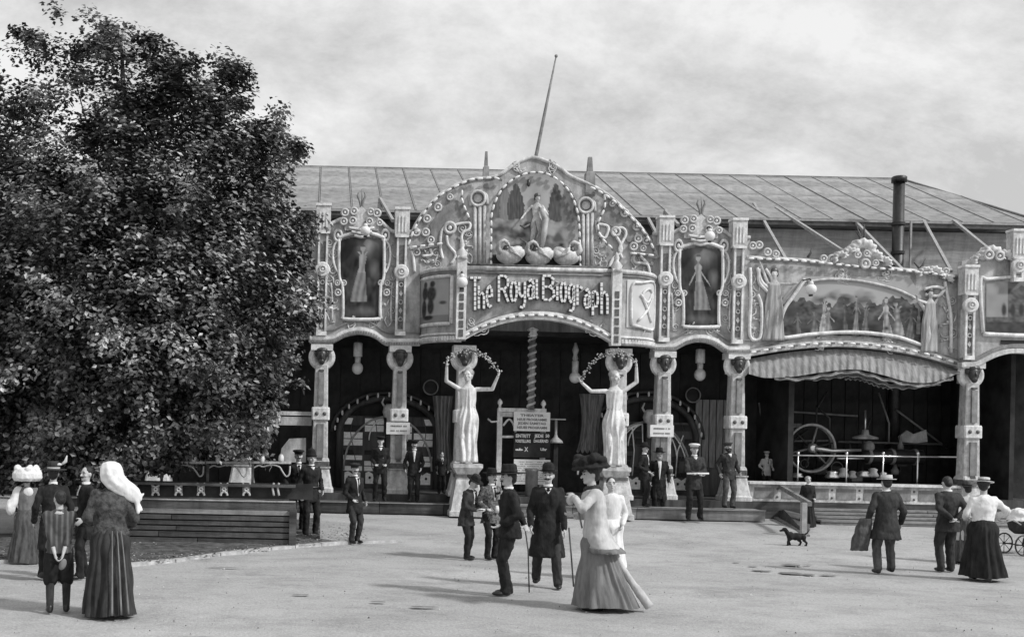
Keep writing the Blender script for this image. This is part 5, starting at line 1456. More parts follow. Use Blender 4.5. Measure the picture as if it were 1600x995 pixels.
    # ---- garments
    def coat(s, hem=.70, fl=1.0, bulk=1.0, sleeve=.93, open_=0.0, back=0.0):
        m = MB(); T = s.T; f = 1.0*bulk
        top = [(1.02, .165*f, .125*f), (1.10, .16*f, .12*f), (1.24, .185*f, .137*f), (1.33, .205*f, .132*f), (1.39, .205*f, .118*f), (1.43, .165*f, .10*f), (1.46, .11, .085), (1.485, .068, .068)]
        low = []
        nlo = 6
        for i in range(nlo):
            z = hem+(.98-hem)*i/(nlo-1); q = 1-(z-hem)/(.98-hem)
            low.append((z, (.175+.06*q*fl)*f, (.135+.055*q*fl)*f, -back*q*q))
        rr = []
        for z, rx, ry, by in low: rr.append(ering((0, by, z), rx, ry, 26))
        for z, rx, ry in top: rr.append([T(q) for q in ering((0, 0, z), rx, ry, 26)])
        m.loft(rr)
        for k in (-1, 1):
            m.ell(s.sh[k], .070*f, 12, 8)
            m.cone(s.sh[k], s.el[k], .064*f, .055*f, 12); e2 = s.el[k].lerp(s.wr[k], sleeve); m.cone(s.el[k], e2, .056*f, .044*f, 12)
        return m
    def trousers(s, bulk=1.0):
        m = MB()
        m.loft([ering((0, 0, z), rx*bulk, ry*bulk, 18) for z, rx, ry in ((.80, .12, .1), (.88, .175, .128), (.97, .165, .12), (1.04, .15, .11))])
        for k in (-1, 1):
            m.cone(s.hj[k], s.kn[k], .098*bulk, .076*bulk, 12)
            lo = s.kn[k].lerp(s.an[k], .98); m.cone(s.kn[k], lo, .074*bulk, .064*bulk, 12)
            m.cone(lo, lo+Vector((0, .02, -.015)), .066*bulk, .062*bulk, 10)
        return m
    def knickers(s):
        m = MB()
        m.loft([ering((0, 0, z), rx, ry, 18) for z, rx, ry in ((.78, .13, .11), (.88, .19, .145), (.97, .175, .13), (1.04, .15, .11))])
        for k in (-1, 1): m.cone(s.hj[k], s.kn[k]+Vector((0, 0, -.03)), .115, .11, 12)
        return m
    def shoes(s, parent, v=.014):
        for k in (-1, 1):
            a = s.an[k]; m = MB()
            m.cone(a+Vector((0, -.02, .0)), a+Vector((0, -.02, -.03)), .05, .05, 10)
            m.ell(a+Vector((0, -.015, -.042)), (.046, .062, .040)); m.ell(a+Vector((k*.012, .085, -.045)), (.048, .115, .036), 12, 8)
            rm(m, 'shoe', M_LEATHER, parent, v, 1, 0, .7)
    def skirt(s, m_, parent, hem=.02, rx=.36, ry=.36, back=.0, side=0.0, waist=1.04, n=24, amp=.03, seed=0, wr=(.14, .115)):
        rows = []; NR = 26; NS = 144; sh = (0, -back); rnd = random.Random(seed); ph = [rnd.uniform(0, 6.28) for _ in range(4)]
        for j in range(NR+1):
            t = j/NR; z = waist+(hem-waist)*t
            k = t**.75; row = []
            hipb = .05*math.exp(-((t-.16)/.12)**2)
            for i in range(NS):
                a = 2*math.pi*i/NS
                w_ = a+.30*noise.noise(Vector((math.cos(a)*1.4, math.sin(a)*1.4, t*1.1+seed*7)))
                pl = amp*k*(math.sin(n*.8*w_+ph[0]+t*.8)*.55+.45*math.sin(n*.4*w_+ph[2])+.9*noise.noise(Vector((math.cos(a)*3, math.sin(a)*3, t*1.6+seed)))+.35*noise.noise(Vector((math.cos(a)*9, math.sin(a)*9, t*4+seed))))
                x = (wr[0]+(rx-wr[0])*k+hipb+pl)*math.cos(a); y = (wr[1]+(ry-wr[1])*k+hipb+pl)*math.sin(a)
                x += side*t**1.6; y += -back*t**1.6*(.55-.45*math.sin(a))
                row.append(Vector((x, y, z+.012*math.sin(3*a+ph[3])*t)))
            rows.append(row)
        m = MB().loft(rows, caps=False)
        o = m.local('skirt', m_, parent); return o
    def face(s, parent, moust=None, beard=None, eyes=True):
        hr = s.hrot()
        for k in (-1, 1):
            MB().ell(s.h((k*.033, .0855, 1.648)), (.013, .008, .008), 8, 6, hr).local('eye', M_HAIR, parent)
            MB().ell(s.h((k*.035, .090, 1.676)), (.024, .008, .006), 8, 5, hr @ Matrix.Rotation(R(8*k), 3, 'Y')).local('eyebrow', moust if moust is not None else M_HAIR, parent)
        m = MB(); m.ell(s.h((0, .099, 1.578)), (.022, .006, .005), 8, 5, hr); m.local('mouth', M_MIDGREY, parent)
        if moust is not None:
            m = MB()
            for k in (-1, 1): m.ell(s.h((k*.022, .104, 1.592)), (.030, .014, .012), 10, 6, hr @ Matrix.Rotation(R(16*k), 3, 'Y'))
            m.local('moustache', moust, parent)
        if beard is not None:
            m = MB(); m.ell(s.h((0, .072, 1.535)), (.062, .045, .07), 12, 9, hr); m.ell(s.h((0, .06, 1.48)), (.045, .03, .07), 10, 8, hr)
            for k in (-1, 1): m.ell(s.h((k*.062, .035, 1.58)), (.02, .04, .06), 8, 6, hr)
            rm(m, 'beard', beard, parent, .012, 1, .01, .7, .03)
    def hair(s, m_, parent, bun=False, full=True):
        hr = s.hrot(); m = MB()
        m.ell(s.h((0, -.022, 1.672)), (.086, .094, .092), 14, 10, hr)
        m.ell(s.h((0, -.05, 1.62)), (.076, .062, .075), 12, 9, hr)
        if bun: m.ell(s.h((0, -.105, 1.70)), (.06, .05, .055), 12, 8, hr); m.ell(s.h((0, -.03, 1.69)), (.105, .10, .085), 14, 10, hr)
        rm(m, 'hair', m_, parent, .013, 1, .008, .6, .03)
    def collar(s, parent, m_=None):
        c = s.T((0, .004, 1.475)); m = MB().lathe([(.058, -.02), (.068, -.02), (.066, .035), (.058, .037)], 18, c, rot=s.torso.to_3x3()); m.local('collar', m_ or M_WCLOTH, parent)
    def shirt(s, parent, w=.05, lo=1.18, m_=None, tie=M_BLACK):
        """shirt front showing in the opening of the coat"""
        T = s.T; pts = []
        rows = []
        for j in range(7):
            t = j/6; z = 1.46+(lo-1.46)*t; ww = w*(1-.85*t); row = []
            yy = .10+.052*math.sin(min(1, (1.47-z)/.16)*math.pi/2)
            for i in range(7): u = i/6*2-1; row.append(T((u*ww, yy-.02*u*u*(.5+.5*t), z)))
            rows.append(row)
        MB().loft(rows, caps=False, closed=False).local('shirt_front', m_ or M_WCLOTH, parent)
        if tie is not None:
            m = MB(); m.ell(T((0, .135, 1.43)), (.03, .015, .018), 8, 6); m.cone(T((0, .142, 1.42)), T((0, .165, lo+.08)), .012, .022, 6); m.local('tie', tie, parent)
    def hat(s, kind, parent, m_, tilt=0.0, turn=0.0, band=None):
        rot = s.hrot() @ Matrix.Rotation(R(-tilt), 3, 'X') @ Matrix.Rotation(R(turn), 3, 'Z'); c = s.h((0, -.006, 1.70)); ax = (1, 1.18)
        P = {'bowler': [(.083, -.01), (.135, .005), (.138, .016), (.09, .006), (.092, .06), (.085, .10), (.06, .128), (.02, .14), (.0, .141)],
             'felt': [(.084, -.012), (.17, .0), (.172, .012), (.09, .010), (.088, .06), (.082, .10), (.068, .122), (.03, .115), (0, .112)],
             'wide': [(.084, -.012), (.20, -.004), (.202, .008), (.095, .012), (.094, .07), (.088, .11), (.07, .13), (.03, .122), (0, .12)],
             'boater': [(.084, -.005), (.155, -.004), (.156, .008), (.092, .009), (.092, .075), (.088, .08), (0, .08)],
             'cap': [(.088, -.015), (.094, .01), (.125, .035), (.128, .05), (.10, .068), (.04, .076), (0, .077)],
             'helmet': [(.088, -.03), (.118, -.012), (.12, .0), (.098, .01), (.092, .07), (.07, .12), (.035, .145), (.02, .16), (.012, .185), (0, .19)]}[kind]
        prof = []
        m = MB().lathe(P, 26, c, ax, rot)
        o = m.local('hat', m_, parent)
        if kind in ('bowler', 'felt', 'wide', 'boater'):
            r0 = {'bowler': .094, 'felt': .0925, 'wide': .098, 'boater': .095}[kind]
            MB().lathe([(r0, .012), (r0, .04)], 26, c, ax, rot).local('hat_band', band or M_BLACK, parent)
        if kind == 'cap':
            v = MB(); rows = []
            for j in range(4):
                t = j/3; rows.append([c+rot @ Vector(((.088+.0*t)*math.cos(a)*(1-.05*t), (.10+.055*t)*math.sin(a), -.012-.018*t)) for a in [R(25+130*i/10) for i in range(11)]])
            v.loft(rows, caps=False, closed=False); v.local('peak', M_LEATHER, parent)
        return o
PEOPLE = []
def person(px, feet_py, head_py, yaw, fig, label, extra=.0, group=None, fixed=None, squash=1.0):
    """root at the feet; scale from the height in the photograph"""
    if fixed is not None:
        y, z = fixed; q = U(px, feet_py, y); loc = Vector((q.x, y, z))
    else: loc = on_ground(px, feet_py); loc.z += .012
    top = U(px, head_py, loc.y); k = (top.z-loc.z)/(1.75+extra)
    o = empty('person', loc, label, 'person', group, R(yaw), k)
    return o
def dress_man(o, f, coat_m, trouser_m, hat=None, hat_m=None, hem=.72, fl=.6, vox=.015, moust=None, beard=None, front=True, hairm=None, skin=M_SKIN, wr=.046, bulk=1.0, tilt=0, band=None, tie=M_BLACK, shirt_lo=1.18, coatkw={}):
    rm(f.body(), 'body', skin, o, .0095 if vox < .02 else .014, 1, 0, .35)
    rm(f.trousers(bulk), 'trousers', trouser_m, o, vox, 2, wr*.9, .45, .10)
    rm(f.coat(hem, fl, bulk, **coatkw), 'coat', coat_m, o, vox, 1, wr, .5, .085)
    f.shoes(o); f.collar(o); f.hair(hairm or M_HAIR, o)
    if front: f.shirt(o, lo=shirt_lo, tie=tie); f.face(o, moust, beard)
    if hat: f.hat(hat, o, hat_m or M_BLACK, tilt, 0, band)
def finish_people():
    tex = {}
    for o, vox, sm, wr, dec, ws in REMESH:
        r = o.modifiers.new('r', 'REMESH'); r.mode = 'VOXEL'; r.voxel_size = vox; r.use_smooth_shade = True
        if sm: s_ = o.modifiers.new('s', 'SMOOTH'); s_.iterations = sm; s_.factor = .5
        if wr:
            key = (ws,)
            if key not in tex:
                t = bpy.data.textures.new('wrinkle', 'CLOUDS'); t.noise_scale = ws; t.noise_depth = 2; tex[key] = t
            d = o.modifiers.new('d', 'DISPLACE'); d.texture = tex[key]; d.strength = wr; d.mid_level = .5; d.texture_coords = 'GLOBAL'
        if dec < 1: d = o.modifiers.new('c', 'DECIMATE'); d.ratio = dec
    dg = bpy.context.evaluated_depsgraph_get()
    for o, *_ in REMESH:
        me = bpy.data.meshes.new_from_object(o.evaluated_get(dg), depsgraph=dg)
        old = o.data
        mats = [m for m in old.materials]
        me.materials.clear()
        for m in mats: me.materials.append(m)
        o.modifiers.clear(); o.data = me; me.name = o.name
        me.polygons.foreach_set('use_smooth', [True]*len(me.polygons))
        bpy.data.meshes.remove(old)

G_L = 'people gathered at the left'
# --- left group
# woman with white flowered hat, seen from behind
f = Fig({-1: (-.22, .2, 1.0), 1: (.24, .16, 1.0)}, female=True)
o = person(40, 879, 727, 10, f, 'woman in huge white hat and light blouse at the far left, back turned', .14)
rm(f.body(), 'body', M_SKIN, o, .012, 1, 0, .4); rm(f.coat(.95, 0, 1.02, .9), 'blouse', M_MIDGREY, o, .016, 2, .03, .45)
f.skirt(M_DKGREY, o, rx=.34, ry=.34, seed=1); f.hair(M_HAIR, o, True); f.shoes(o)
m = MB(); c = f.h((0, -.02, 1.77)); m.lathe([(.05, -.16), (.24, -.18), (.29, -.12), (.28, -.02), (.22, .05), (.12, .08), (0, .08)], 24, c)
for k in range(16): a = k*.7; m.ell(c+Vector((.2*math.cos(a), .2*math.sin(a), .02+.05*math.sin(k*1.9))), .07, 8, 6)
rm(m, 'hat', M_WCLOTH, o, .016, 1, .02, .5, .05)
m = MB(); m.ell(f.el[-1]+Vector((-.03, 0, -.05)), (.10, .11, .17), 12, 9); m.cone(f.sh[-1], f.el[-1], .10, .10); rm(m, 'puff_sleeve', M_WCLOTH, o, .016, 2, .03, .5)
m = MB(); m.ell(f.T((.03, -.10, 1.38)), (.10, .05, .10), 12, 8); rm(m, 'lace_collar', M_WCLOTH, o, .014, 1, .01, .5)
# tall man with brimmed hat behind the boy
f = Fig({-1: (-.26, .1, .9), 1: (.26, .1, .9)}, {-1: (-.1, .22, .08), 1: (.1, -.12, .08)}, head=(-20, 0))
o = person(80, 908, 718, 25, f, 'man in dark overcoat and round hat behind the boy', .10, G_L)
dress_man(o, f, M_BLACK, M_BLACK, 'wide', M_CHAR, .48, .8, band=M_LTGREY)
m = MB(); c = f.h((.12, 0, 1.78)); m.tube([c, c+Vector((.06, 0, .05)), c+Vector((.08, 0, .14))], [.02, .03, .008], 6); m.ell(c+Vector((-.08, 0, 0)), (.09, .06, .03)); m.local('hat_plume', M_LTGREY, o)
# boy with hands behind his back
f = Fig({-1: (-.06, -.19, .86), 1: (.05, -.2, .84)}, {-1: (-.11, 0, .08), 1: (.12, .05, .08)}, poles={-1: (-1, -.2, 0), 1: (1, -.2, 0)}, head=(20, 6))
o = person(90, 958, 764, 15, f, 'boy in striped shirt and knee breeches with hands behind his back', .02, G_L)
rm(f.body(), 'body', M_SKIN, o, .010, 1, 0, .4)
MSTR = bpy.data.materials.new('striped_shirt_cloth'); MSTR.use_nodes = True
_n = MSTR.node_tree.nodes; _l = MSTR.node_tree.links
_t = _n.new('ShaderNodeTexCoord'); _w = _n.new('ShaderNodeTexWave'); _w.inputs['Scale'].default_value = 4.2; _w.inputs['Distortion'].default_value = .6; _w.inputs['Detail'].default_value = 1
_l.new(_t.outputs['Object'], _w.inputs[0]); _r = _n.new('ShaderNodeValToRGB'); _l.new(_w.outputs['Fac'], _r.inputs[0])
_r.color_ramp.elements[0].position = .35; _r.color_ramp.elements[0].color = (.045, .045, .045, 1); _r.color_ramp.elements[1].position = .95; _r.color_ramp.elements[1].color = (.11, .11, .11, 1)
_l.new(_r.outputs[0], _n['Principled BSDF'].inputs['Base Color']); _n['Principled BSDF'].inputs['Roughness'].default_value = .9
rm(f.coat(.86, .3, 1.05, .55), 'shirt', MSTR, o, .014, 2, .03, .5, .09)
rm(f.knickers(), 'breeches', M_BLACK, o, .014, 2, .03, .5, .09); f.hair(M_HAIR, o); f.shoes(o)
m = MB()
for k in (-1, 1): m.cone(f.kn[k]+Vector((0, -.01, .03)), f.an[k]+Vector((0, -.005, 0)), .070, .052)
rm(m, 'stockings', M_CHAR, o, .012, 1, 0, .5)
m = MB(); m.ell((.05, -.235, .72), (.05, .03, .085), 12, 8, Matrix.Rotation(R(20), 3, 'Y')); m.local('held_cap', M_MIDGREY, o)
m = MB().lathe([(.06, -.03), (.11, -.045), (.115, -.03), (.06, .02)], 18, f.T((0, 0, 1.46))); m.local('sailor_collar', M_LTGREY, o)
# moustached man looking left
f = Fig({-1: (-.25, .12, .95), 1: (.26, .1, .9)}, {-1: (-.1, .1, .08), 1: (.1, -.05, .08)}, head=(25, 0))
o = person(132, 904, 727, 118, f, 'bareheaded man with dark moustache looking left beside the boy', .02, G_L)
dress_man(o, f, M_BLACK, M_BLACK, None, None, .62, .7, moust=M_HAIR, shirt_lo=1.30)
# woman in white veil
f = Fig({-1: (-.2, .22, 1.05), 1: (.22, .2, 1.02)}, female=True, lean=4)
o = person(170, 961, 719, 12, f, 'woman in white head veil, patterned shawl and long pleated skirt', .06, G_L)
rm(f.body(), 'body', M_SKIN, o, .012, 1, 0, .4)
MSHAWL = mat('patterned_shawl', .06, .9, .45, 16, .5, 60)
rm(f.coat(.93, .2, 1.18, .8), 'shawl', MSHAWL, o, .016, 2, .05, .5, .12)
f.skirt(M_CHAR, o, rx=.30, ry=.31, back=.05, n=18, amp=.05, seed=5, hem=.03); f.shoes(o); f.hair(M_HAIR, o)
st_ = MB()
for a0 in (-86, -70, -56):
    pts = []
    for j in range(14):
        t = j/13; k = (t*.94+.06)**.75; z = 1.0+(.06-1.0)*t; rr = .145+(.345-.145)*k+.035
        pts.append(Vector((rr*math.cos(R(a0+90*0)), rr*math.sin(R(a0))-.05*t, z)))
    st_.tube(pts, [.006+.009*i/13 for i in range(14)], 5)
st_.local('skirt_trim', M_MIDGREY, o)
m = MB()
vr = []
for (x, z, y, rx, ry) in ((-.01, 1.80, .0, .04, .05), (-.01, 1.775, .0, .10, .11), (-.005, 1.71, -.01, .13, .14), (.0, 1.64, -.02, .138, .14), (.035, 1.57, -.04, .16, .12), (.10, 1.51, -.07, .165, .085), (.17, 1.45, -.08, .15, .06), (.24, 1.39, -.08, .11, .045), (.30, 1.33, -.08, .06, .03)):
    ring_ = []
    for i in range(40):
        a_ = 2*math.pi*i/40; k_ = 1+.05*math.sin(7*a_+z*9); tilt_ = max(0, 1.62-z)*.9
        ring_.append(f.h((x+rx*k_*math.cos(a_), y+ry*k_*math.sin(a_), z+rx*math.cos(a_)*tilt_)))
    vr.append(ring_)
m.loft(vr)
m.cone(f.h((.30, -.08, 1.34)), f.h((.37, -.08, 1.42)), .028, .014, 8); m.cone(f.h((.30, -.08, 1.33)), f.h((.31, -.08, 1.20)), .034, .024, 8); m.cone(f.h((.30, -.08, 1.33)), f.h((.35, -.08, 1.23)), .026, .018, 8)
rm(m, 'head_veil', M_WCLOTH, o, .013, 1, .010, .5, .07)

# --- policemen by the terrace
f = Fig({-1: (-.22, .1, .95), 1: (.24, .08, .9)}, {-1: (-.12, 0, .08), 1: (.14, .08, .08)})
o = person(484, 838, 700, 205, f, 'uniformed policeman with helmet and white glove beside the terrace', .10)
dress_man(o, f, M_BLACK, M_BLACK, 'helmet', M_BLACK, .72, .5, tie=None, shirt_lo=1.4)
m = MB(); m.ell(f.wr[1]+Vector((0, .02, -.07)), (.06, .05, .085), 12, 8); rm(m, 'white_glove', M_WCLOTH, o, .012, 1, .01, .6)
MB().lathe([(.19, -.02), (.193, .02)], 24, f.T((0, 0, 1.03)), (1, .77)).local('belt', M_LEATHER, o)
f = Fig({-1: (-.26, .05, .9), 1: (.24, .1, .92)})
o = person(464, 832, 698, 190, f, 'man in dark uniform half hidden behind the terrace corner', .08)
dress_man(o, f, M_BLACK, M_BLACK, 'cap', M_BLACK, .70, .4, moust=M_HAIR)
# --- man standing alone
f = Fig({-1: (-.25, .05, .92), 1: (.2, .2, .98)}, {-1: (-.09, 0, .08), 1: (.1, .04, .08)}, lean=-2, head=(-25, 0))
o = person(553, 849, 722, 215, f, 'man in open dark coat standing alone left of centre', .04)
dress_man(o, f, M_BLACK, M_CHAR, 'cap', M_CHAR, .66, .5, moust=M_HAIR, shirt_lo=1.05)
# --- men on the platform
PZ = .40
f = Fig({-1: (-.14, .2, 1.0), 1: (.14, .2, 1.0)}, {-1: (-.13, 0, .08), 1: (.13, 0, .08)})
o = person(593, 779, 680, 180, f, 'man in black jersey and cap standing between the left columns', .04, None, (-.75, PZ))
dress_man(o, f, M_BLACK, M_BLACK, 'cap', M_BLACK, .74, .3, tie=None, shirt_lo=1.38)
f = Fig({-1: (-.2, .15, .95), 1: (.25, .1, .92)})
o = person(646, 779, 686, 175, f, 'man in dark suit with white bow tie right of the second column', .04, None, (-.75, PZ))
dress_man(o, f, M_BLACK, M_BLACK, 'cap', M_BLACK, .74, .4, shirt_lo=1.15, tie=M_WCLOTH, moust=M_HAIR)
f = Fig({-1: (-.24, .1, .95), 1: (.25, .1, .92)})
o = person(689, 784, 706, 190, f, 'dark figure in the shade left of the left statue', .0, None, (.1, .57))
dress_man(o, f, M_BLACK, M_BLACK, None, None, .74, .4, shirt_lo=1.25)

# --- centre group
f = Fig({-1: (-.08, .3, 1.05), 1: (.06, .3, 1.04)}, {-1: (-.14, -.05, .08), 1: (.12, .1, .08)}, lean=10, head=(0, 22))
o = person(727, 874, 737, 232, f, 'stooping man in felt hat reading something in his hands', .08)
dress_man(o, f, M_CHAR, M_BLACK, 'felt', M_BLACK, .70, .7, shirt_lo=1.2, moust=M_HAIRG)
m = MB(); m.box((0, .36, 1.07), (.16, .10, .02)); m.local('held_paper', M_WCLOTH, o)
f = Fig({-1: (-.16, .22, 1.1), 1: (.2, .18, 1.02)}, {-1: (-.1, 0, .08), 1: (.1, .06, .08)}, head=(15, 5))
o = person(765, 874, 730, 205, f, 'man in checked coat and hat behind the man in profile', .08)
dress_man(o, f, mat('checked_cloth', .10, .9, .9, 26, .4, 90), M_BLACK, 'felt', M_BLACK, .72, .5, moust=M_HAIR)
m = MB(); m.box((.02, .28, 1.02), (.10, .02, .14)); m.local('held_paper', M_WCLOTH, o)
# man in profile, facing left with a stick behind
f = Fig({-1: (-.18, .16, 1.0), 1: (.06, -.22, .98)}, {-1: (-.06, .05, .08), 1: (.09, -.02, .08)}, poles={1: (1, -.4, 0)}, lean=2)
o = person(794, 931, 722, 92, f, 'man in profile with wide hat, short jacket and walking stick behind him', .10)
dress_man(o, f, M_BLACK, M_BLACK, 'wide', M_BLACK, .80, .45, moust=M_HAIR, bulk=1.06, shirt_lo=1.34)
MB().tube([f.wr[1]+Vector((0, 0, .02)), f.wr[1]+Vector((0, -.06, -.35)), (f.wr[1].x+.05, f.wr[1].y-.10, .03)], .011, 6).local('walking_stick', M_DKPLANK, o)
# bowler man in overcoat
f = Fig({-1: (-.24, .16, .86), 1: (.24, .18, .9)}, {-1: (-.16, .2, .08), 1: (.14, -.16, .11)}, lean=1, head=(-8, 0))
o = person(853, 917, 719, 170, f, 'man with bowler hat and moustache striding in a long black overcoat', .11)
dress_man(o, f, M_BLACK, M_CHAR, 'bowler', M_BLACK, .44, 1.35, moust=M_HAIR, bulk=1.08, shirt_lo=1.38, wr=.03)
m = MB().tube([(-.30, .25, .9), (-.34, .3, .5), (-.38, .32, .06)], .012, 6); m.local('walking_stick', M_DKPLANK, o)
# lady in pale cape
f = Fig({-1: (-.12, .30, 1.36), 1: (.12, .26, 1.12)}, {-1: (-.06, -.02, .065), 1: (.06, -.12, .07)}, lean=7, female=True, head=(10, 0), poles={-1: (-1, 0, -.6)})
o = person(930, 953, 704, 82, f, 'lady in dark feathered hat and pale cape walking left in a trailing skirt', .17)
for k_ in (-1, 1): f.hj[k_] = f.hj[k_]*1.0; f.hj[k_].x *= .6; f.kn[k_].x *= .6
rm(f.body(), 'body', M_SKIN, o, .0095, 1, 0, .4)
rm(f.coat(.70, 1.35, 1.10, .9, back=.10), 'cape', M_LTGREY, o, .014, 2, .045, .5, .16)
f.skirt(mat('pale_wool', .17, .85, .2, 9, .9, 12, spec=.25, stretch=(1, 1, .3)), o, rx=.27, ry=.28, back=.22, n=17, amp=.042, seed=8, hem=.05, waist=.96, wr=(.115, .095)); f.shoes(o); f.hair(M_HAIR, o, True); f.face(o)
m = MB()
pts = []
for j in range(12):
    t = j/11; pts.append(Vector((.12*(1-t)-.02, -.20-.44*t**1.4, .80-.74*t)))
m.tube(pts, [.03+.03*j/11 for j in range(12)], 8); rm(m, 'pale_train', M_LTGREY, o, .016, 2, .02, .6)
c = f.h((0, -.01, 1.75)); hr = f.hrot(); m = MB(); m.lathe([(.06, -.04), (.22, -.045), (.235, -.015), (.14, .01), (.13, .09), (.08, .12), (0, .125)], 24, c, rot=hr)
for a in range(9): m.ell(c+hr @ Vector((.13*math.cos(a*.8), .15*math.sin(a*.8), .06+.03*math.sin(a*2))), (.075, .075, .06), 8, 6)
rm(m, 'hat', M_BLACK, o, .014, 1, .03, .5, .05)
m = MB(); m.ell(f.wr[-1]+Vector((0, .03, -.04)), (.03, .05, .07), 12, 8); rm(m, 'muff', M_LTGREY, o, .012, 1, .02, .6)
m = MB(); c = f.h((-.05, .16, 1.70)); m.poly([(0, 0), (.06, .08), (.05, -.05)], -.01, .01); m.v = [c+q for q in m.v]; m.local('hat_ribbon', M_WCLOTH, o)
m = MB().lathe([(.065, -.05), (.115, -.055), (.105, .0), (.075, .035), (.062, .03)], 20, f.T((0, .0, 1.475)), rot=f.torso.to_3x3()); rm(m, 'dark_boa', M_CHAR, o, .013, 1, .03, .6, .04)
rows = []
for z_, dr in ((.70, .012), (.73, .014), (.76, .010)):
    q_ = 1-(z_-.70)/.28; rows.append(ering((0, -.10*q_*q_, z_), (.175+.06*q_*1.35)*1.10+dr, (.135+.055*q_*1.35)*1.10+dr, 40))
rm(MB().loft(rows), 'cape_border', M_MIDGREY, o, .014, 1, .03, .6, .12)
MB().tube([f.T((-.02, .16, 1.40)), f.T((-.02, .19, 1.2)), f.T((-.02, .17, 1.0))], .012, 6).local('cape_edge', M_MIDGREY, o)
# girl behind the lady
f = Fig({-1: (-.2, .12, .95), 1: (.2, .1, .95)}, female=True, head=(10, 0))
o = person(952, 905, 744, 165, f, 'girl in long white dress just behind the lady with the cape', .02)
rm(f.body(), 'body', M_SKIN, o, .012, 1, 0, .4); rm(f.coat(.95, 0, .98, .9), 'bodice', M_WCLOTH, o, .016, 2, .02, .5)
f.skirt(M_WCLOTH, o, rx=.26, ry=.26, n=14, seed=4, hem=.22); f.hair(M_HAIR, o); f.face(o); f.shoes(o)
m = MB()
for k in (-1, 1): m.cone(f.kn[k], f.an[k], .055, .042)
rm(m, 'stockings', M_CHAR, o, .014, 1, 0, .5)

# --- right of centre
f = Fig({-1: (-.22, .12, .95), 1: (.2, .18, 1.0)}, {-1: (-.1, .0, .08), 1: (.1, .06, .08)})
o = person(1005, 786, 690, 235, f, 'man in dark suit and hat with his side to the column plaque', .08, None, (-.7, PZ))
dress_man(o, f, M_BLACK, M_BLACK, 'felt', M_BLACK, .74, .3)
f = Fig({-1: (-.25, .08, .9), 1: (.24, .1, .9)}, {-1: (-.1, 0, .08), 1: (.1, .06, .08)})
o = person(1028, 807, 698, 172, f, 'white-bearded man in long black coat and felt hat', .08)
dress_man(o, f, M_BLACK, M_BLACK, 'felt', M_BLACK, .46, .7, beard=M_HAIRG, moust=M_HAIRG, shirt_lo=.98, hairm=M_HAIRG, tie=None)
f = Fig({-1: (.02, .26, 1.08), 1: (-.02, .27, 1.06)}, {-1: (-.16, .02, .08), 1: (.13, .05, .08)}, poles={-1: (-1, -.2, -.4), 1: (1, -.2, -.4)})
o = person(1083, 796, 690, 180, f, 'attendant in white-topped cap holding a bar before his chest', .06, None, (-1.35, .14))
dress_man(o, f, M_CHAR, M_BLACK, 'cap', M_WCLOTH, .70, .4, tie=None, shirt_lo=1.4)
MB().tube([(-.24, .30, 1.09), (.26, .30, 1.08)], .022, 8).local('held_baton', M_WCLOTH, o)
f = Fig({-1: (-.24, .12, .95), 1: (.28, .02, .92)}, {-1: (-.08, .05, .08), 1: (.22, .16, .1)}, lean=-6, head=(-10, 0))
o = person(1138, 786, 690, 190, f, 'bearded man leaning back by the column before the engine stall', .03, None, (-.7, PZ))
dress_man(o, f, M_CHAR, M_DKGREY, 'cap', M_DKGREY, .76, .3, beard=M_HAIR, moust=M_HAIR, shirt_lo=1.36, tie=None)
# engine attendant in pale jacket
f = Fig({-1: (-.2, .2, 1.0), 1: (.22, .18, 1.0)})
o = person(1197, 770, 704, 180, f, 'small attendant in pale jacket standing inside the engine stall', .04, None, (1.2, .7))
dress_man(o, f, M_LTGREY, M_BLACK, 'cap', M_LTGREY, .74, .3, vox=.02)
# woman in black beside the ramp
f = Fig({-1: (-.16, .18, 1.0), 1: (.2, .16, .92)}, female=True, head=(0, 0))
o = person(1261, 838, 744, 178, f, 'small pale-haired woman in a plain black dress behind the ramp rail', .01, None, (-1.95, .075))
rm(f.body(), 'body', M_SKIN, o, .012, 1, 0, .4); rm(f.coat(.93, 0, 1.05, .92), 'bodice', M_BLACK, o, .016, 2, .02, .5)
f.skirt(M_BLACK, o, rx=.27, ry=.27, n=14, amp=.02, seed=9); f.hair(M_HAIRG, o, True); f.face(o); f.shoes(o); f.collar(o)
# man carrying a coat over his arm
f = Fig({-1: (-.30, .08, .92), 1: (.30, .1, .9)}, {-1: (-.12, .02, .08), 1: (.16, .12, .1)}, lean=2)
o = person(1383, 897, 737, -4, f, 'man in pale straw hat seen from behind, coat hanging over his left arm', .08)
dress_man(o, f, M_CHAR, M_DKGREY, 'boater', M_STRAW, .62, 1.1, front=False, bulk=1.10, wr=.03, band=M_LTGREY)
m = MB(); w = f.wr[-1]; m.loft([ering((w.x-.02, w.y, w.z+.06), .10, .12, 16), ering((w.x-.06, w.y, w.z-.12), .14, .12, 16), ering((w.x-.12, w.y, w.z-.40), .16, .11, 16), ering((w.x-.13, w.y, w.z-.52), .15, .09, 16)])
rm(m, 'carried_coat', M_DKGREY, o, .016, 2, .05, .5, .12)
# man with hands behind his back
f = Fig({-1: (-.04, -.2, 1.0), 1: (.04, -.21, 1.0)}, {-1: (-.1, .0, .08), 1: (.1, .04, .08)}, poles={-1: (-1, -.3, 0), 1: (1, -.3, 0)}, head=(0, 22))
o = person(1479, 894, 747, 0, f, 'man in dark suit with hands clasped behind, head bowed', -.03)
dress_man(o, f, M_CHAR, M_CHAR, None, None, .74, .5, front=False, bulk=1.08, wr=.03)
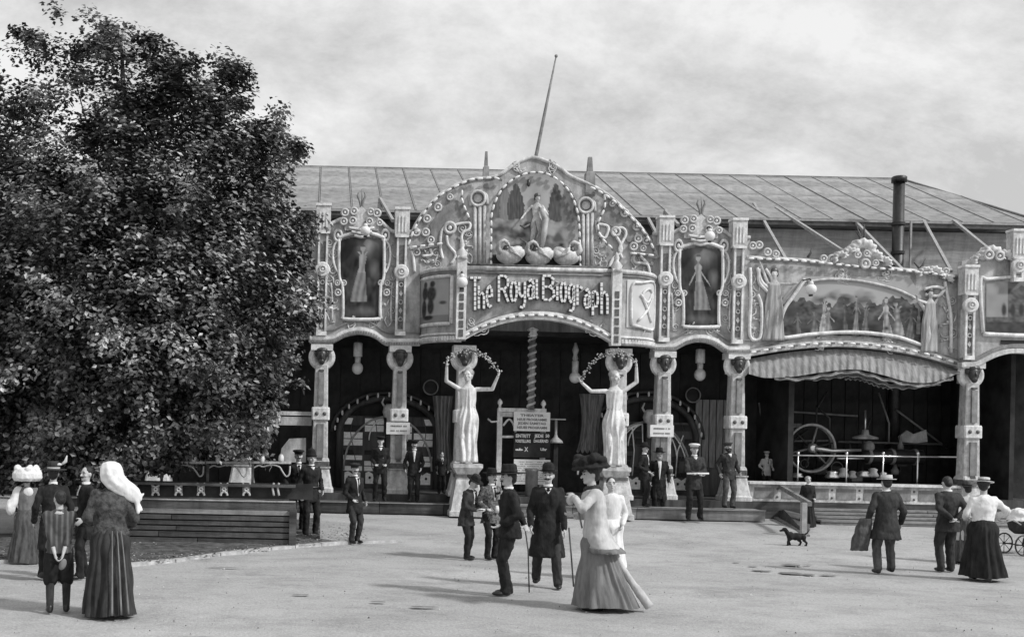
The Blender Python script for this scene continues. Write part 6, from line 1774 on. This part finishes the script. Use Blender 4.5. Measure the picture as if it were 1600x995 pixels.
# woman in boater and white blouse
f = Fig({-1: (-.2, .22, 1.06), 1: (.24, .18, 1.06)}, {-1: (-.08, .12, .08), 1: (.08, -.1, .1)}, female=True, poles={1: (1, -.6, 0)}, head=(-25, 0))
o = person(1534, 907, 741, -12, f, 'woman in boater, white blouse and long black skirt seen from behind', .08)
rm(f.body(), 'body', M_SKIN, o, .012, 1, 0, .4)
rm(f.coat(.97, 0, 1.08, .9), 'blouse', M_WCLOTH, o, .016, 2, .04, .5, .10)
f.skirt(M_BLACK, o, rx=.36, ry=.36, n=20, amp=.035, seed=3, hem=.07, waist=1.06); f.shoes(o); f.hair(M_HAIR, o, True); f.hat('boater', o, M_STRAW, 8)
# person mostly hidden between the two
f = Fig({-1: (-.22, .15, 1.0), 1: (.22, .16, 1.0)}, female=True)
o = person(1508, 880, 751, 5, f, 'woman in pale coat and dark hat hidden between the bowed man and boater woman', .06)
rm(f.body(), 'body', M_SKIN, o, .014, 1, 0, .4); rm(f.coat(.5, .8, 1.1, .9), 'coat', M_LTGREY, o, .018, 2, .03, .5)
f.skirt(M_DKGREY, o, rx=.28, ry=.28, seed=6, hem=.05); f.hair(M_HAIR, o); f.hat('felt', o, M_DKGREY); f.shoes(o)

# --- statues
def statue(px, feet_py, head_py, y, yaw, hands, head, garl, label, seed):
    q = U(px, feet_py, y); base = .12
    k = (U(px, head_py, y).z-q.z)/1.75
    root = empty('caryatid_statue', (q.x, y, base), label, 'statue', 'white statues carrying garlands')
    zt = q.z
    hh = zt-base
    def sq(z, w): return [(q.x+sx*w, y+sy*w*.85, z) for sx, sy in ((-1, -1), (1, -1), (1, 1), (-1, 1))]
    ped = MB().loft([sq(base, .44), sq(base+.12, .44), sq(base+.14, .40), sq(base+hh*.70, .27), sq(base+hh*.74, .27)]).build('pedestal', M_TRIM, root)
    MB().loft([sq(base+hh*.74, .30), sq(base+hh*.80, .30)]).build('pedestal_band', M_INLAY, ped)
    MB().loft([sq(base+hh*.80, .26), sq(base+hh*.86, .30), sq(base+hh*.93, .36), sq(base+hh, .36)]).build('pedestal_cornice', M_TRIM, ped)
    f = Fig(hands, {-1: (-.09, .0, .08), 1: (.09, .06, .08)}, lean=-2, female=True, head=head, side=garl[2], poles={-1: (-.6, -.3, -1), 1: (.6, -.3, -1)})
    hold = empty('figure_group', (q.x, y, zt)); hold.parent = root; hold.location = (0, 0, zt-base); hold.rotation_euler = (0, 0, R(yaw)); hold.scale = (k,)*3
    fm = f.body()
    rm(fm, 'figure', M_WHITE, hold, .010, 1, 0, .4)
    g = MB(); rows = []; rnd = random.Random(seed); ph = [rnd.uniform(0, 6) for _ in range(3)]
    NS, NR = 120, 30
    for j in range(NR+1):
        t = j/NR; z = 1.40-1.37*t; row = []
        bx = .150-.030*math.exp(-((t-.26)/.08)**2)+.030*math.exp(-((t-.42)/.14)**2)+.015*t+.03*max(0, t-.85)*3; by_ = .130-.02*math.exp(-((t-.26)/.09)**2)+.03*math.exp(-((t-.42)/.14)**2)+.03*t
        for i in range(NS):
            a = 2*math.pi*i/NS
            w_ = a+.35*noise.noise(Vector((math.cos(a)*1.3, math.sin(a)*1.3, t*2.2+seed*9))); fold = (.005+.026*min(1, max(0, t-.10)*2))*(math.sin(11*w_+ph[0]+t*3.4)*.7+.6*math.sin(6*w_+ph[2]-t*3.0)+.5*noise.noise(Vector((math.cos(a)*4, math.sin(a)*4, t*3+seed))))
            p = Vector(((bx+fold)*math.cos(a), (by_+fold)*math.sin(a)+.02*t, z))
            row.append(f.torso @ p if z > .95 else p)
        rows.append(row)
    MB().loft(rows, caps=True).local('robe', M_WHITE, hold)
    m = MB().lathe([(.135, -.02), (.15, .0), (.135, .025)], 24, f.T((0, 0, 1.05)), (1, .82)); m.local('girdle', M_TRIM, hold)
    f.hair(M_PAINT, hold, True)
    # garland from hand to hand over the head
    W = {e: hold.matrix_basis @ f.wr[e] for e in (-1, 1)}
    rm_ = Matrix.Translation((q.x, y, zt)) @ Matrix.Rotation(R(yaw), 4, 'Z') @ Matrix.Scale(k, 4)
    A, B = rm_ @ (f.wr[-1]+Vector((0, 0, .08))), rm_ @ (f.wr[1]+Vector((0, 0, .08)))
    rnd = random.Random(seed+3)
    gm = MB(); stem = []
    for j in range(25):
        t = j/24; p = A.lerp(B, t); p.z += garl[0]*math.sin(math.pi*t)**.8; p.y += .12*math.sin(math.pi*t); stem.append(p)
    MB().tube(stem, .014, 5).build('garland_stem', M_BRONZE, root)
    for p in stem:
        for _ in range(5):
            c = p+Vector((rnd.gauss(0, .04), rnd.gauss(0, .04), rnd.gauss(0, .04))); s_ = rnd.uniform(.014, .03)
            gm.ell(c, (s_, s_*.6, s_*rnd.uniform(.6, 1.2)), 6, 4, Matrix.Rotation(rnd.uniform(0, 6), 3, 'Y'))
    gm.build('garland', M_PAINT, root, True, kind='stuff')
    return root
statue(729, 724, 577, -1.25, 180, {1: (.42, .12, 1.78), -1: (-.52, .16, 1.62)}, (-25, 0), (.42, 0, 0), 'white statue of a robed woman raising a garland, left of the centre arch', 1)
statue(958, 729, 580, -1.25, 180, {1: (.64, .15, 1.52), -1: (-.36, .1, 1.82)}, (30, 5), (.45, 0, 0), 'white statue of a robed woman raising a garland, right of the centre arch', 2)

# --- carved and painted women on the facades, in low relief
def relief(parent, px, feet_py, head_py, y, yaw, hands, name, m_skin, m_robe, nude=False, lean=0, head=(0, 0), feet=None, robe_to=.03, flat=.42):
    q = U(px, feet_py, y); k = (U(px, head_py, y).z-q.z)/1.75
    g = empty(name, (q.x, y, q.z)); g.parent = parent; g.location = Vector((q.x, y, q.z))-WORLD[parent.name]
    f = Fig(hands, feet or {-1: (-.09, .0, .08), 1: (.09, .06, .08)}, lean=lean, female=True, head=head)
    flatm = Matrix.Diagonal((1, flat, 1)) @ Matrix.Rotation(R(yaw), 3, 'Z')
    def put(mb, nm, m_, vox=.014, wr=0, ws=.1):
        mb.v = [(flatm @ v)*k for v in mb.v]; rm(mb, nm, m_, g, vox*k, 1, wr, .5, ws)
    put(f.body(), 'figure', m_skin)
    rows = []; z0 = .92 if nude else 1.40
    for j in range(25):
        t = j/24; z = z0+(robe_to-z0)*t; row = []
        for i in range(72):
            a = 2*math.pi*i/72; fold = .022*min(1, t*2)*(math.sin(9*a+t*3)+.6*math.sin(5*a-t*2)); r1 = .15+.03*math.exp(-((z-.88)/.15)**2)+(.10*t if not nude else .03*t)
            p = Vector(((r1+fold)*math.cos(a), (.13+.05*t+fold)*math.sin(a), z)); row.append(f.T(p) if z > .95 else p)
        rows.append(row)
    mb = MB().loft(rows); mb.v = [(flatm @ v)*k for v in mb.v]; mb.local('robe', m_robe, g)
    hm = MB(); hm.ell(f.h((0, -.02, 1.69)), (.10, .11, .09), 12, 9); hm.ell(f.h((0, -.09, 1.66)), (.06, .06, .06), 10, 7); hm.ell(f.h((.07, -.02, 1.62)), (.03, .05, .06), 8, 6); hm.ell(f.h((-.07, -.02, 1.62)), (.03, .05, .06), 8, 6)
    put(hm, 'hair', M_BRONZE)
    return g
M_ROBE = mat('painted_robe', .33, .6, .25, 9, .5, 24, stretch=(2, 1, .25))
relief(wing, 1208, 534, 420, -.06, 150, {1: (.30, .2, 1.9), -1: (-.62, .25, 1.38)}, 'robed_lady', M_TRIM, M_ROBE, head=(20, 0))
relief(wing, 1452, 552, 452, -.06, 205, {1: (.62, .2, 1.52), -1: (-.34, .15, 1.75)}, 'robed_lady', M_TRIM, M_ROBE, head=(-20, 0))
relief(fac, 838, 396, 303, -.06, 165, {1: (.40, .2, 1.05), -1: (-.16, .14, 1.30)}, 'bather', M_TRIM, M_LTGREY, nude=True, lean=4, head=(30, 8), robe_to=.25)
h_ = MB(); P_ = lambda x, y, d=-.2: U(x, y, d)
h_.tube([P_(845, 325), P_(852, 342), P_(850, 365), P_(846, 392)], [.05, .09, .08, .04], 8); h_.build('cloak_relief', M_PAINT, fac, True)
MB().tube([P_(836, 345), P_(841, 362), P_(836, 378), P_(835, 394)], [.015, .035, .04, .02], 7).build('drapery_relief', M_INLAY, fac, True)
MB().tube([P_(812, 352, -.15), P_(820, 356, -.15), P_(828, 350, -.15)], [.015, .045, .02], 6).build('drapery_relief', M_INLAY, fac, True)
MB().tube([P_(812, 373, -.15), P_(822, 379, -.15), P_(825, 392, -.15)], [.015, .03, .015], 6).build('drapery_relief', M_INLAY, fac, True)
# --- the dog
d = on_ground(1243, 852)
dog = empty('dog', d, 'small dark dog trotting by the foot of the ramp rail', 'dog')
m = MB(); kx = 1.0
m.ell((.02, 0, .20), (.16, .075, .085), 12, 8); m.ell((-.12, 0, .21), (.09, .075, .095), 12, 8); m.ell((.16, 0, .20), (.07, .065, .075), 12, 8)
m.cone((-.17, 0, .24), (-.23, 0, .33), .055, .045); m.ell((-.26, 0, .35), (.06, .045, .045), 10, 7); m.cone((-.28, 0, .34), (-.36, 0, .32), .034, .022)
for s_ in (-1, 1):
    m.cone((-.13, s_*.045, .18), (-.17+.03*s_, s_*.045, .09), .042, .028); m.cone((-.17+.03*s_, s_*.045, .09), (-.15+.05*s_, s_*.045, .015), .026, .021); m.ell((-.165+.05*s_, s_*.045, .014), (.028, .02, .014))
    m.cone((.16, s_*.045, .19), (.13-.04*s_, s_*.045, .12), .058, .034); m.cone((.13-.04*s_, s_*.045, .12), (.19-.04*s_, s_*.045, .075), .03, .024); m.cone((.19-.04*s_, s_*.045, .075), (.175-.05*s_, s_*.045, .015), .023, .02); m.ell((.155-.05*s_, s_*.045, .014), (.028, .02, .014))
    m.ell((-.24, s_*.045, .345), (.022, .014, .045), 8, 6)
m.tube([(.2, 0, .24), (.27, 0, .29), (.33, 0, .37)], [.022, .016, .008], 8)
rm(m, 'body', M_BLACK, dog, .009, 2, .008, .6, .04)
dog.scale = (.9, 1.1, .95)

# --- pram at the right edge
pc = on_ground(1606, 866)
pram = empty('pram', pc, 'dark wheeled pram with white blanket at the right edge', 'pram', rz=R(12))
m = MB(); m.loft([ering((0, 0, .42), .30, .16, 20), ering((0, 0, .50), .42, .22, 20), ering((0, 0, .68), .48, .25, 20), ering((0, 0, .70), .46, .24, 20)]); m.local('body', M_CHAR, pram)
m = MB(); m.ell((-.02, 0, .70), (.46, .25, .17), 16, 10); m.ell((-.2, 0, .82), (.2, .22, .12), 12, 8); m.ell((.25, 0, .8), (.18, .2, .13), 12, 8); rm(m, 'blanket', M_WCLOTH, pram, .016, 2, .05, .5, .1)
for wx in (-.34, .34):
    for s_ in (-1, 1):
        c = Vector((wx, s_*.24, .21)); w = MB().ring(c, .20, .016, 26, 6).local('wheel', M_IRON, pram)
        m = MB()
        for a in range(8): m.tube([c, c+Vector((.2*math.cos(a*math.pi/4), 0, .2*math.sin(a*math.pi/4)))], .007, 5)
        m.ell(c, .03, 8, 6)
        q = m.local('spokes', M_IRON, w)
    MB().tube([(wx, -.25, .21), (wx, .25, .21)], .014, 6).local('axle', M_IRON, pram)
    MB().tube([(wx, -.2, .21), (wx*.9, -.2, .34), (wx*.6, -.16, .45)], .014, 6).local('spring', M_IRON, pram)
m = MB()
for s_ in (-1, 1): m.tube([(-.40, s_*.22, .62), (-.58, s_*.22, .72), (-.80, s_*.22, .66)], .013, 6)
m.tube([(-.80, -.22, .66), (-.80, .22, .66)], .018, 6); m.local('handle', M_STRUT, pram)
finish_people()
# ================================================================== THE TREE
def leaf_mat():
    m = bpy.data.materials.new('glossy_leaves_sunlit_patches'); m.use_nodes = True
    n = m.node_tree.nodes; l = m.node_tree.links; b = n['Principled BSDF']
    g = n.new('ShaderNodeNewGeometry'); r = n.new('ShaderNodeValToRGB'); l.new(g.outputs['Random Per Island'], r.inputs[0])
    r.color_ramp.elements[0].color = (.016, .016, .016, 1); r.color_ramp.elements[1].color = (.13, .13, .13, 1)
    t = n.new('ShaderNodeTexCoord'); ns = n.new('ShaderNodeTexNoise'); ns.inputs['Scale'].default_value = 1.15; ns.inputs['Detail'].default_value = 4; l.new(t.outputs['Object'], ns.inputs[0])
    r2 = n.new('ShaderNodeValToRGB'); l.new(ns.outputs['Fac'], r2.inputs[0]); r2.color_ramp.elements[0].position = .47; r2.color_ramp.elements[0].color = (.55, .55, .55, 1); r2.color_ramp.elements[1].position = .68; r2.color_ramp.elements[1].color = (5.2, 5.2, 5.2, 1)  # pale patches put sunlit leaf clusters into the base colour
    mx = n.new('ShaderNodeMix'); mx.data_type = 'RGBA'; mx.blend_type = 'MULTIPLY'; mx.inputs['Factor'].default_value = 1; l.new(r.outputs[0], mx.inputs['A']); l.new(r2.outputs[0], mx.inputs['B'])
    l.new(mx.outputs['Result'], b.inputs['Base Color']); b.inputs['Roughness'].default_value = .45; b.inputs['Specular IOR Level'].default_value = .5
    return m
M_LEAF = leaf_mat()
TRY = -6.6
tb = on_ground(176, 868); tb.y = TRY; tb.x = U(176, 850, TRY).x; tb.z = gz(0, TRY)
tree = empty('leafy_tree', tb, 'big dark leafy tree filling the left side', 'tree')
crown_px = [(-260, 120), (-180, 60), (-90, 70), (-40, 90), (10, 70), (38, 52), (72, 56), (100, 62), (128, 82), (150, 58), (175, 38), (206, 36), (222, 62), (258, 70), (282, 92), (318, 90), (350, 86), (382, 104), (388, 140), (378, 176), (392, 196), (424, 196), (446, 206), (466, 226), (464, 262), (456, 300), (476, 322), (480, 352), (470, 392), (480, 430), (490, 470), (484, 500), (462, 528), (456, 566), (438, 602), (430, 640), (418, 670), (410, 700), (380, 718), (330, 716), (292, 728), (236, 728), (214, 744), (120, 752), (40, 760), (-60, 760), (-260, 740)]
poly = crown_px
def inside(x, y):
    c = False; n = len(poly)
    for i in range(n):
        x1, y1 = poly[i]; x2, y2 = poly[i-1]
        if (y1 > y) != (y2 > y) and x < (x2-x1)*(y-y1)/(y2-y1)+x1: c = not c
    return c
def edge_dist(x, y):
    best = 1e9; n = len(poly)
    for i in range(n):
        x1, y1 = poly[i]; x2, y2 = poly[i-1]; dx, dy = x2-x1, y2-y1
        t = max(0, min(1, ((x-x1)*dx+(y-y1)*dy)/(dx*dx+dy*dy))); d = math.hypot(x-x1-t*dx, y-y1-t*dy)
        if d < best: best = d
    return best
gaps = [(92, 130, 16), (120, 175, 24), (70, 190, 14), (130, 192, 18), (95, 218, 16), (30, 215, 18), (250, 245, 13), (232, 112, 12), (308, 124, 12), (70, 95, 16), (18, 100, 26), (140, 108, 14), (40, 150, 14), (250, 235, 16), (185, 130, 10), (355, 150, 8)]
rnd = random.Random(42)
leaves = MB(); clumps = []
SPX = FPX/(DIST+TRY)
while len(clumps) < 1150:
    x, y = rnd.uniform(-260, 515), rnd.uniform(36, 755)
    if x < -20 and rnd.random() < .45: continue
    if not inside(x, y): continue
    if any(math.hypot(x-a, y-b) < r+9 for a, b, r in gaps): continue
    ed = edge_dist(x, y)
    if y < 250 and rnd.random() < .15: continue
    if y < 330 and N2(x/60, y/60, 1.0, 5.5) < -.25 and rnd.random() < .45: continue
    th = min(2.5, .30+1.05*math.sqrt(ed/SPX))
    if y < 250: th *= .55
    if y > 560: th = min(th, 2.0)
    s_ = rnd.uniform(-1, 1); s_ = math.copysign(abs(s_)**.6, s_)
    yd = TRY+th*s_*.95
    yd = max(yd, TRY-2.6); yd = min(yd, TRY+2.3)
    clumps.append((U(x, y, TRY)+Vector((0, yd-TRY, 0)), ed/SPX, y))
def leaf(p, nrm, L, w, d):
    side = nrm.cross(d); 
    if side.length < 1e-4: return
    side.normalize(); d = side.cross(nrm).normalized()
    b0 = len(leaves.v)
    leaves.v += [p-d*L, p-side*w+nrm*w*.28-d*L*.1, p+d*L, p+side*w+nrm*w*.28-d*L*.1]
    leaves.f += [(b0, b0+1, b0+2), (b0, b0+2, b0+3)]
def fill(c, rad, n, ed):
    for _ in range(n):
        g = Vector((rnd.gauss(0, 1), rnd.gauss(0, 1), rnd.gauss(0, .72)))
        if g.length > 2.0: g *= 2.0/g.length
        p = c+g*rad
        out = (p-Vector((tb.x, TRY, 4.5))).normalized()
        nv = (Vector((rnd.gauss(0, .55), rnd.gauss(0, .55), .75))+out*.5+g*.18).normalized()
        d = Vector((rnd.gauss(0, 1), rnd.gauss(0, 1), -.35)).normalized()
        L = rnd.uniform(.034, .076); leaf(p, nv, L, L*rnd.uniform(.5, .72), d)
for c, ed, y in clumps:
    rad = min(rnd.uniform(.12, .32), .10+ed*.55)
    fill(c, rad, int(120+1700*rad*rad*rnd.uniform(.7, 1.3)), ed)
# loose sprigs at the outline
for (x, y, r_, n) in ((84, 16, .13, 45), (92, 26, .09, 25), (132, 22, .13, 45), (140, 32, .12, 40), (436, 172, .16, 90), (440, 186, .12, 50), (206, 46, .1, 40), (172, 52, .14, 60), (258, 72, .13, 50), (310, 98, .14, 60), (345, 92, .16, 70), (372, 112, .14, 60), (20, 78, .18, 60), (470, 236, .13, 60), (505, 470, .12, 50), (500, 345, .12, 50), (488, 372, .1, 40), (455, 540, .14, 60), (468, 600, .1, 30), (415, 720, .1, 30)):
    fill(U(x, y, TRY+rnd.uniform(-.5, .5)), r_, n, .2)
me = bpy.data.meshes.new('crown'); org = Vector((tb.x, TRY, 5.0))
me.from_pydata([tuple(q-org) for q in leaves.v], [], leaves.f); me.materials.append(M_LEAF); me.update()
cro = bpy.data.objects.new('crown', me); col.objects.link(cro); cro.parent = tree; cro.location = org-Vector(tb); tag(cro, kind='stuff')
# trunk and limbs
tk = MB(); top = Vector((tb.x+.2, TRY, 5.2))
tk.tube([tb-Vector((0, 0, .1)), tb+Vector((.02, 0, .4)), tb+Vector((.1, 0, 1.8)), tb+Vector((.12, .05, 3.4)), top, top+Vector((-.1, 0, 2.2)), U(190, 70, TRY)], [.34, .25, .21, .18, .15, .09, .03], 10)
tk.build('trunk', M_BARK, tree, True)
targets = [(20, 300), (-60, 380), (110, 90), (320, 110), (370, 180), (430, 240), (470, 330), (480, 440), (440, 560), (380, 660), (300, 690), (240, 640), (90, 600), (30, 520), (250, 330), (300, 260), (150, 330), (200, 200), (436, 180)]
for i, (x, y) in enumerate(targets):
    e = U(x, y, TRY)+Vector((0, rnd.uniform(-1.0, 1.0) if y > 60 else 0, 0))
    kf = .4 if y < 130 else .8
    zs_ = min(max(1.9, e.z*.55), 6.0); s0 = Vector((tb.x+.1, TRY, zs_))
    mid = s0.lerp(e, .5)+Vector((0, 0, .25 if e.z > 3 else -.1))
    MB().tube([s0, s0.lerp(mid, .5)+Vector((0, 0, .1)), mid, mid.lerp(e, .55)+Vector((0, 0, .05)), e], [.085*kf, .07*kf, .05*kf, .03*kf, .008], 7).build('limb', M_BARK, tree, True)
